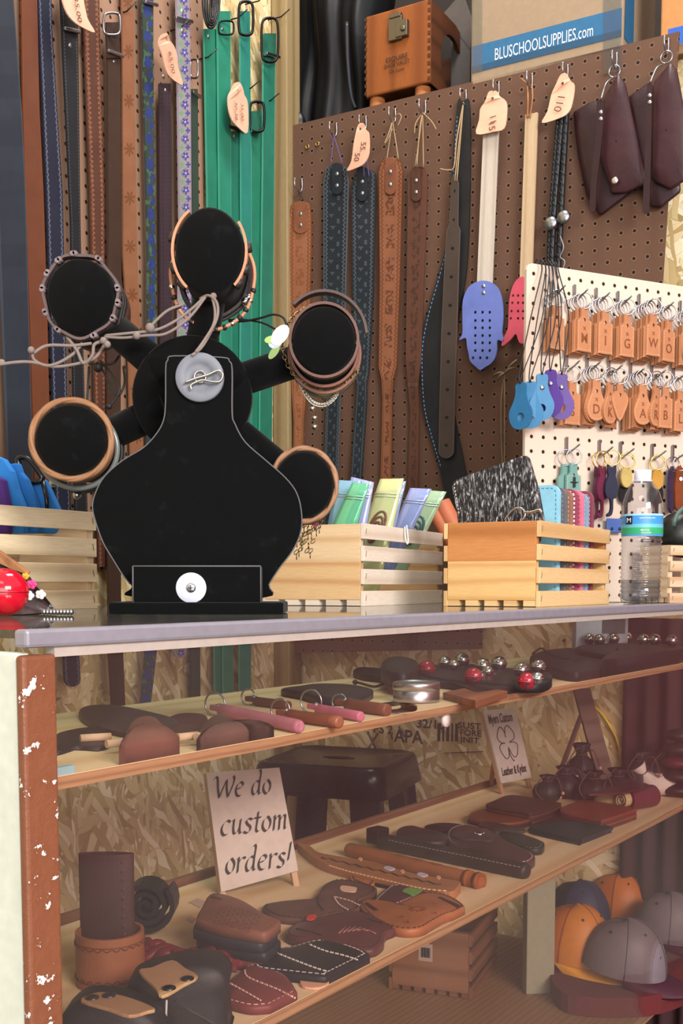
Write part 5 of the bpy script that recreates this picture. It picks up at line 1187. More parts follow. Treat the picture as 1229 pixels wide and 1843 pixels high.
m = M(); P = [ony(x, y, 1.50) for x, y in ((32, 828), (46, 824), (62, 840), (76, 862), (60, 868), (46, 866), (40, 850))]; m.tube(cr(P, 4, True), .004, 8, True); m.tube([ony(76, 862, 1.50), ony(84, 900, 1.50), ony(86, 930, 1.50)], .003, 8)
tag(obj('eyeglass_frame', m, plain('#0c0d10', .2)), 'black frame sticking out of the felt bags in the left crate', 'frame')
m = M(); c = ony(8, 1068, 1.13); c.z = TOP+.0245; m.ball(c, .0242, 28, 0, (1.0, 1, 1)); t = thing('red_purse', 'glossy red round hard-shell purse at the left end of the counter', 'purse', c-Z*.0242)
obj('shell', m, plain('#c20f28', .12, 0, .6), t); m = M(); m.tube(circ(c, X1, Y1, .0243, n=32), .0006, 6, True); obj('seam', m, plain('#7d0a1a', .3), t)
t = thing('beaded_pouch', 'dark pointed leather piece with pink and white flowers behind the red purse', 'pouch', V((ony(60, 1090, 1.2).x, 1.2, TOP)))
q = [(-30, 985, 1.26), (10, 1005, 1.24), (48, 1030, 1.22), (72, 1062, 1.20), (103, 1101, 1.19), (40, 1108, 1.17), (-30, 1108, 1.17)]
P = [ony(*k) for k in q]; P = [V((p.x, p.y, max(p.z, TOP+.001))) for p in P]; m = M(); m.prism(P, V((-.004, .012, -.002))); obj('leather_body', m, leather('#3a2a2e', .5), t)
m = M(); m.prism([ony(x, y, Y) for x, y, Y in ((-30, 970, 1.235), (8, 996, 1.225), (54, 1029, 1.21), (50, 1034, 1.21), (20, 1024, 1.22), (-30, 1000, 1.23))], V((0, .003, 0))); obj('tan_strip', m, leather('#a5734e', .5), t)
def flower(x, y, Y, c, r=.0055):
    m = M(); p = ony(x, y, Y)
    for k in range(5): a = k*2*math.pi/5; m.ball(p+X1*math.cos(a)*r*.6+Z*math.sin(a)*r*.5, r*.5, 8, 0, (1, .5, 1))
    m.ball(p-Y1*.001, r*.35, 8); obj('flower', m, plain(c, .4), t)
for x, y, c in ((38, 1052, '#d02c70'), (57, 1052, '#d83a80'), (52, 1072, '#e8e2e0'), (73, 1070, '#e8e2e0')): flower(x, y, 1.185, c)
for x, y in ((24, 1035), (46, 1037)): flower(x, y, 1.20, '#d9a22c', .004)
m = M(); m.dashes([ony(x, y, 1.172) for x, y in ((62, 1086), (70, 1094), (84, 1100), (92, 1088), (98, 1096))], .006, .001, .002, -Y1)
for x in range(86, 138, 6): m.ball(V((ony(x, 1103, 1.18).x, 1.165, TOP+.0035)), .0032, 8)
obj('silver_bead', m, SILV, t)
# ------------------------------------------------------------------ flat leather goods lying on the shelves
def Zm(ox, oy, k, pts): return [(ox+x/k, oy+y/k) for x, y in pts]
def ZA(p): return Zm(320, 1460, 2.276, p)
def ZB(p): return Zm(700, 1340, 2.323, p)
def ZC(p): return Zm(0, 1080, 2.458, p)
def ZD(p): return Zm(330, 1180, 2.508, p)
def ZE(p): return Zm(600, 1100, 1.954, p)
def outline(px, z, n=4): return cr([onz(x, y, z) for x, y in px], n, True)
def clampd(P, lo=.0125, hi=.60):
    out = []
    for p in P:
        d = p.dot(NB)-CF
        out.append(p+NB*(lo-d) if d < lo else p)
    return out
def domed(m, lp, z0, th, bulge, mi=0):
    c = sum(lp, V((0, 0, 0)))/len(lp); rows = []
    for s_, h in ((1.0, -th), (1.0, -.0015), (.985, 0), (.90, bulge*.35), (.72, bulge*.75), (.45, bulge), (.02, bulge)):
        rows.append([V(((c+(p-c)*s_).x, (c+(p-c)*s_).y, p.z+h)) for p in lp])
    m.grid(rows, True, mi); m.face([V((p.x, p.y, p.z-th)) for p in reversed(lp)], None, mi)
def flat_thing(name, label, cat, px, base, th, mat, group=None, bulge=0.0, stitch=None, smat=None, layers=(), n=4, closed_st=True, sdist=.004, dash=(.0042, .0026, .0013)):
    lp = clampd(outline(px, base+th, n)); c = sum(lp, V((0, 0, 0)))/len(lp)
    t = thing(name, label, cat, V((c.x, c.y, base)), group)
    m = M()
    if bulge: domed(m, lp, base, th, bulge)
    else: m.prism(lp, Z*-th)
    bd = obj('leather_body', m, mat, t, bevel=0 if bulge else min(.0012, th*.3))
    if stitch:
        m = M(); P = inset(lp, Z, sdist); m.dashes([p+Z*(.0008+bulge*.42*0) for p in P], *dash, Z, .0012, closed=closed_st); obj('stitching', m, smat or plain(stitch, .7), bd)
    return t, lp, bd
def stitch_line(parent, px, z, col, dash=(.0042, .0026, .0013), n=5, name='stitching'):
    m = M(); m.dashes(cr([onz(x, y, z) for x, y in px], n), *dash, Z, .0012); return obj(name, m, plain(col, .7), parent)
def slot(parent, px, z, col='#16100e', w=.0035):
    m = M(); a, b_ = onz(*px[0], z), onz(*px[1], z); m.bar(a, b_, w, .0008, Z); return obj('belt_slot', m, plain(col, .8), parent)
H2 = 'leather holsters and sheaths on the lower shelf'
# ---- lower shelf, front to back
t, lp, bd = flat_thing('holster', 'small maroon leather holster with pale stitching at the front edge of the lower shelf', 'holster', ZA([(182, 770), (205, 740), (203, 700), (262, 655), (285, 632), (335, 630), (400, 650), (450, 680), (490, 740), (510, 780), (488, 798), (380, 798), (300, 802), (230, 788)]), S2, .008, leather('#6e3433', .45, .25), H2, .004, '#cfa79a')
stitch_line(bd, ZA([(275, 650), (290, 680), (400, 725), (480, 765)]), S2+.0128, '#cfa79a'); stitch_line(bd, ZA([(215, 705), (270, 735), (340, 775)]), S2+.0128, '#cfa79a')
t, lp, bd = flat_thing('holster', 'black leather holster with bold white stitching on the lower shelf', 'holster', ZA([(293, 605), (310, 578), (360, 562), (450, 555), (535, 532), (600, 525), (680, 540), (760, 568), (788, 590), (783, 612), (742, 635), (728, 665), (690, 683), (600, 680), (450, 665), (330, 650), (300, 632)]), S2, .009, leather('#1b1a1f', .45, .3), H2, .003, '#d8d4ce', sdist=.006)
stitch_line(bd, ZA([(540, 545), (600, 570), (680, 590), (740, 610)]), S2+.0135, '#d8d4ce'); stitch_line(bd, ZA([(400, 578), (480, 610), (560, 640), (610, 655)]), S2+.0135, '#d8d4ce')
t, lp, bd = flat_thing('holster', 'burgundy-brown leather holster with dark stitching and two belt slots behind the black white-stitched one', 'holster', ZA([(440, 492), (470, 465), (500, 455), (545, 448), (565, 435), (660, 415), (740, 410), (830, 430), (890, 458), (892, 482), (850, 502), (840, 540), (790, 568), (690, 558), (560, 532), (480, 522), (442, 508)]), S2, .009, leather('#57302f', .4, .3), H2, .004, '#2a1616', sdist=.005)
slot(bd, ZA([(485, 480), (590, 508)]), S2+.012); slot(bd, ZA([(720, 430), (835, 458)]), S2+.012)
m = M()
for i in range(7):
    a = ZA([(660+i*18, 500-i*3)])[0]; b_ = ZA([(690+i*20, 470-i*2+i*i*1.2)])[0]; m.tube([onz(*a, S2+.0132), onz(*b_, S2+.0132)], .0009, 5)
obj('tooled_fern', m, leather('#8a5a58', .5), bd); m = M(); m.prism(outline(ZA([(525, 440), (540, 425), (568, 424), (560, 440), (540, 445)]), S2+.0142), Z*-.001); obj('red_inlay', m, plain('#c8332f', .35), bd)
t, lp, bd = flat_thing('holster', 'textured brown leather holster with a cream inlay, left of the orange one', 'holster', ZA([(345, 392), (370, 378), (450, 376), (520, 370), (570, 345), (600, 302), (650, 280), (720, 285), (800, 305), (816, 320), (800, 340), (745, 365), (752, 390), (720, 410), (640, 420), (540, 440), (470, 440), (400, 430), (355, 407)]), S2, .008, leather('#5d4034', .6, .35, 120), H2, .003, '#2b1a14')
m = M(); m.prism(outline(ZA([(665, 312), (675, 304), (728, 311), (732, 320), (722, 330), (672, 324)]), S2+.0122), Z*-.001); obj('cream_inlay', m, plain('#dcb8a4', .5), bd)
stitch_line(bd, ZA([(640, 350), (660, 380), (700, 405)]), S2+.012, '#cbb0a6'); stitch_line(bd, ZA([(645, 350), (700, 365), (745, 385)]), S2+.012, '#cbb0a6'); stitch_line(bd, ZA([(575, 345), (575, 375), (598, 405)]), S2+.012, '#2b1a14')
t, lp, bd = flat_thing('holster', 'plum leather holster with a green painted leaf behind the orange holster', 'holster', ZA([(800, 368), (860, 312), (875, 304), (930, 300), (1008, 316), (1004, 335), (930, 372), (870, 388), (820, 382)]), S2, .008, leather('#4f2e36', .45, .25), H2, .002, '#b79aa0', closed_st=True)
m = M(); m.prism(outline(ZA([(920, 326), (945, 312), (985, 312), (1000, 322), (985, 335), (960, 345), (940, 336)]), S2+.0115), Z*-.001); obj('green_inlay', m, plain('#6c9a4c', .5), bd)
t, lp, bd = flat_thing('holster', 'orange-tan tooled leather holster with a belt slot near the front edge of the lower shelf', 'holster', ZA([(745, 377), (760, 362), (800, 370), (850, 388), (920, 370), (990, 340), (1060, 335), (1130, 355), (1182, 393), (1180, 410), (1110, 420), (1050, 450), (1000, 478), (930, 484), (860, 470), (800, 440), (760, 402)]), S2, .010, leather('#9c6038', .42, .25), H2, .004, '#4f2712', sdist=.003)
slot(bd, ZA([(1070, 352), (1158, 392)]), S2+.0135, '#3a1c0d', .005); slot(bd, ZA([(772, 375), (815, 405)]), S2+.0135, '#3a1c0d', .004)
m = M()
for i in range(8): a = i*math.pi/4; c = onz(*ZA([(985, 402)])[0], S2+.0142); m.ball(c+X1*math.cos(a)*.008+Y1*math.sin(a)*.008, .004, 8, 0, (1, 1, .25))
for x, y in ((915, 435), (1045, 380), (1052, 418), (940, 455)): c = onz(*ZA([(x, y)])[0], S2+.0138); m.tube([c-X1*.003, c+Y1*.004], .0006, 5); m.tube([c+X1*.003, c+Y1*.004], .0006, 5)
obj('tooled_rose', m, leather('#7d4020', .45), bd)
# tan tooled sheath
t, lp, bd = flat_thing('knife_sheath', 'long tan tooled knife sheath with dark wavy border and small painted animals', 'sheath', ZA([(490, 128), (540, 140), (580, 168), (700, 190), (800, 206), (960, 252), (1100, 276), (1155, 288), (1152, 304), (1112, 330), (1000, 310), (850, 275), (700, 240), (612, 215), (560, 190), (510, 150)]), S2, .013, leather('#9f6d45', .45, .25), H2)
m = M(); P = [onz(*ZA([(590+i*12.5, 190+i*2.9+3*math.sin(i*1.57))])[0], S2+.0134) for i in range(40)]; m.tube(P, .0014, 5); obj('wavy_border', m, leather('#4a2a17', .5), bd)
m = M()
for x, y in ((748, 195), (920, 245), (1068, 270)): m.prism(outline(ZA([(x-10, y), (x, y-7), (x+10, y), (x, y+7)]), S2+.0138), Z*-.001)
obj('painted_flower', m, plain('#dba57c', .5), bd)
m = M()
for x, y in ((865, 232), (1000, 258)): m.prism(outline(ZA([(x-22, y), (x-5, y-8), (x+26, y+2), (x+4, y+9)]), S2+.0139), Z*-.001)
obj('painted_bird', m, plain('#b9bcd0', .5), bd); stitch_line(bd, ZA([(620, 222), (700, 246), (850, 282), (1000, 316), (1105, 326)]), S2+.0136, '#e0b690')
flat_thing('leather_piece', 'black leather piece tucked under the front of the tan tooled sheath', 'leather piece', ZA([(805, 280), (850, 275), (920, 292), (1020, 318), (1000, 335), (900, 312), (815, 300)]), S2, .004, leather('#1a1a1e', .5))
t, lp, bd = flat_thing('key_fob', 'tan tooled leather fob with dark scalloped edges between the tan sheath and the brown holster', 'fob', ZA([(708, 262), (735, 255), (790, 268), (812, 275), (800, 300), (770, 305), (730, 290), (710, 280)]), S2, .005, leather('#b0703f', .5, .25), None, 0, '#4a2a17')
def roll(name, label, cat, p0, p1, r_px, mat, group=None, flat=.85, taper=1.0, base=S2, endcap=None):
    a = onz(*p0, base+.012); b_ = onz(*p1, base+.012); ra = r_px*a.y/2000; rb = r_px*b_.y/2000*taper
    a = onz(*p0, base+ra); b_ = onz(*p1, base+rb); a.z = base+ra*flat+.0005; b_.z = base+rb*flat+.0005
    t = thing(name, label, cat, V(((a.x+b_.x)/2, (a.y+b_.y)/2, base)), group); m = M(); d = b_-a
    pts = [a+d*k for k in (0, .004, .02, .2, .5, .8, .98, .996, 1)]; rr = [.55, .85, 1, 1, 1, 1, 1, .85, .55]; f = lambda k: (ra+(rb-ra)*k)*rr[min(range(9), key=lambda i: abs(i/8-k))]
    m.tube(pts, f, 18); bd = obj('leather_body', m, mat, t); return t, a, b_, ra, bd
t, a, b_, r, bd = roll('knife_sheath', 'orange leather tube sheath lying between the tan tooled and the dark brown sheath', 'sheath', (626, 1527), (866, 1586), 13.5, leather('#8f5832', .42, .2), H2)
m = M(); d = (b_-a); m.tube([a+d*.90, a+d*.93], r*1.12, 18); m.tube([a+d*.97, a+d*.999], r*1.12, 18); obj('end_ring', m, leather('#8a4a22', .4), bd)
m = M(); 
for k in (.42, .55, .68): m.prism(circ(a+d*k+Z*(r*.9), d.normalized(), d.cross(Z).normalized(), .016, .004, 12), Z*-.002)
obj('tooled_scroll', m, leather('#6a381a', .45), bd)
t, a, b_, r, bd = roll('knife_sheath', 'long dark brown tube sheath with pale stitching behind the orange tube sheath', 'sheath', (682, 1512), (950, 1568), 15, leather('#33241f', .42, .3), H2, .9)
d = b_-a; sd_ = d.cross(Z).normalized(); sd_ = sd_ if sd_.dot(NB) > 0 else -sd_
m = M(); m.dashes([a+d*k+sd_*r*.75+Z*r*.55 for k in (.1, .4, .7, .98)], .004, .003, .0013, Z); obj('stitching', m, plain('#a79a94', .7), bd)
m = M(); m.box(a+Z*.008-d*.01, d.normalized()*.012, sd_*.014, Z*.012); obj('belt_loop', m, leather('#1d1614', .4), bd, bevel=.002)
t, lp, bd = flat_thing('knife_sheath', 'dark purple-brown pointed sheath with a concho snap flap', 'sheath', ZB([(240, 392), (250, 355), (300, 335), (350, 338), (430, 362), (490, 400), (600, 455), (602, 482), (560, 495), (480, 487), (400, 462), (330, 432), (270, 418)]), S2, .012, leather('#4b3033', .45, .25), H2, .005, '#a38c8c')
m = M(); domed(m, outline(ZB([(262, 372), (290, 342), (340, 338), (410, 360), (440, 385), (425, 402), (370, 398), (300, 392)]), S2+.0185), S2, .003, .002); obj('flap', m, leather('#50363a', .45), bd)
c = onz(*ZB([(377, 372)])[0], S2+.021); m = M(); m.lathe(c, Z, [(.008, -.001), (.008, .001), (.005, .003), (0, .0035)], 20); cn = obj('concho', m, metal('#8d8a86', .3), bd)
m = M()
for k in range(10): a = k*math.pi/5; m.ball(c+V((math.cos(a)*.0072, math.sin(a)*.0072, .001)), .0014, 6)
obj('beaded_rim', m, metal('#d0cdc8', .25), cn)
t, lp, bd = flat_thing('knife_sheath', 'dark green-black sheath with a rounded tip to the right of the concho sheath', 'sheath', ZB([(440, 372), (520, 362), (580, 382), (642, 405), (648, 422), (625, 436), (560, 430), (490, 402)]), S2, .010, leather('#2e2b29', .42, .3), H2, .003, '#6d675f')
flat_thing('leather_strap', 'thin dark pointed strap lying across the top of the dark sheaths', 'strap', ZB([(372, 336), (400, 322), (450, 326), (520, 342), (568, 352), (560, 362), (480, 356), (420, 348)]), S2+.012, .004, leather('#40302e', .5))
t, lp, bd = flat_thing('knife_sheath', 'dark brown curved strap sheath behind the dark tube sheath', 'sheath', ZB([(30, 372), (45, 348), (90, 338), (140, 350), (200, 362), (248, 380), (240, 402), (180, 408), (100, 404), (50, 398)]), S2, .012, leather('#3a2623', .45, .25), H2, .004)
flat_thing('leather_strap', 'black leather strap furthest back among the dark sheaths', 'strap', ZB([(148, 342), (200, 328), (280, 330), (335, 342), (300, 358), (220, 352)]), S2, .010, leather('#201a1b', .45), None, .002)
def stack(name, label, cat, px, n, th, mats, dz=(0, 0), group=None, gap=.0006):
    zb = S2; P0 = outline(px, S2+n*(th+gap)); c = sum(P0, V((0, 0, 0)))/len(P0)
    t = thing(name, label, cat, V((c.x, c.y, S2)), group); k = 1.0
    for i in range(n):
        z = S2+(i+1)*(th+gap); m = M(); sh = V((random.uniform(-.003, .003), random.uniform(-.003, .003), 0)); m.prism(clampd([V((p.x, p.y, z))+sh for p in P0]), Z*-th); obj('coaster', m, mats[i % len(mats)], t, bevel=.001)
    return t
ell = lambda cx, cy, rx, ry, n=14: [(cx+rx*math.cos(i*2*math.pi/n), cy+ry*math.sin(i*2*math.pi/n)) for i in range(n)]
CO = 'stacks of leather coasters'
stack('coaster_stack', 'stack of round reddish-brown leather coasters', 'coasters', ZB(ell(465, 296, 134, 31)), 3, .004, [leather('#3a221c'), leather('#4a2a20'), leather('#6f4029', .45, .2)], group=CO)
stack('coaster_stack', 'stack of brown square leather coasters beside the small sign', 'coasters', ZB([(412, 248), (440, 236), (500, 212), (560, 214), (712, 240), (708, 250), (610, 285), (560, 280), (430, 258)]), 5, .0042, [leather('#41291f'), leather('#4d3428')], group=CO)
stack('coaster_stack', 'stack of black-navy square leather coasters at the front edge', 'coasters', ZB([(588, 343), (600, 334), (715, 290), (735, 290), (915, 340), (918, 350), (810, 392), (790, 394), (620, 356)]), 2, .0045, [leather('#26252c', .55)], group=CO)
stack('coaster_stack', 'stack of red-brown square leather coasters behind the black ones', 'coasters', ZB([(715, 272), (730, 258), (800, 232), (830, 232), (1015, 262), (1020, 272), (900, 312), (870, 312), (740, 285)]), 4, .0045, [leather('#5b2a22'), leather('#7a382a', .45, .2)], group=CO)
# belt holster stack
px = ZA([(72, 428), (95, 385), (120, 342), (150, 330), (200, 338), (270, 365), (350, 415), (412, 440), (408, 458), (365, 488), (330, 492), (260, 482), (180, 468), (130, 456), (80, 440)])
P0 = outline(px, S2+.045); 
for i, (cc, lab_) in enumerate((('#6d3430', 'red-brown leather holster at the bottom of the stack of four'), ('#23252b', 'black leather holster second from the bottom of the stack of four'), ('#2b2e36', 'black leather holster third in the stack of four, under the basket-weave one'), ('#7a5140', 'tan-brown basket-weave leather holster on top of the stack of four'))):
    z = S2+.0112*(i+1); sh = V((.002*math.sin(i*2.4), -.0015*i, 0)); Q = [V((p.x, p.y, z))+sh for p in P0]; c = sum(Q, V((0, 0, 0)))/len(Q)
    t = thing('holster', lab_, 'holster', V((c.x, c.y, z-.0112)), 'stacked holsters'); m = M(); domed(m, Q, z, .0105, .003 if i == 3 else .0006); bd = obj('leather_body', m, leather(cc, .45, .25), t)
    m = M(); m.dashes([p+Z*.0006 for p in inset(Q, Z, .005)], .004, .003, .0012, Z, closed=True); obj('stitching', m, leather('#4a2f25' if i == 3 else '#55565c', .6), bd)
    if i == 3:
        for a, b_ in (((140, 350), (235, 382)), ((150, 425), (245, 452))): slot(bd, ZA([a, b_]), z+.0022, '#4a2f25', .004)
        m = M()
        for r_ in range(9):
            for q in range(13):
                x = 150+q*17-r_*4; y = 372+r_*9+q*5.0; a = ZA([(x, y)])[0]; c0 = onz(*a, z+.0032)
                if 2 < q+r_*.2 < 12: m.bar(c0-X1*.002*(1 if (q+r_) % 2 else .2)-Y1*.002*(.2 if (q+r_) % 2 else 1), c0+X1*.002*(1 if (q+r_) % 2 else .2)+Y1*.002*(.2 if (q+r_) % 2 else 1), .0009, .0006)
        obj('basket_weave', m, leather('#5b3a2d', .6), bd)
for px, lab_ in (([(45, 372), (80, 356), (120, 372), (92, 395)], 'small cream card lying behind the stack of holsters'), ([(36, 442), (52, 430), (72, 438), (58, 455)], 'corner of a cream card left of the stack of holsters')):
    m = M(); m.prism([onz(x, y, S2+.0012) for x, y in ZA(px)], Z*-.001); tag(obj('paper_card', m, plain('#b9a396', .7)), lab_, 'card', 'cream cards')
# red braid
a = [onz(*q, S2+.012) for q in Zm(0, 1480, 2.56, [(640, 585), (740, 590), (880, 610), (1000, 640), (1060, 662)])]; P = cr(a, 10)
t = thing('braided_band', 'flat dark red braided leather band lying behind the black belt pouch', 'band', V((a[2].x, a[2].y, S2)))
RED = leather('#6b1f27', .45, .3)
for ph in range(3):
    m = M(); Q = []
    for i, p in enumerate(P): d = (P[min(i+1, len(P)-1)]-P[max(i-1, 0)]).normalized(); s_ = d.cross(Z).normalized(); Q.append(p+s_*.014*math.sin(i*.30+ph*2.094)+Z*.004*math.cos(i*.60+ph*2))
    m.tube(Q, .0062, 10, flat=.6); obj('strand', m, RED, t)
# black coil
c = onz(263, 1688, S2); t = M(); c = V((c.x, c.y+.02, S2+.036)); P = [c+X1*math.cos(a*.3)*(.006+.00043*a)+Z*math.sin(a*.3)*(.006+.00043*a) for a in range(66)]
t.ribbon([p-Y1*.02 for p in P], [p+Y1*.02 for p in P], [(p-c).normalized() if (p-c).length else Z for p in P], .0055); cc = thing('coiled_strap', 'coiled black leather strap standing behind the tan cuff', 'strap', V((c.x, c.y, S2))); obj('strap', t, leather('#17161a', .45), cc)
# cuff and tall sleeve
cb_ = onz(185, 1791, S2); cc = V((cb_.x, cb_.y+.037, S2)); t = thing('leather_cuff', 'tan leather cuff with tooled scalloped borders standing on the lower shelf', 'cuff', cc)
rot = lambda a: V((math.cos(a), math.sin(a), 0))
n = 48; L = [cc+rot(2*math.pi*i/n)*.0345+Z*.0005 for i in range(n+1)]; R = [p+Z*.0535 for p in L]; N_ = [rot(2*math.pi*i/n) for i in range(n+1)]
m = M(); m.ribbon(R, L, N_, .0035); bd = obj('leather_body', m, leather('#8d5a3b', .45, .22), t)
m = M()
for z0, sg in ((.0455, 1), (.008, -1)):
    m.tube([cc+rot(a*2*math.pi/72)*.0347+Z*z0 for a in range(72)], .0006, 5, True)
    for k in range(24):
        m.tube([cc+rot(2*math.pi*(k+j/6)/24)*.0347+Z*(z0-sg*.0035*math.sin(j*math.pi/6)) for j in range(7)], .0008, 5)
obj('scalloped_border', m, leather('#6b3a1e', .5), bd)
cs = cc+V((-.004, .008, 0)); t = thing('leather_sleeve', 'tall dark brown leather sleeve standing inside the tan cuff', 'sleeve', cs)
n = 40; L = [cs+V((math.cos(2*math.pi*i/n)*.0275, math.sin(2*math.pi*i/n)*.0075, .001)) for i in range(n+1)]; R = [cs+(p-cs)*1.03+Z*.130 for p in L]; m = M(); m.ribbon(R, L, [rot(2*math.pi*i/n) for i in range(n+1)], .0032); bd = obj('leather_body', m, leather('#3a211d', .45, .25), t)
m = M()
for i in range(13): p = cs+V((math.cos(-.95)*.0285, math.sin(-.95)*.0085, .008+i*.0095)); m.tube([p, p+V((.003, .001, .0045))], .001, 5)
obj('whip_lacing', m, leather('#5a352b', .5), bd)
# black belt pouches with tan flaps
def belt_pouch(px, Y, dep, label, flap, rv, lift):
    P = cr([ony(x, y, Y) for x, y in px], 4, True); P = [V((p.x, p.y, max(p.z, S2+.0005))) for p in P]; c = sum(P, V((0, 0, 0)))/len(P)
    t = thing('belt_pouch', label, 'pouch', V((c.x, Y+dep/2, S2)), 'black belt pouches with tan snaps'); m = M(); rows = []
    for s_, dy in ((.02, -.004), (.6, -.003), (.92, 0), (1, .006), (1, dep-.006), (.9, dep), (.02, dep)): rows.append([V(((c+(p-c)*s_).x, Y+dy, max(S2+.0005, (c+(p-c)*s_).z))) for p in P])
    m.grid(rows, True); bd = obj('leather_body', m, leather('#1b1b1e', .5, .35), t)
    q = [onz(x, y, lift) for x, y in flap]; q = cr(q, 3, True); m = M(); m.prism(q, Z*-.003); fl = obj('flap', m, leather('#9c7b58', .4, .15), t, bevel=.0008)
    for x, y in rv: p = onz(x, y, lift+.0003); m = M(); m.lathe(p, Z, [(.0058, 0), (.0055, .0012), (.003, .0022), (0, .0024)], 16); obj('snap', m, plain('#1c1a1a', .3), fl)
    return t, bd
t, bd = belt_pouch([(222, 1790), (232, 1768), (270, 1752), (330, 1738), (388, 1742), (410, 1768), (404, 1800), (408, 1850), (400, 1905), (250, 1905), (238, 1840), (236, 1800)], .965, .05, 'black leather belt pouch with a tan two-snap flap at the bottom of the photo', [(250, 1746), (275, 1740), (310, 1727), (334, 1742), (356, 1756), (330, 1772), (292, 1792), (278, 1775)], ((304, 1779), (337, 1762)), .669)
m = M(); m.dashes([ony(x, y, .9605) for x, y in ((300, 1800), (299, 1830), (304, 1870))], .05, .001, .0016, -Y1); obj('piping', m, plain('#c9c6c2', .5), bd)
t, bd = belt_pouch([(98, 1900), (104, 1843), (122, 1816), (150, 1800), (205, 1803), (255, 1822), (285, 1850), (300, 1905), (200, 1930)], .915, .04, 'black pebbled belt pouch with a tan flap at the bottom left corner', [(146, 1800), (162, 1789), (190, 1785), (240, 1797), (279, 1814), (264, 1820), (232, 1827), (195, 1815)], ((166, 1796), (196, 1792)), .657)
# price chip
m = M(); m.prism(outline([(540, 1766), (552, 1757), (570, 1760), (588, 1763), (592, 1769), (575, 1777), (556, 1777), (544, 1774)], S2+.003, 2), Z*-.0028); tag(obj('leather_scrap', m, leather('#cf9f80', .6, .15), bevel=.0006), 'small blush leather chip at the front edge of the lower shelf', 'leather scrap')
# burgundy roll with cloth
a = onz(*ZB([(990, 232)])[0], S2+.02); b_ = onz(*ZB([(1100, 215)])[0], S2+.02); a.z = b_.z = S2+.021; d = b_-a
t = thing('tool_roll', 'burgundy leather roll with beige cloth showing at its open end', 'roll', V((a.x, a.y, S2)))
m = M(); m.tube([a, a+d*.5, b_], .020, 24, cap=False); m.tube([b_, a+d*.5, a], .017, 24, cap=False); bd = obj('leather_cover', m, leather('#5f2530', .4, .25), t)
m = M(); sdv = d.cross(Z).normalized(); dn = d.normalized(); P = [a-dn*.004+sdv*math.cos(i*.42)*(.003+.00036*i)+Z*math.sin(i*.42)*(.003+.00036*i) for i in range(36)]; m.ribbon([p-dn*.01 for p in P], [p+dn*.03 for p in P], [(p-a+Z*1e-5).normalized() for p in P], .0018); obj('cloth_lining', m, plain('#b9a47a', .9), t)
m = M(); q = onz(*ZB([(925, 236)])[0], S2+.012); m.ball(V((q.x, q.y, S2+.013)), .020, 16, 0, (1.5, .9, .62)); obj('cloth_fold', m, plain('#a8946c', .9), t)
m = M(); m.prism(outline(ZB([(830, 205), (900, 185), (1010, 155), (1060, 158), (1085, 172), (1000, 195), (900, 205)]), S2+.044), Z*-.003); obj('flap', m, leather('#4a1f28', .4), t)
# white drawstring pouch
c = onz(*ZB([(1130, 222)])[0], S2); t = thing('drawstring_pouch', 'off-white drawstring cloth pouch at the right end of the lower shelf', 'pouch', V((c.x, c.y+.02, S2)))
m = M(); m.ball(V((c.x+.004, c.y+.02, S2+.022)), .03, 18, 0, (1.15, .8, .72)); m.lathe(V((c.x-.016, c.y+.02, S2+.030)), V((-.6, 0, .8)), [(.020, 0), (.010, .014), (.008, .018), (.014, .030), (.016, .036)], 14); obj('cloth_body', m, plain('#cbbcb2', .9), t)
m = M(); k = V((c.x-.026, c.y+.02, S2+.044)); m.tube(circ(k, V((.8, 0, .6)), Y1, .0085, n=16), .0012, 6, True); m.tube(cr([k, k+V((.01, -.012, .006)), k+V((.026, -.016, -.008)), k+V((.04, -.02, -.028))], 4), .0012, 6); obj('drawcord', m, plain('#5d4d48', .7), t)
# dark cinched pouches in the back
def cinch(x, Y, r, label, col, tall=.8, base=S2):
    c = ony(x, 1400, Y); r = r*Y/2000; t = thing('cinch_pouch', label, 'pouch', V((c.x, Y, base)), 'dark cinched pouches'); o = V((c.x, Y, base))
    m = M(); m.lathe(o, Z, [(0, .0005), (r*.75, .0005), (r*.98, r*.3*tall), (r, r*.7*tall), (r*.78, r*1.15*tall), (r*.35, r*1.4*tall), (r*.28, r*1.5*tall), (r*.55, r*1.85*tall), (r*.5, r*1.9*tall), (r*.2, r*1.55*tall)], 22)
    for i, p in enumerate(m.v):
        a = math.atan2(p.y-o.y, p.x-o.x); k = 1+.10*math.sin(a*7)*min(1, (p.z-o.z)/r); m.v[i] = V((o.x+(p.x-o.x)*k, o.y+(p.y-o.y)*k*.8, p.z))
    bd = obj('leather_body', m, leather(col, .5, .3), t); m = M(); top = o+Z*(r*1.47*tall)
    m.tube(circ(top, X1, Y1, r*.33, n=16), .0014, 6, True); m.tube(cr([top-Y1*r*.3, top+V((-.4*r, -.9*r, .5*r)), top+V((-1.0*r, -1.0*r, -.4*r)), top+V((-.5*r, -1.05*r, -1.2*r))], 6), .0011, 6); m.tube(cr([top-Y1*r*.3, top+V((.5*r, -.9*r, .35*r)), top+V((.9*r, -1.0*r, -.7*r))], 6), .0011, 6)
    cd = obj('drawcord', m, leather('#57413c', .6), t); m = M(); m.ball(top+V((-.5*r, -1.05*r, -1.2*r)), .0035, 8); m.ball(top+V((.9*r, -1.0*r, -.7*r)), .0035, 8); obj('bead', m, plain('#b98d80', .4), cd)
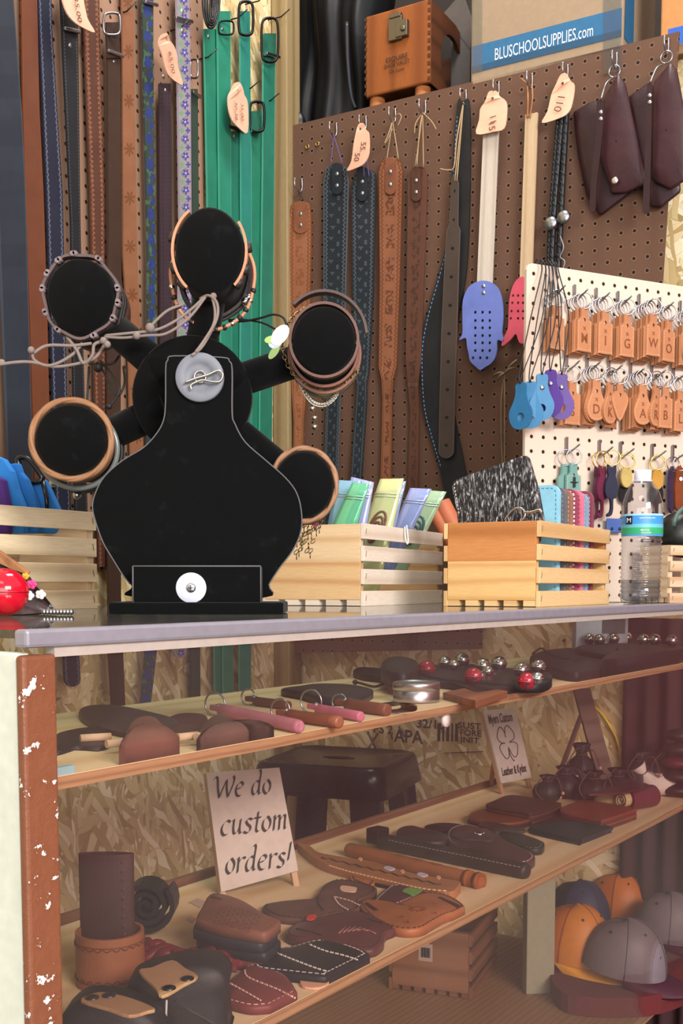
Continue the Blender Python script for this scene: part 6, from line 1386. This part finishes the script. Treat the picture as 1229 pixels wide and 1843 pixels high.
for x, Y, r, tall, lab_, col in ((985, 2.06, 26, .95, 'green-black cinched leather pouch right beside the small sign', '#2c2a26'), (1018, 2.09, 32, .95, 'dark plum cinched pouch second from the small sign', '#2b1d22'), (1068, 2.05, 33, .9, 'dark brown cinched pouch with long cords in the middle of the row', '#2a1c1c'), (1112, 2.06, 33, .95, 'dark cinched pouch behind the burgundy roll', '#241a1c'), (1046, 2.155, 30, 1.55, 'tall black cinched pouch at the foot of the grey-brown easel', '#1e181b'), (1152, 2.125, 31, 1.35, 'tall dark cinched pouch behind the off-white pouch', '#271a1c'), (1192, 2.135, 28, 1.5, 'tall dark brown cinched pouch beside the pile of leather cases', '#2d1c1c')): cinch(x, Y, r, lab_, col, tall)
for i, (w_, c, lab_) in enumerate(((36, '#2a1b1e', 'dark leather case at the bottom of the far right pile'), (34, '#33202a', 'dark plum leather case second from the bottom of the far right pile'), (35, '#5a1f2a', 'dark red leather case in the middle of the far right pile'), (33, '#2c2022', 'dark leather case second from the top of the far right pile'), (31, '#241a1e', 'black leather case on top of the far right pile'))):
    c0 = ony(1226, 1368, 2.10); r = w_*2.1/2000; z = S2+.0005+i*.0262; m = M(); m.ball(V((c0.x, 2.10, z+.013)), r, 18, 0, (1, .8, .013/r)); tag(obj('leather_case', m, leather(c, .4, .25)), lab_, 'case', 'dark leather cases')

# ------------------------------------------------------------------ little easel signs
def easel(name, label, corners, feet, lean, mat, wood, backleg=True):
    L0, R0 = onz(*feet[0], S2), onz(*feet[1], S2); ux = (R0-L0).normalized(); bk = V((-ux.y, ux.x, 0)); bk = bk if bk.y > 0 else -bk
    up = (Z*math.cos(lean)+bk*math.sin(lean)).normalized(); n = ux.cross(up); n = n if n.y < 0 else -n
    q = [onpl(x, y, L0, n) for x, y in corners]       # tl tr br bl
    t = thing(name, label, 'sign', (L0+R0)/2); m = M(); m.prism(q, -n*.005); obj('board', m, mat, t, bevel=.0006)
    for tp, ft, s_ in ((q[0], L0, 1), (q[1], R0, -1)):
        m = M(); b_ = ft+ux*s_*.0; a = tp+ux*s_*.004; low = q[3] if s_ == 1 else q[2]; d = (low-tp).normalized(); e = low+d*((low.z-S2)/max(.1, -d.z)); m.bar(a-n*.009, e-n*.009+ux*s_*.004+Z*.0005, .008, .006, n); obj('leg', m, wood, t)
    if backleg:
        m = M(); mid = (q[0]+q[1])/2-n*.014; ft = (L0+R0)/2+bk*.075; ft.z = S2+.003; m.bar(mid*.75+((q[2]+q[3])/2-n*.014)*.25, ft, .009, .005, n); obj('back_leg', m, wood, t)
    return t, ux, up, n, L0
WD1 = pine('#b59272', '#8c6848', .6)
t, ux, up, n, L0 = easel('tabletop_sign', 'small white easel sign reading We do custom orders!', [(371, 1391), (503, 1381), (537, 1567), (398, 1606)], [(410, 1613), (533, 1597)], .30, plain('#b9b0a5', .6), pine('#c9ab86', '#a37e58', .6))
tx = plain('#28221f', .7)
def sgn(parent, lines, L0, ux, up, n, mat, sh):
    m = M()
    for s, x, y, hpx, wpx in lines:
        o = onpl(x, y, L0+n*.0006, n); text_into(m, s, o, ux, up, hpx*o.y/2000, wpx*o.y/2000/max(.35, abs(ux.x)), sh, thick=.0006, bold=.022)
    obj('lettering', m, mat, parent)
m = M()
for s, x, y, hpx, wpx in (('We do', 436, 1420, 25, 100), ('custom', 458, 1485, 26, 116), ('orders!', 465, 1553, 26, 114)):
    o = onpl(x, y, L0+n*.0006, n); calligraphy(m, s, o, ux, up, wpx*o.y/2000/max(.35, abs(ux.x)), hpx*o.y/2000, .22)
obj('lettering', m, tx, t)
t, ux, up, n, L0 = easel('tabletop_sign', 'narrow white easel sign reading Myers Custom Leather & Kydex with a four-leaf clover', [(871, 1279), (927, 1273), (957, 1400), (903, 1410)], [(912, 1430), (961, 1420)], .30, plain('#b5aca2', .6), WD1)
sgn(t, [('Myers Custom', 900, 1292, 17, 50), ('Leather & Kydex', 925, 1385, 15, 52)], L0, ux, up, n, tx, .15)
m = M(); K = lambda pts: cr([onpl(860+x/11.17, 1260+y/11.17, L0+n*.0008, n) for x, y in pts], 5)
for pts in ([(560, 750), (530, 650), (490, 570), (440, 540), (410, 580), (385, 720), (410, 800), (470, 855), (540, 860)], [(545, 660), (540, 560), (580, 510), (620, 530), (700, 630), (730, 720), (710, 790), (640, 835)], [(540, 870), (470, 880), (440, 960), (480, 1060), (540, 1150), (590, 1180), (630, 1120), (612, 960)], [(640, 850), (720, 840), (790, 890), (800, 990), (790, 1100), (750, 1145), (700, 1110), (612, 950)], [(618, 960), (650, 1100), (720, 1220), (735, 1200)]): m.tube(K(pts), .0008, 5)
obj('clover_drawing', m, tx, t)
# back of another easel
c = ony(1098, 1430, 2.15); c.z = S2; t = thing('easel_back', 'grey-brown wooden easel seen from behind at the back of the lower shelf', 'easel', c)
nn = V((.25, -.94, .16)).normalized(); m = M(); q = [onpl(x, y, c, nn) for x, y in ((1033, 1240), (1062, 1238), (1113, 1424), (1083, 1430))]
for p in q[2:]: p.z = max(p.z, S2+.0005)
m.prism(q, -nn*.008); obj('plank', m, pine('#6d584c', '#4f3d34', .6), t, bevel=.0008)
m = M(); a = onpl(1048, 1288, c, nn)-nn*.006; e = ony(1004, 1400, 2.13); m.bar(a, e, .008, .006); d = (e-a).normalized(); m.bar(e, e+d*((e.z-S2-.001)/max(.1, -d.z)), .008, .006); obj('brace', m, pine('#5d473c', '#453229', .6), t)
# yellow cord on the wall
m = M(); m.tube(cr([pz(x, y)+PM*.006 for x, y in ((1056, 1240), (1066, 1266), (1084, 1284), (1100, 1308), (1112, 1332), (1120, 1372), (1122, 1450))], 6), .0032, 8); tag(obj('extension_cord', m, plain('#c9a832', .5)), 'yellow extension cord running down the strand board behind the easel', 'cord')

# ------------------------------------------------------------------ upper shelf
DK = leather('#2b201f', .45, .3); BRN = leather('#54342a', .45, .3)
G1 = 'leather slings with wooden dowels on the upper shelf'
t, lp, bd = flat_thing('leather_paddle', 'large dark oval leather paddle lying on the left of the upper shelf', 'paddle', ZC([(348, 495), (365, 474), (420, 462), (520, 465), (640, 488), (765, 520), (782, 545), (700, 572), (560, 582), (440, 555), (370, 522)]), S1, .006, leather('#39302f', .4, .3), None, .002)
flat_thing('leather_sheet', 'brown leather sheet behind the dark oval paddle', 'leather panel', ZC([(730, 528), (800, 500), (900, 505), (920, 545), (880, 585), (790, 592), (720, 570)]), S1, .004, leather('#4d332a', .45))
def sling(px, label, col, sticks, th=.003, bulge=.002):
    t, lp, bd = flat_thing('leather_sling', label, 'sling', ZC([(x, y-max(0, y-560)*.17) for x, y in px]), S1, th, leather(col, .42, .3), G1, bulge, n=2)
    for a, b_ in sticks:
        p, q = onz(*ZC([a])[0], S1+.0078), onz(*ZC([b_])[0], S1+.0078); m = M(); m.tube([p, q], .0036, 10); obj('dowel', m, pine('#cdb394', '#a98a66', .6), t)
sling([(236, 610), (300, 578), (400, 560), (480, 570), (470, 590), (390, 615), (470, 632), (488, 655), (430, 675), (330, 668), (238, 700)], 'black leather sling with a dowel at the left end of the upper shelf', '#2a2424', (((355, 612), (490, 604)),))
sling([(556, 600), (590, 550), (650, 530), (705, 540), (740, 585), (800, 618), (862, 662), (855, 690), (720, 692), (610, 682), (575, 655), (590, 625)], 'brown folded leather sling with a pale dowel in the middle of the left group', '#6b463a', (((470, 637), (642, 622)),), .014, .01)
sling([(880, 580), (925, 528), (985, 520), (1060, 560), (1180, 590), (1230, 560), (1222, 590), (1120, 605), (1000, 622), (935, 636), (890, 612)], 'mottled brown leather sling with a dowel, beside the pink keychain tubes', '#5d453c', (((785, 608), (875, 598)), ((868, 606), (966, 588))), .010, .008)
flat_thing('leather_scrap', 'light blue leather scrap at the front left corner of the upper shelf', 'leather scrap', ZC([(236, 742), (300, 727), (338, 732), (342, 745), (300, 762), (240, 778)]), S1, .006, leather('#8fb6bd', .5, .12))
def tube_holder(label, p0, p1, rpx, col, ring=None):
    t, a, b_, r, bd = roll('lip_balm_holder', label, 'holder', p0, p1, rpx, leather(col, .42, .18), 'leather tube holders with key rings', .9, 1.0, S1)
    d = (b_-a).normalized(); m = M(); m.box(a-d*.006+Z*.002, d*.010, d.cross(Z).normalized()*r*.8, Z*.003); obj('tab', m, leather(col, .45, .25), bd, bevel=.001); rivet(t, a-d*.004+Z*.005, Z, .004)
    if ring:
        c = onz(*ring[0], S1+ring[1]*a.y/2000*.9); c = V((a.x, a.y, 0))-d*.014; rr = ring[1]*a.y/2000; c.z = S1+rr*.95; m = M(); m.tube(circ(c, (X1*.88-Y1*.47), Z, rr, n=26), .0011, 6, True); obj('split_ring', m, SILV, t)
tube_holder('long pink leather tube holder nearest the brown slings', (398, 1278), (540, 1308), 13, '#a86878', ((403, 1262), 22))
tube_holder('reddish-brown leather tube holder between the two pink ones', (520, 1287), (612, 1300), 12, '#7a4531', ((507, 1278), 20))
tube_holder('short bright pink leather tube holder', (572, 1276), (650, 1290), 10, '#b8667e', ((580, 1262), 22))
tube_holder('brown leather tube holder beside the tin', (625, 1268), (698, 1278), 12, '#6e412c', ((466, 1250), 15))
tube_holder('brown leather tube holder at the back left, behind the long pink one', (460, 1262), (520, 1270), 9, '#5a382c', ((463, 1252), 15))
a = onz(660, 1272, S1+.006); b_ = onz(728, 1274, S1+.006); m = M(); P = cr([a, onz(700, 1266, S1+.010), onz(722, 1264, S1+.014), onz(735, 1268, S1+.012), onz(732, 1276, S1+.006), onz(700, 1279, S1+.003)], 5); m.ribbon([p+NB*.010 for p in P], [p-NB*.010 for p in P], [Z]*len(P), .002)
tag(obj('leather_loop', m, leather('#4a3026', .45)), 'dark brown folded leather loop between the tube holders and the tin', 'leather loop')
t, lp, bd = flat_thing('leather_pouch', 'dark navy leather pouch lying behind the tube holders', 'pouch', ZD([(440, 150), (520, 138), (600, 128), (760, 132), (850, 150), (845, 168), (780, 192), (620, 190), (530, 168)]), S1, .009, leather('#24222b', .45, .3), None, .004)
m = M(); m.tube(cr([onz(*q, S1+.006) for q in ZD([(770, 118), (800, 125), (860, 140), (900, 128), (945, 118)])], 5), .0018, 6); m.ball(onz(*ZD([(775, 120)])[0], S1+.006), .004, 8); tag(obj('leather_lace', m, leather('#3a2622', .5)), 'short dark leather lace left of the tin', 'lace')
# tin
c = onz(752, 1267, S1); r = 43*(c.y+.03)/2000; c = V((c.x, c.y+r, S1)); t = thing('round_tin', 'round brushed aluminium tin with a screw lid on the upper shelf', 'tin', c); AL = metal('#bcbcc2', .3)
m = M(); m.lathe(c, Z, [(0, .0004), (r*.97, .0004), (r*.98, .002), (r*.98, .014), (r*.94, .015)], 40); obj('tin_body', m, AL, t)
m = M(); m.lathe(c, Z, [(r*.94, .0145), (r, .015), (r, .0215), (r*.985, .0235), (r*.96, .024), (r*.94, .0228), (0, .0228)], 40); obj('lid', m, AL, t)
# wooden plate
for px, th, lab_ in ((ZE([(385, 285), (500, 262), (612, 280), (500, 314)]), .009, 'thin wooden board lying right of the tin'), (ZE([(190, 262), (230, 245), (290, 250), (250, 275)]), .010, 'short dark wooden block behind the tin')):
    P = [onz(x, y, S1+th) for x, y in px]; m = M(); m.prism(P, Z*-th); tag(obj('wooden_board', m, pine('#8a563c', '#693c29', .6), bevel=.0008), lab_, 'board')
# bells on black straps
BLS = leather('#1d1a1c', .5, .3)
t, lp, bd = flat_thing('bell_strap', 'black leather strap studded with silver and red jingle bells across the upper shelf', 'bell strap', ZE([(70, 212), (92, 196), (200, 204), (330, 224), (470, 240), (600, 246), (740, 262), (800, 284), (795, 298), (700, 298), (560, 272), (400, 252), (250, 238), (120, 226)]), S1, .009, BLS, None, .002)
m = M(); domed(m, outline(ZE([(168, 200), (180, 172), (220, 162), (285, 172), (300, 195), (270, 215), (210, 215)]), S1+.030), S1, .018, .006); obj('folded_end', m, BLS, bd)
m = M(); domed(m, outline(ZE([(300, 215), (340, 190), (480, 185), (620, 200), (760, 215), (740, 250), (600, 250), (420, 240)]), S1+.014), S1, .013, .002); obj('second_strap', m, BLS, bd)
def bell(zx, zy, rpx, mat, label, t, zl=.022):
    c = onz(*ZE([(zx, zy)])[0], S1+zl); r = rpx*c.y/2000; b_ = M(); q = Matrix.Rotation(.5, 3, 'X'); b_.ball(c, r, 18, 0, (1, 1, .95)); o = obj('bell', b_, mat, t)
    m = M(); m.tube(circ(c, X1, Y1, r*1.0, n=24), r*.09, 6, True); d = (C0-c).normalized(); e = d.cross(Z).normalized(); m.box(c+d*r*.97-Z*r*.3, e*r*.07, d*r*.05, Z*r*.45, 1); m.box(c+d*r*.97-Z*r*.3, e*r*.4, d*r*.05, Z*r*.07, 1); obj('slit', m, [mat, plain('#0d0a0a')], o)
CHR = metal('#cfcbc8', .08); RDB = NT('red_bell'); RDB.col(lin('#9c2735')); RDB = RDB.set(.22, .35, .5)
for x, y, r in ((392, 180, 12), (452, 172, 14), (525, 190, 14), (543, 210, 10), (582, 184, 14.5), (660, 206, 14), (720, 194, 14), (716, 236, 12), (424, 188, 10)): bell(x, y, r, CHR, '', t, .024)
for x, y in ((328, 203), (492, 228), (680, 246)): bell(x, y, 16.5, RDB, '', t, .020)
DC = plain('#2b1d20', .85)
for px, h, lab_, bls in ((ZE([(690, 165), (740, 138), (850, 128), (960, 140), (1060, 165), (1100, 180), (1000, 208), (900, 214), (790, 205)]), .015, 'folded black leather apron in front on the right half of the upper shelf', ()), (ZE([(850, 128), (930, 112), (1100, 112), (1240, 125), (1240, 168), (1120, 180), (1000, 160), (900, 145)]), .027, 'black bell strap bundle with silver bells at the far right end', ((900, 97), (935, 100), (985, 96), (1030, 93), (1090, 100), (1130, 100), (1190, 104)))):
    t, lp, bd = flat_thing('folded_apron' if not bls else 'bell_strap', lab_, 'apron' if not bls else 'bell strap', px, S1, h, leather('#241b1f', .55, .3), None, .004)
    for x, y in bls: bell(x, y, 11, CHR, '', t, .039)
    m = M()
    if not bls:
        m.tube(cr([onz(*q, S1+.019) for q in ZE([(700, 150), (730, 130), (760, 150), (820, 170), (890, 165)])], 5), .002, 6); m.tube(cr([onz(*q, S1+.026) for q in ZE([(808, 105), (825, 95), (850, 100)])], 5), .0025, 6); obj('strap', m, leather('#15110f', .5), bd)
# white carton at the back
c = sd(2.055, .19, S1); t = thing('white_carton', 'white carton with a black window at the back right of the upper shelf', 'carton', c); m = M(); m.box(c+Z*.042, X1*.05, Y1*.018, Z*.0415); obj('carton_body', m, plain('#c9cad8', .6), t, bevel=.001)
m = M(); m.box(c+Z*.062-Y1*.0185+X1*.022, X1*.022, Y1*.0006, Z*.014); obj('window', m, plain('#1d2226', .3), t)

# ------------------------------------------------------------------ stool behind the case
sc_ = V((-.006, 2.30, 0)); zt = .646; t = thing('metal_stool', 'dark metal stool standing behind the display case', 'stool', sc_)
STL = NT('gunmetal'); STL.col(lin('#1b1d22')); STL = STL.set(.25, .6, .5)
R2 = Matrix.Rotation(-.35, 3, Z); ax, ay = R2 @ X1, R2 @ Y1
def rsq(h, r, z, k=5): 
    out = []
    for i, (sx, sy) in enumerate(((1, 1), (-1, 1), (-1, -1), (1, -1))):
        for j in range(k+1): a = math.pi/2*i+math.pi/2*j/k; out.append(sc_+ax*(sx*(h-r)+math.cos(a)*r)+ay*(sy*(h-r)+math.sin(a)*r)+Z*z)
    return out
m = M(); m.grid([rsq(.02, .01, zt-.004), rsq(.118, .03, zt-.004), rsq(.126, .034, zt), rsq(.134, .036, zt-.003), rsq(.138, .036, zt-.012), rsq(.146, .030, zt-.062), rsq(.143, .030, zt-.062), rsq(.130, .034, zt-.012)], True); obj('seat', m, STL, t)
m = M(); m.prism(circ(sc_+Z*(zt-.0035), ax, ay, .035, .010, 16), Z*.0006); obj('hand_slot', m, plain('#050506'), t)
for sx in (-1, 1):
    for sy in (-1, 1):
        m = M(); a = sc_+ax*sx*.118+ay*sy*.118+Z*(zt-.06); b_ = sc_+ax*sx*.17+ay*sy*.17
        m.box((a+b_)/2-ax*sx*.02, (b_-a)/2, ax*.032, ay*.0015); m.box((a+b_)/2-ay*sy*.02, (b_-a)/2, ay*.032, ax*.0015); obj('leg', m, STL, t)
for s_ in (1, -1):
    m = M(); m.bar(sc_+ax*.15*s_-ay*.15+Z*.20, sc_+ax*.15*s_+ay*.15+Z*.20, .02, .004); obj('foot_rail', m, STL, t)

# ------------------------------------------------------------------ bottom deck
c = onz(848, 1800, DECK)
tC, cC, eC, sC = crate((c.x, c.y), (-.93, .36), (.36, .93), .155, .20, .118, 'brown slatted crate with a sticker standing on the bottom deck under the shelf', pine('#8f6547', '#6e4a31', .5), pine('#8f6547', '#6e4a31', .6), pine('#85593d', '#63402b', .8), DECK+.0005, 7)
m = M(); o = cC+eC*.085-sC*.0005+Z*.076; m.box(o, eC*.013, sC*.0004, Z*.016, 0)
for k in range(9): m.box(o-sC*.0006+eC*(-.008+k*.0019), eC*(.0005+.0003*(k % 3)), sC*.0002, Z*.009, 1)
obj('sticker', m, [plain('#a59488', .7), plain('#22201f', .7)], tC)
# caps on a folded cloth
bx = onz(1110, 1765, .300); m = M(); P = [onz(x, y, .300) for x, y in ((995, 1720), (1060, 1650), (1235, 1620), (1248, 1745), (1190, 1790), (1060, 1795), (1000, 1775))]; P = cr(P, 4, True); m.prism(P, Z*-(.300-DECK-.0005))
tag(obj('folded_cloth', m, plain('#571a1e', .9), bevel=.006), 'dark red folded cloth under the caps on the bottom deck', 'cloth')
def cap(px, z, yaw, r, h, cols, label, tilt=0.0, roll_=0.0):
    c = onz(*px, z); c = V((c.x, c.y+r*.9, z)); q = Matrix.Rotation(yaw, 3, 'Z') @ Matrix.Rotation(tilt, 3, 'Y') @ Matrix.Rotation(roll_, 3, 'X')
    t = thing('baseball_cap', label, 'cap', c, 'caps on the bottom deck'); W_ = lambda x, y, z_: c+q @ V((x, y, z_+.004))
    rows = []
    for i in range(13):
        k = i/12; a = k*math.pi/2; rr = r*math.cos(a)**.75 if i < 12 else .0008; zz = h*math.sin(a)**1.0
        rows.append([W_(rr*math.cos(b)*1.08+(.010*(1-k) if math.cos(b) > 0 else 0)*math.cos(b), rr*math.sin(b), zz*(1+.06*math.cos(b))) for b in [2*math.pi*j/36 for j in range(36)]])
    m = M(); m.grid(rows, True); m.sm = [True]*len(m.f); N = 36
    for fi in range(len(m.f)):
        j = fi % N; m.mi[fi] = 0 if (j < 7 or j >= 29) else 1
    bd = obj('crown', m, [cols[0], cols[1]], t)
    m = M()
    for b in (math.radians(72), math.radians(-72), 0.0, math.radians(145), math.radians(-145)):
        P = []
        for i in range(12): k = i/11; a = k*math.pi/2; rr = (r+.0006)*math.cos(a)**.75 if i < 11 else .001; P.append(W_(rr*math.cos(b)*1.08+(.010*(1-k) if math.cos(b) > 0 else 0)*math.cos(b), rr*math.sin(b), (h+.0006)*math.sin(a)*(1+.06*math.cos(b))))
        m.tube(P, .0007, 5)
    m.ball(W_(0, 0, h*1.005), .0055, 10, 0, (1, 1, .6)); obj('seams', m, cols[3], bd)
    m = M()
    for b in (.55, -.55, 1.9, -1.9): k = .62; a = k*math.pi/2; rr = (r+.0012)*math.cos(a)**.75; m.ball(W_(rr*math.cos(b)*1.08, rr*math.sin(b), h*math.sin(a)*(1+.06*math.cos(b))), .0030, 8)
    obj('eyelet', m, plain('#120d0d'), bd)
    top, bot = [], []
    m = M(); R = []
    for i in range(9):
        k = i/8; R.append([W_((r*1.10*math.cos(b))+k*.068*math.cos(b)**.6*1.0, r*1.0*math.sin(b)*(1-.12*k), -.004*k-.016*abs(math.sin(b))**2*k) for b in [(-math.pi/2*.86)+math.pi*.86*j/20 for j in range(21)]])
    m.grid(R); m.grid([[p-Z*.0028 for p in r_] for r_ in reversed(R)]); m.grid([R[-1], [p-Z*.0028 for p in R[-1]]]); obj('brim', m, cols[2], t)
    return t, W_
GC = plain('#6a6066', .5); MR = plain('#3a1020', .7); OR = plain('#b8661c', .5); DKB = plain('#1b1a22', .7); SM = plain('#3a3237', .7)
t, W_ = cap((1132, 1764), .3155, -.55, .066, .088, (GC, GC, MR, SM), 'grey baseball cap with a dark maroon brim in front on the bottom deck', .12)
m = M(); [m.box(W_(.071, .012*k, .030)+V((0, 0, 0)), Matrix.Rotation(-.55, 3, 'Z') @ V((.0008, 0, 0)), Matrix.Rotation(-.55, 3, 'Z') @ V((0, .004, 0)), Z*(.013 if k % 2 else .010)) for k in (-1, 0, 1)]; obj('patch', m, plain('#221a1c', .8), t)
cap((1042, 1736), .3155, -1.0, .064, .092, (plain('#c0761f', .5), OR, plain('#d9962a', .5), plain('#7d4312', .7)), 'orange baseball cap left of the grey one', .10)
cap((1210, 1700), .3155, -.55, .058, .084, (GC, GC, MR, SM), 'second grey baseball cap behind at the right edge of the bottom deck', .1)
cap((1120, 1660), .3155, -.8, .060, .085, (OR, plain('#a85a18', .5), DKB, plain('#6b3a10', .7)), 'small orange cap behind the front grey cap', .05)
cap((1050, 1672), .3155, -1.1, .060, .080, (plain('#262b4a', .6), DKB, DKB, DKB), 'dark navy cap at the back left of the pile', .05)
for o in bpy.data.objects:
    if '_b' in o.keys(): del o['_b']
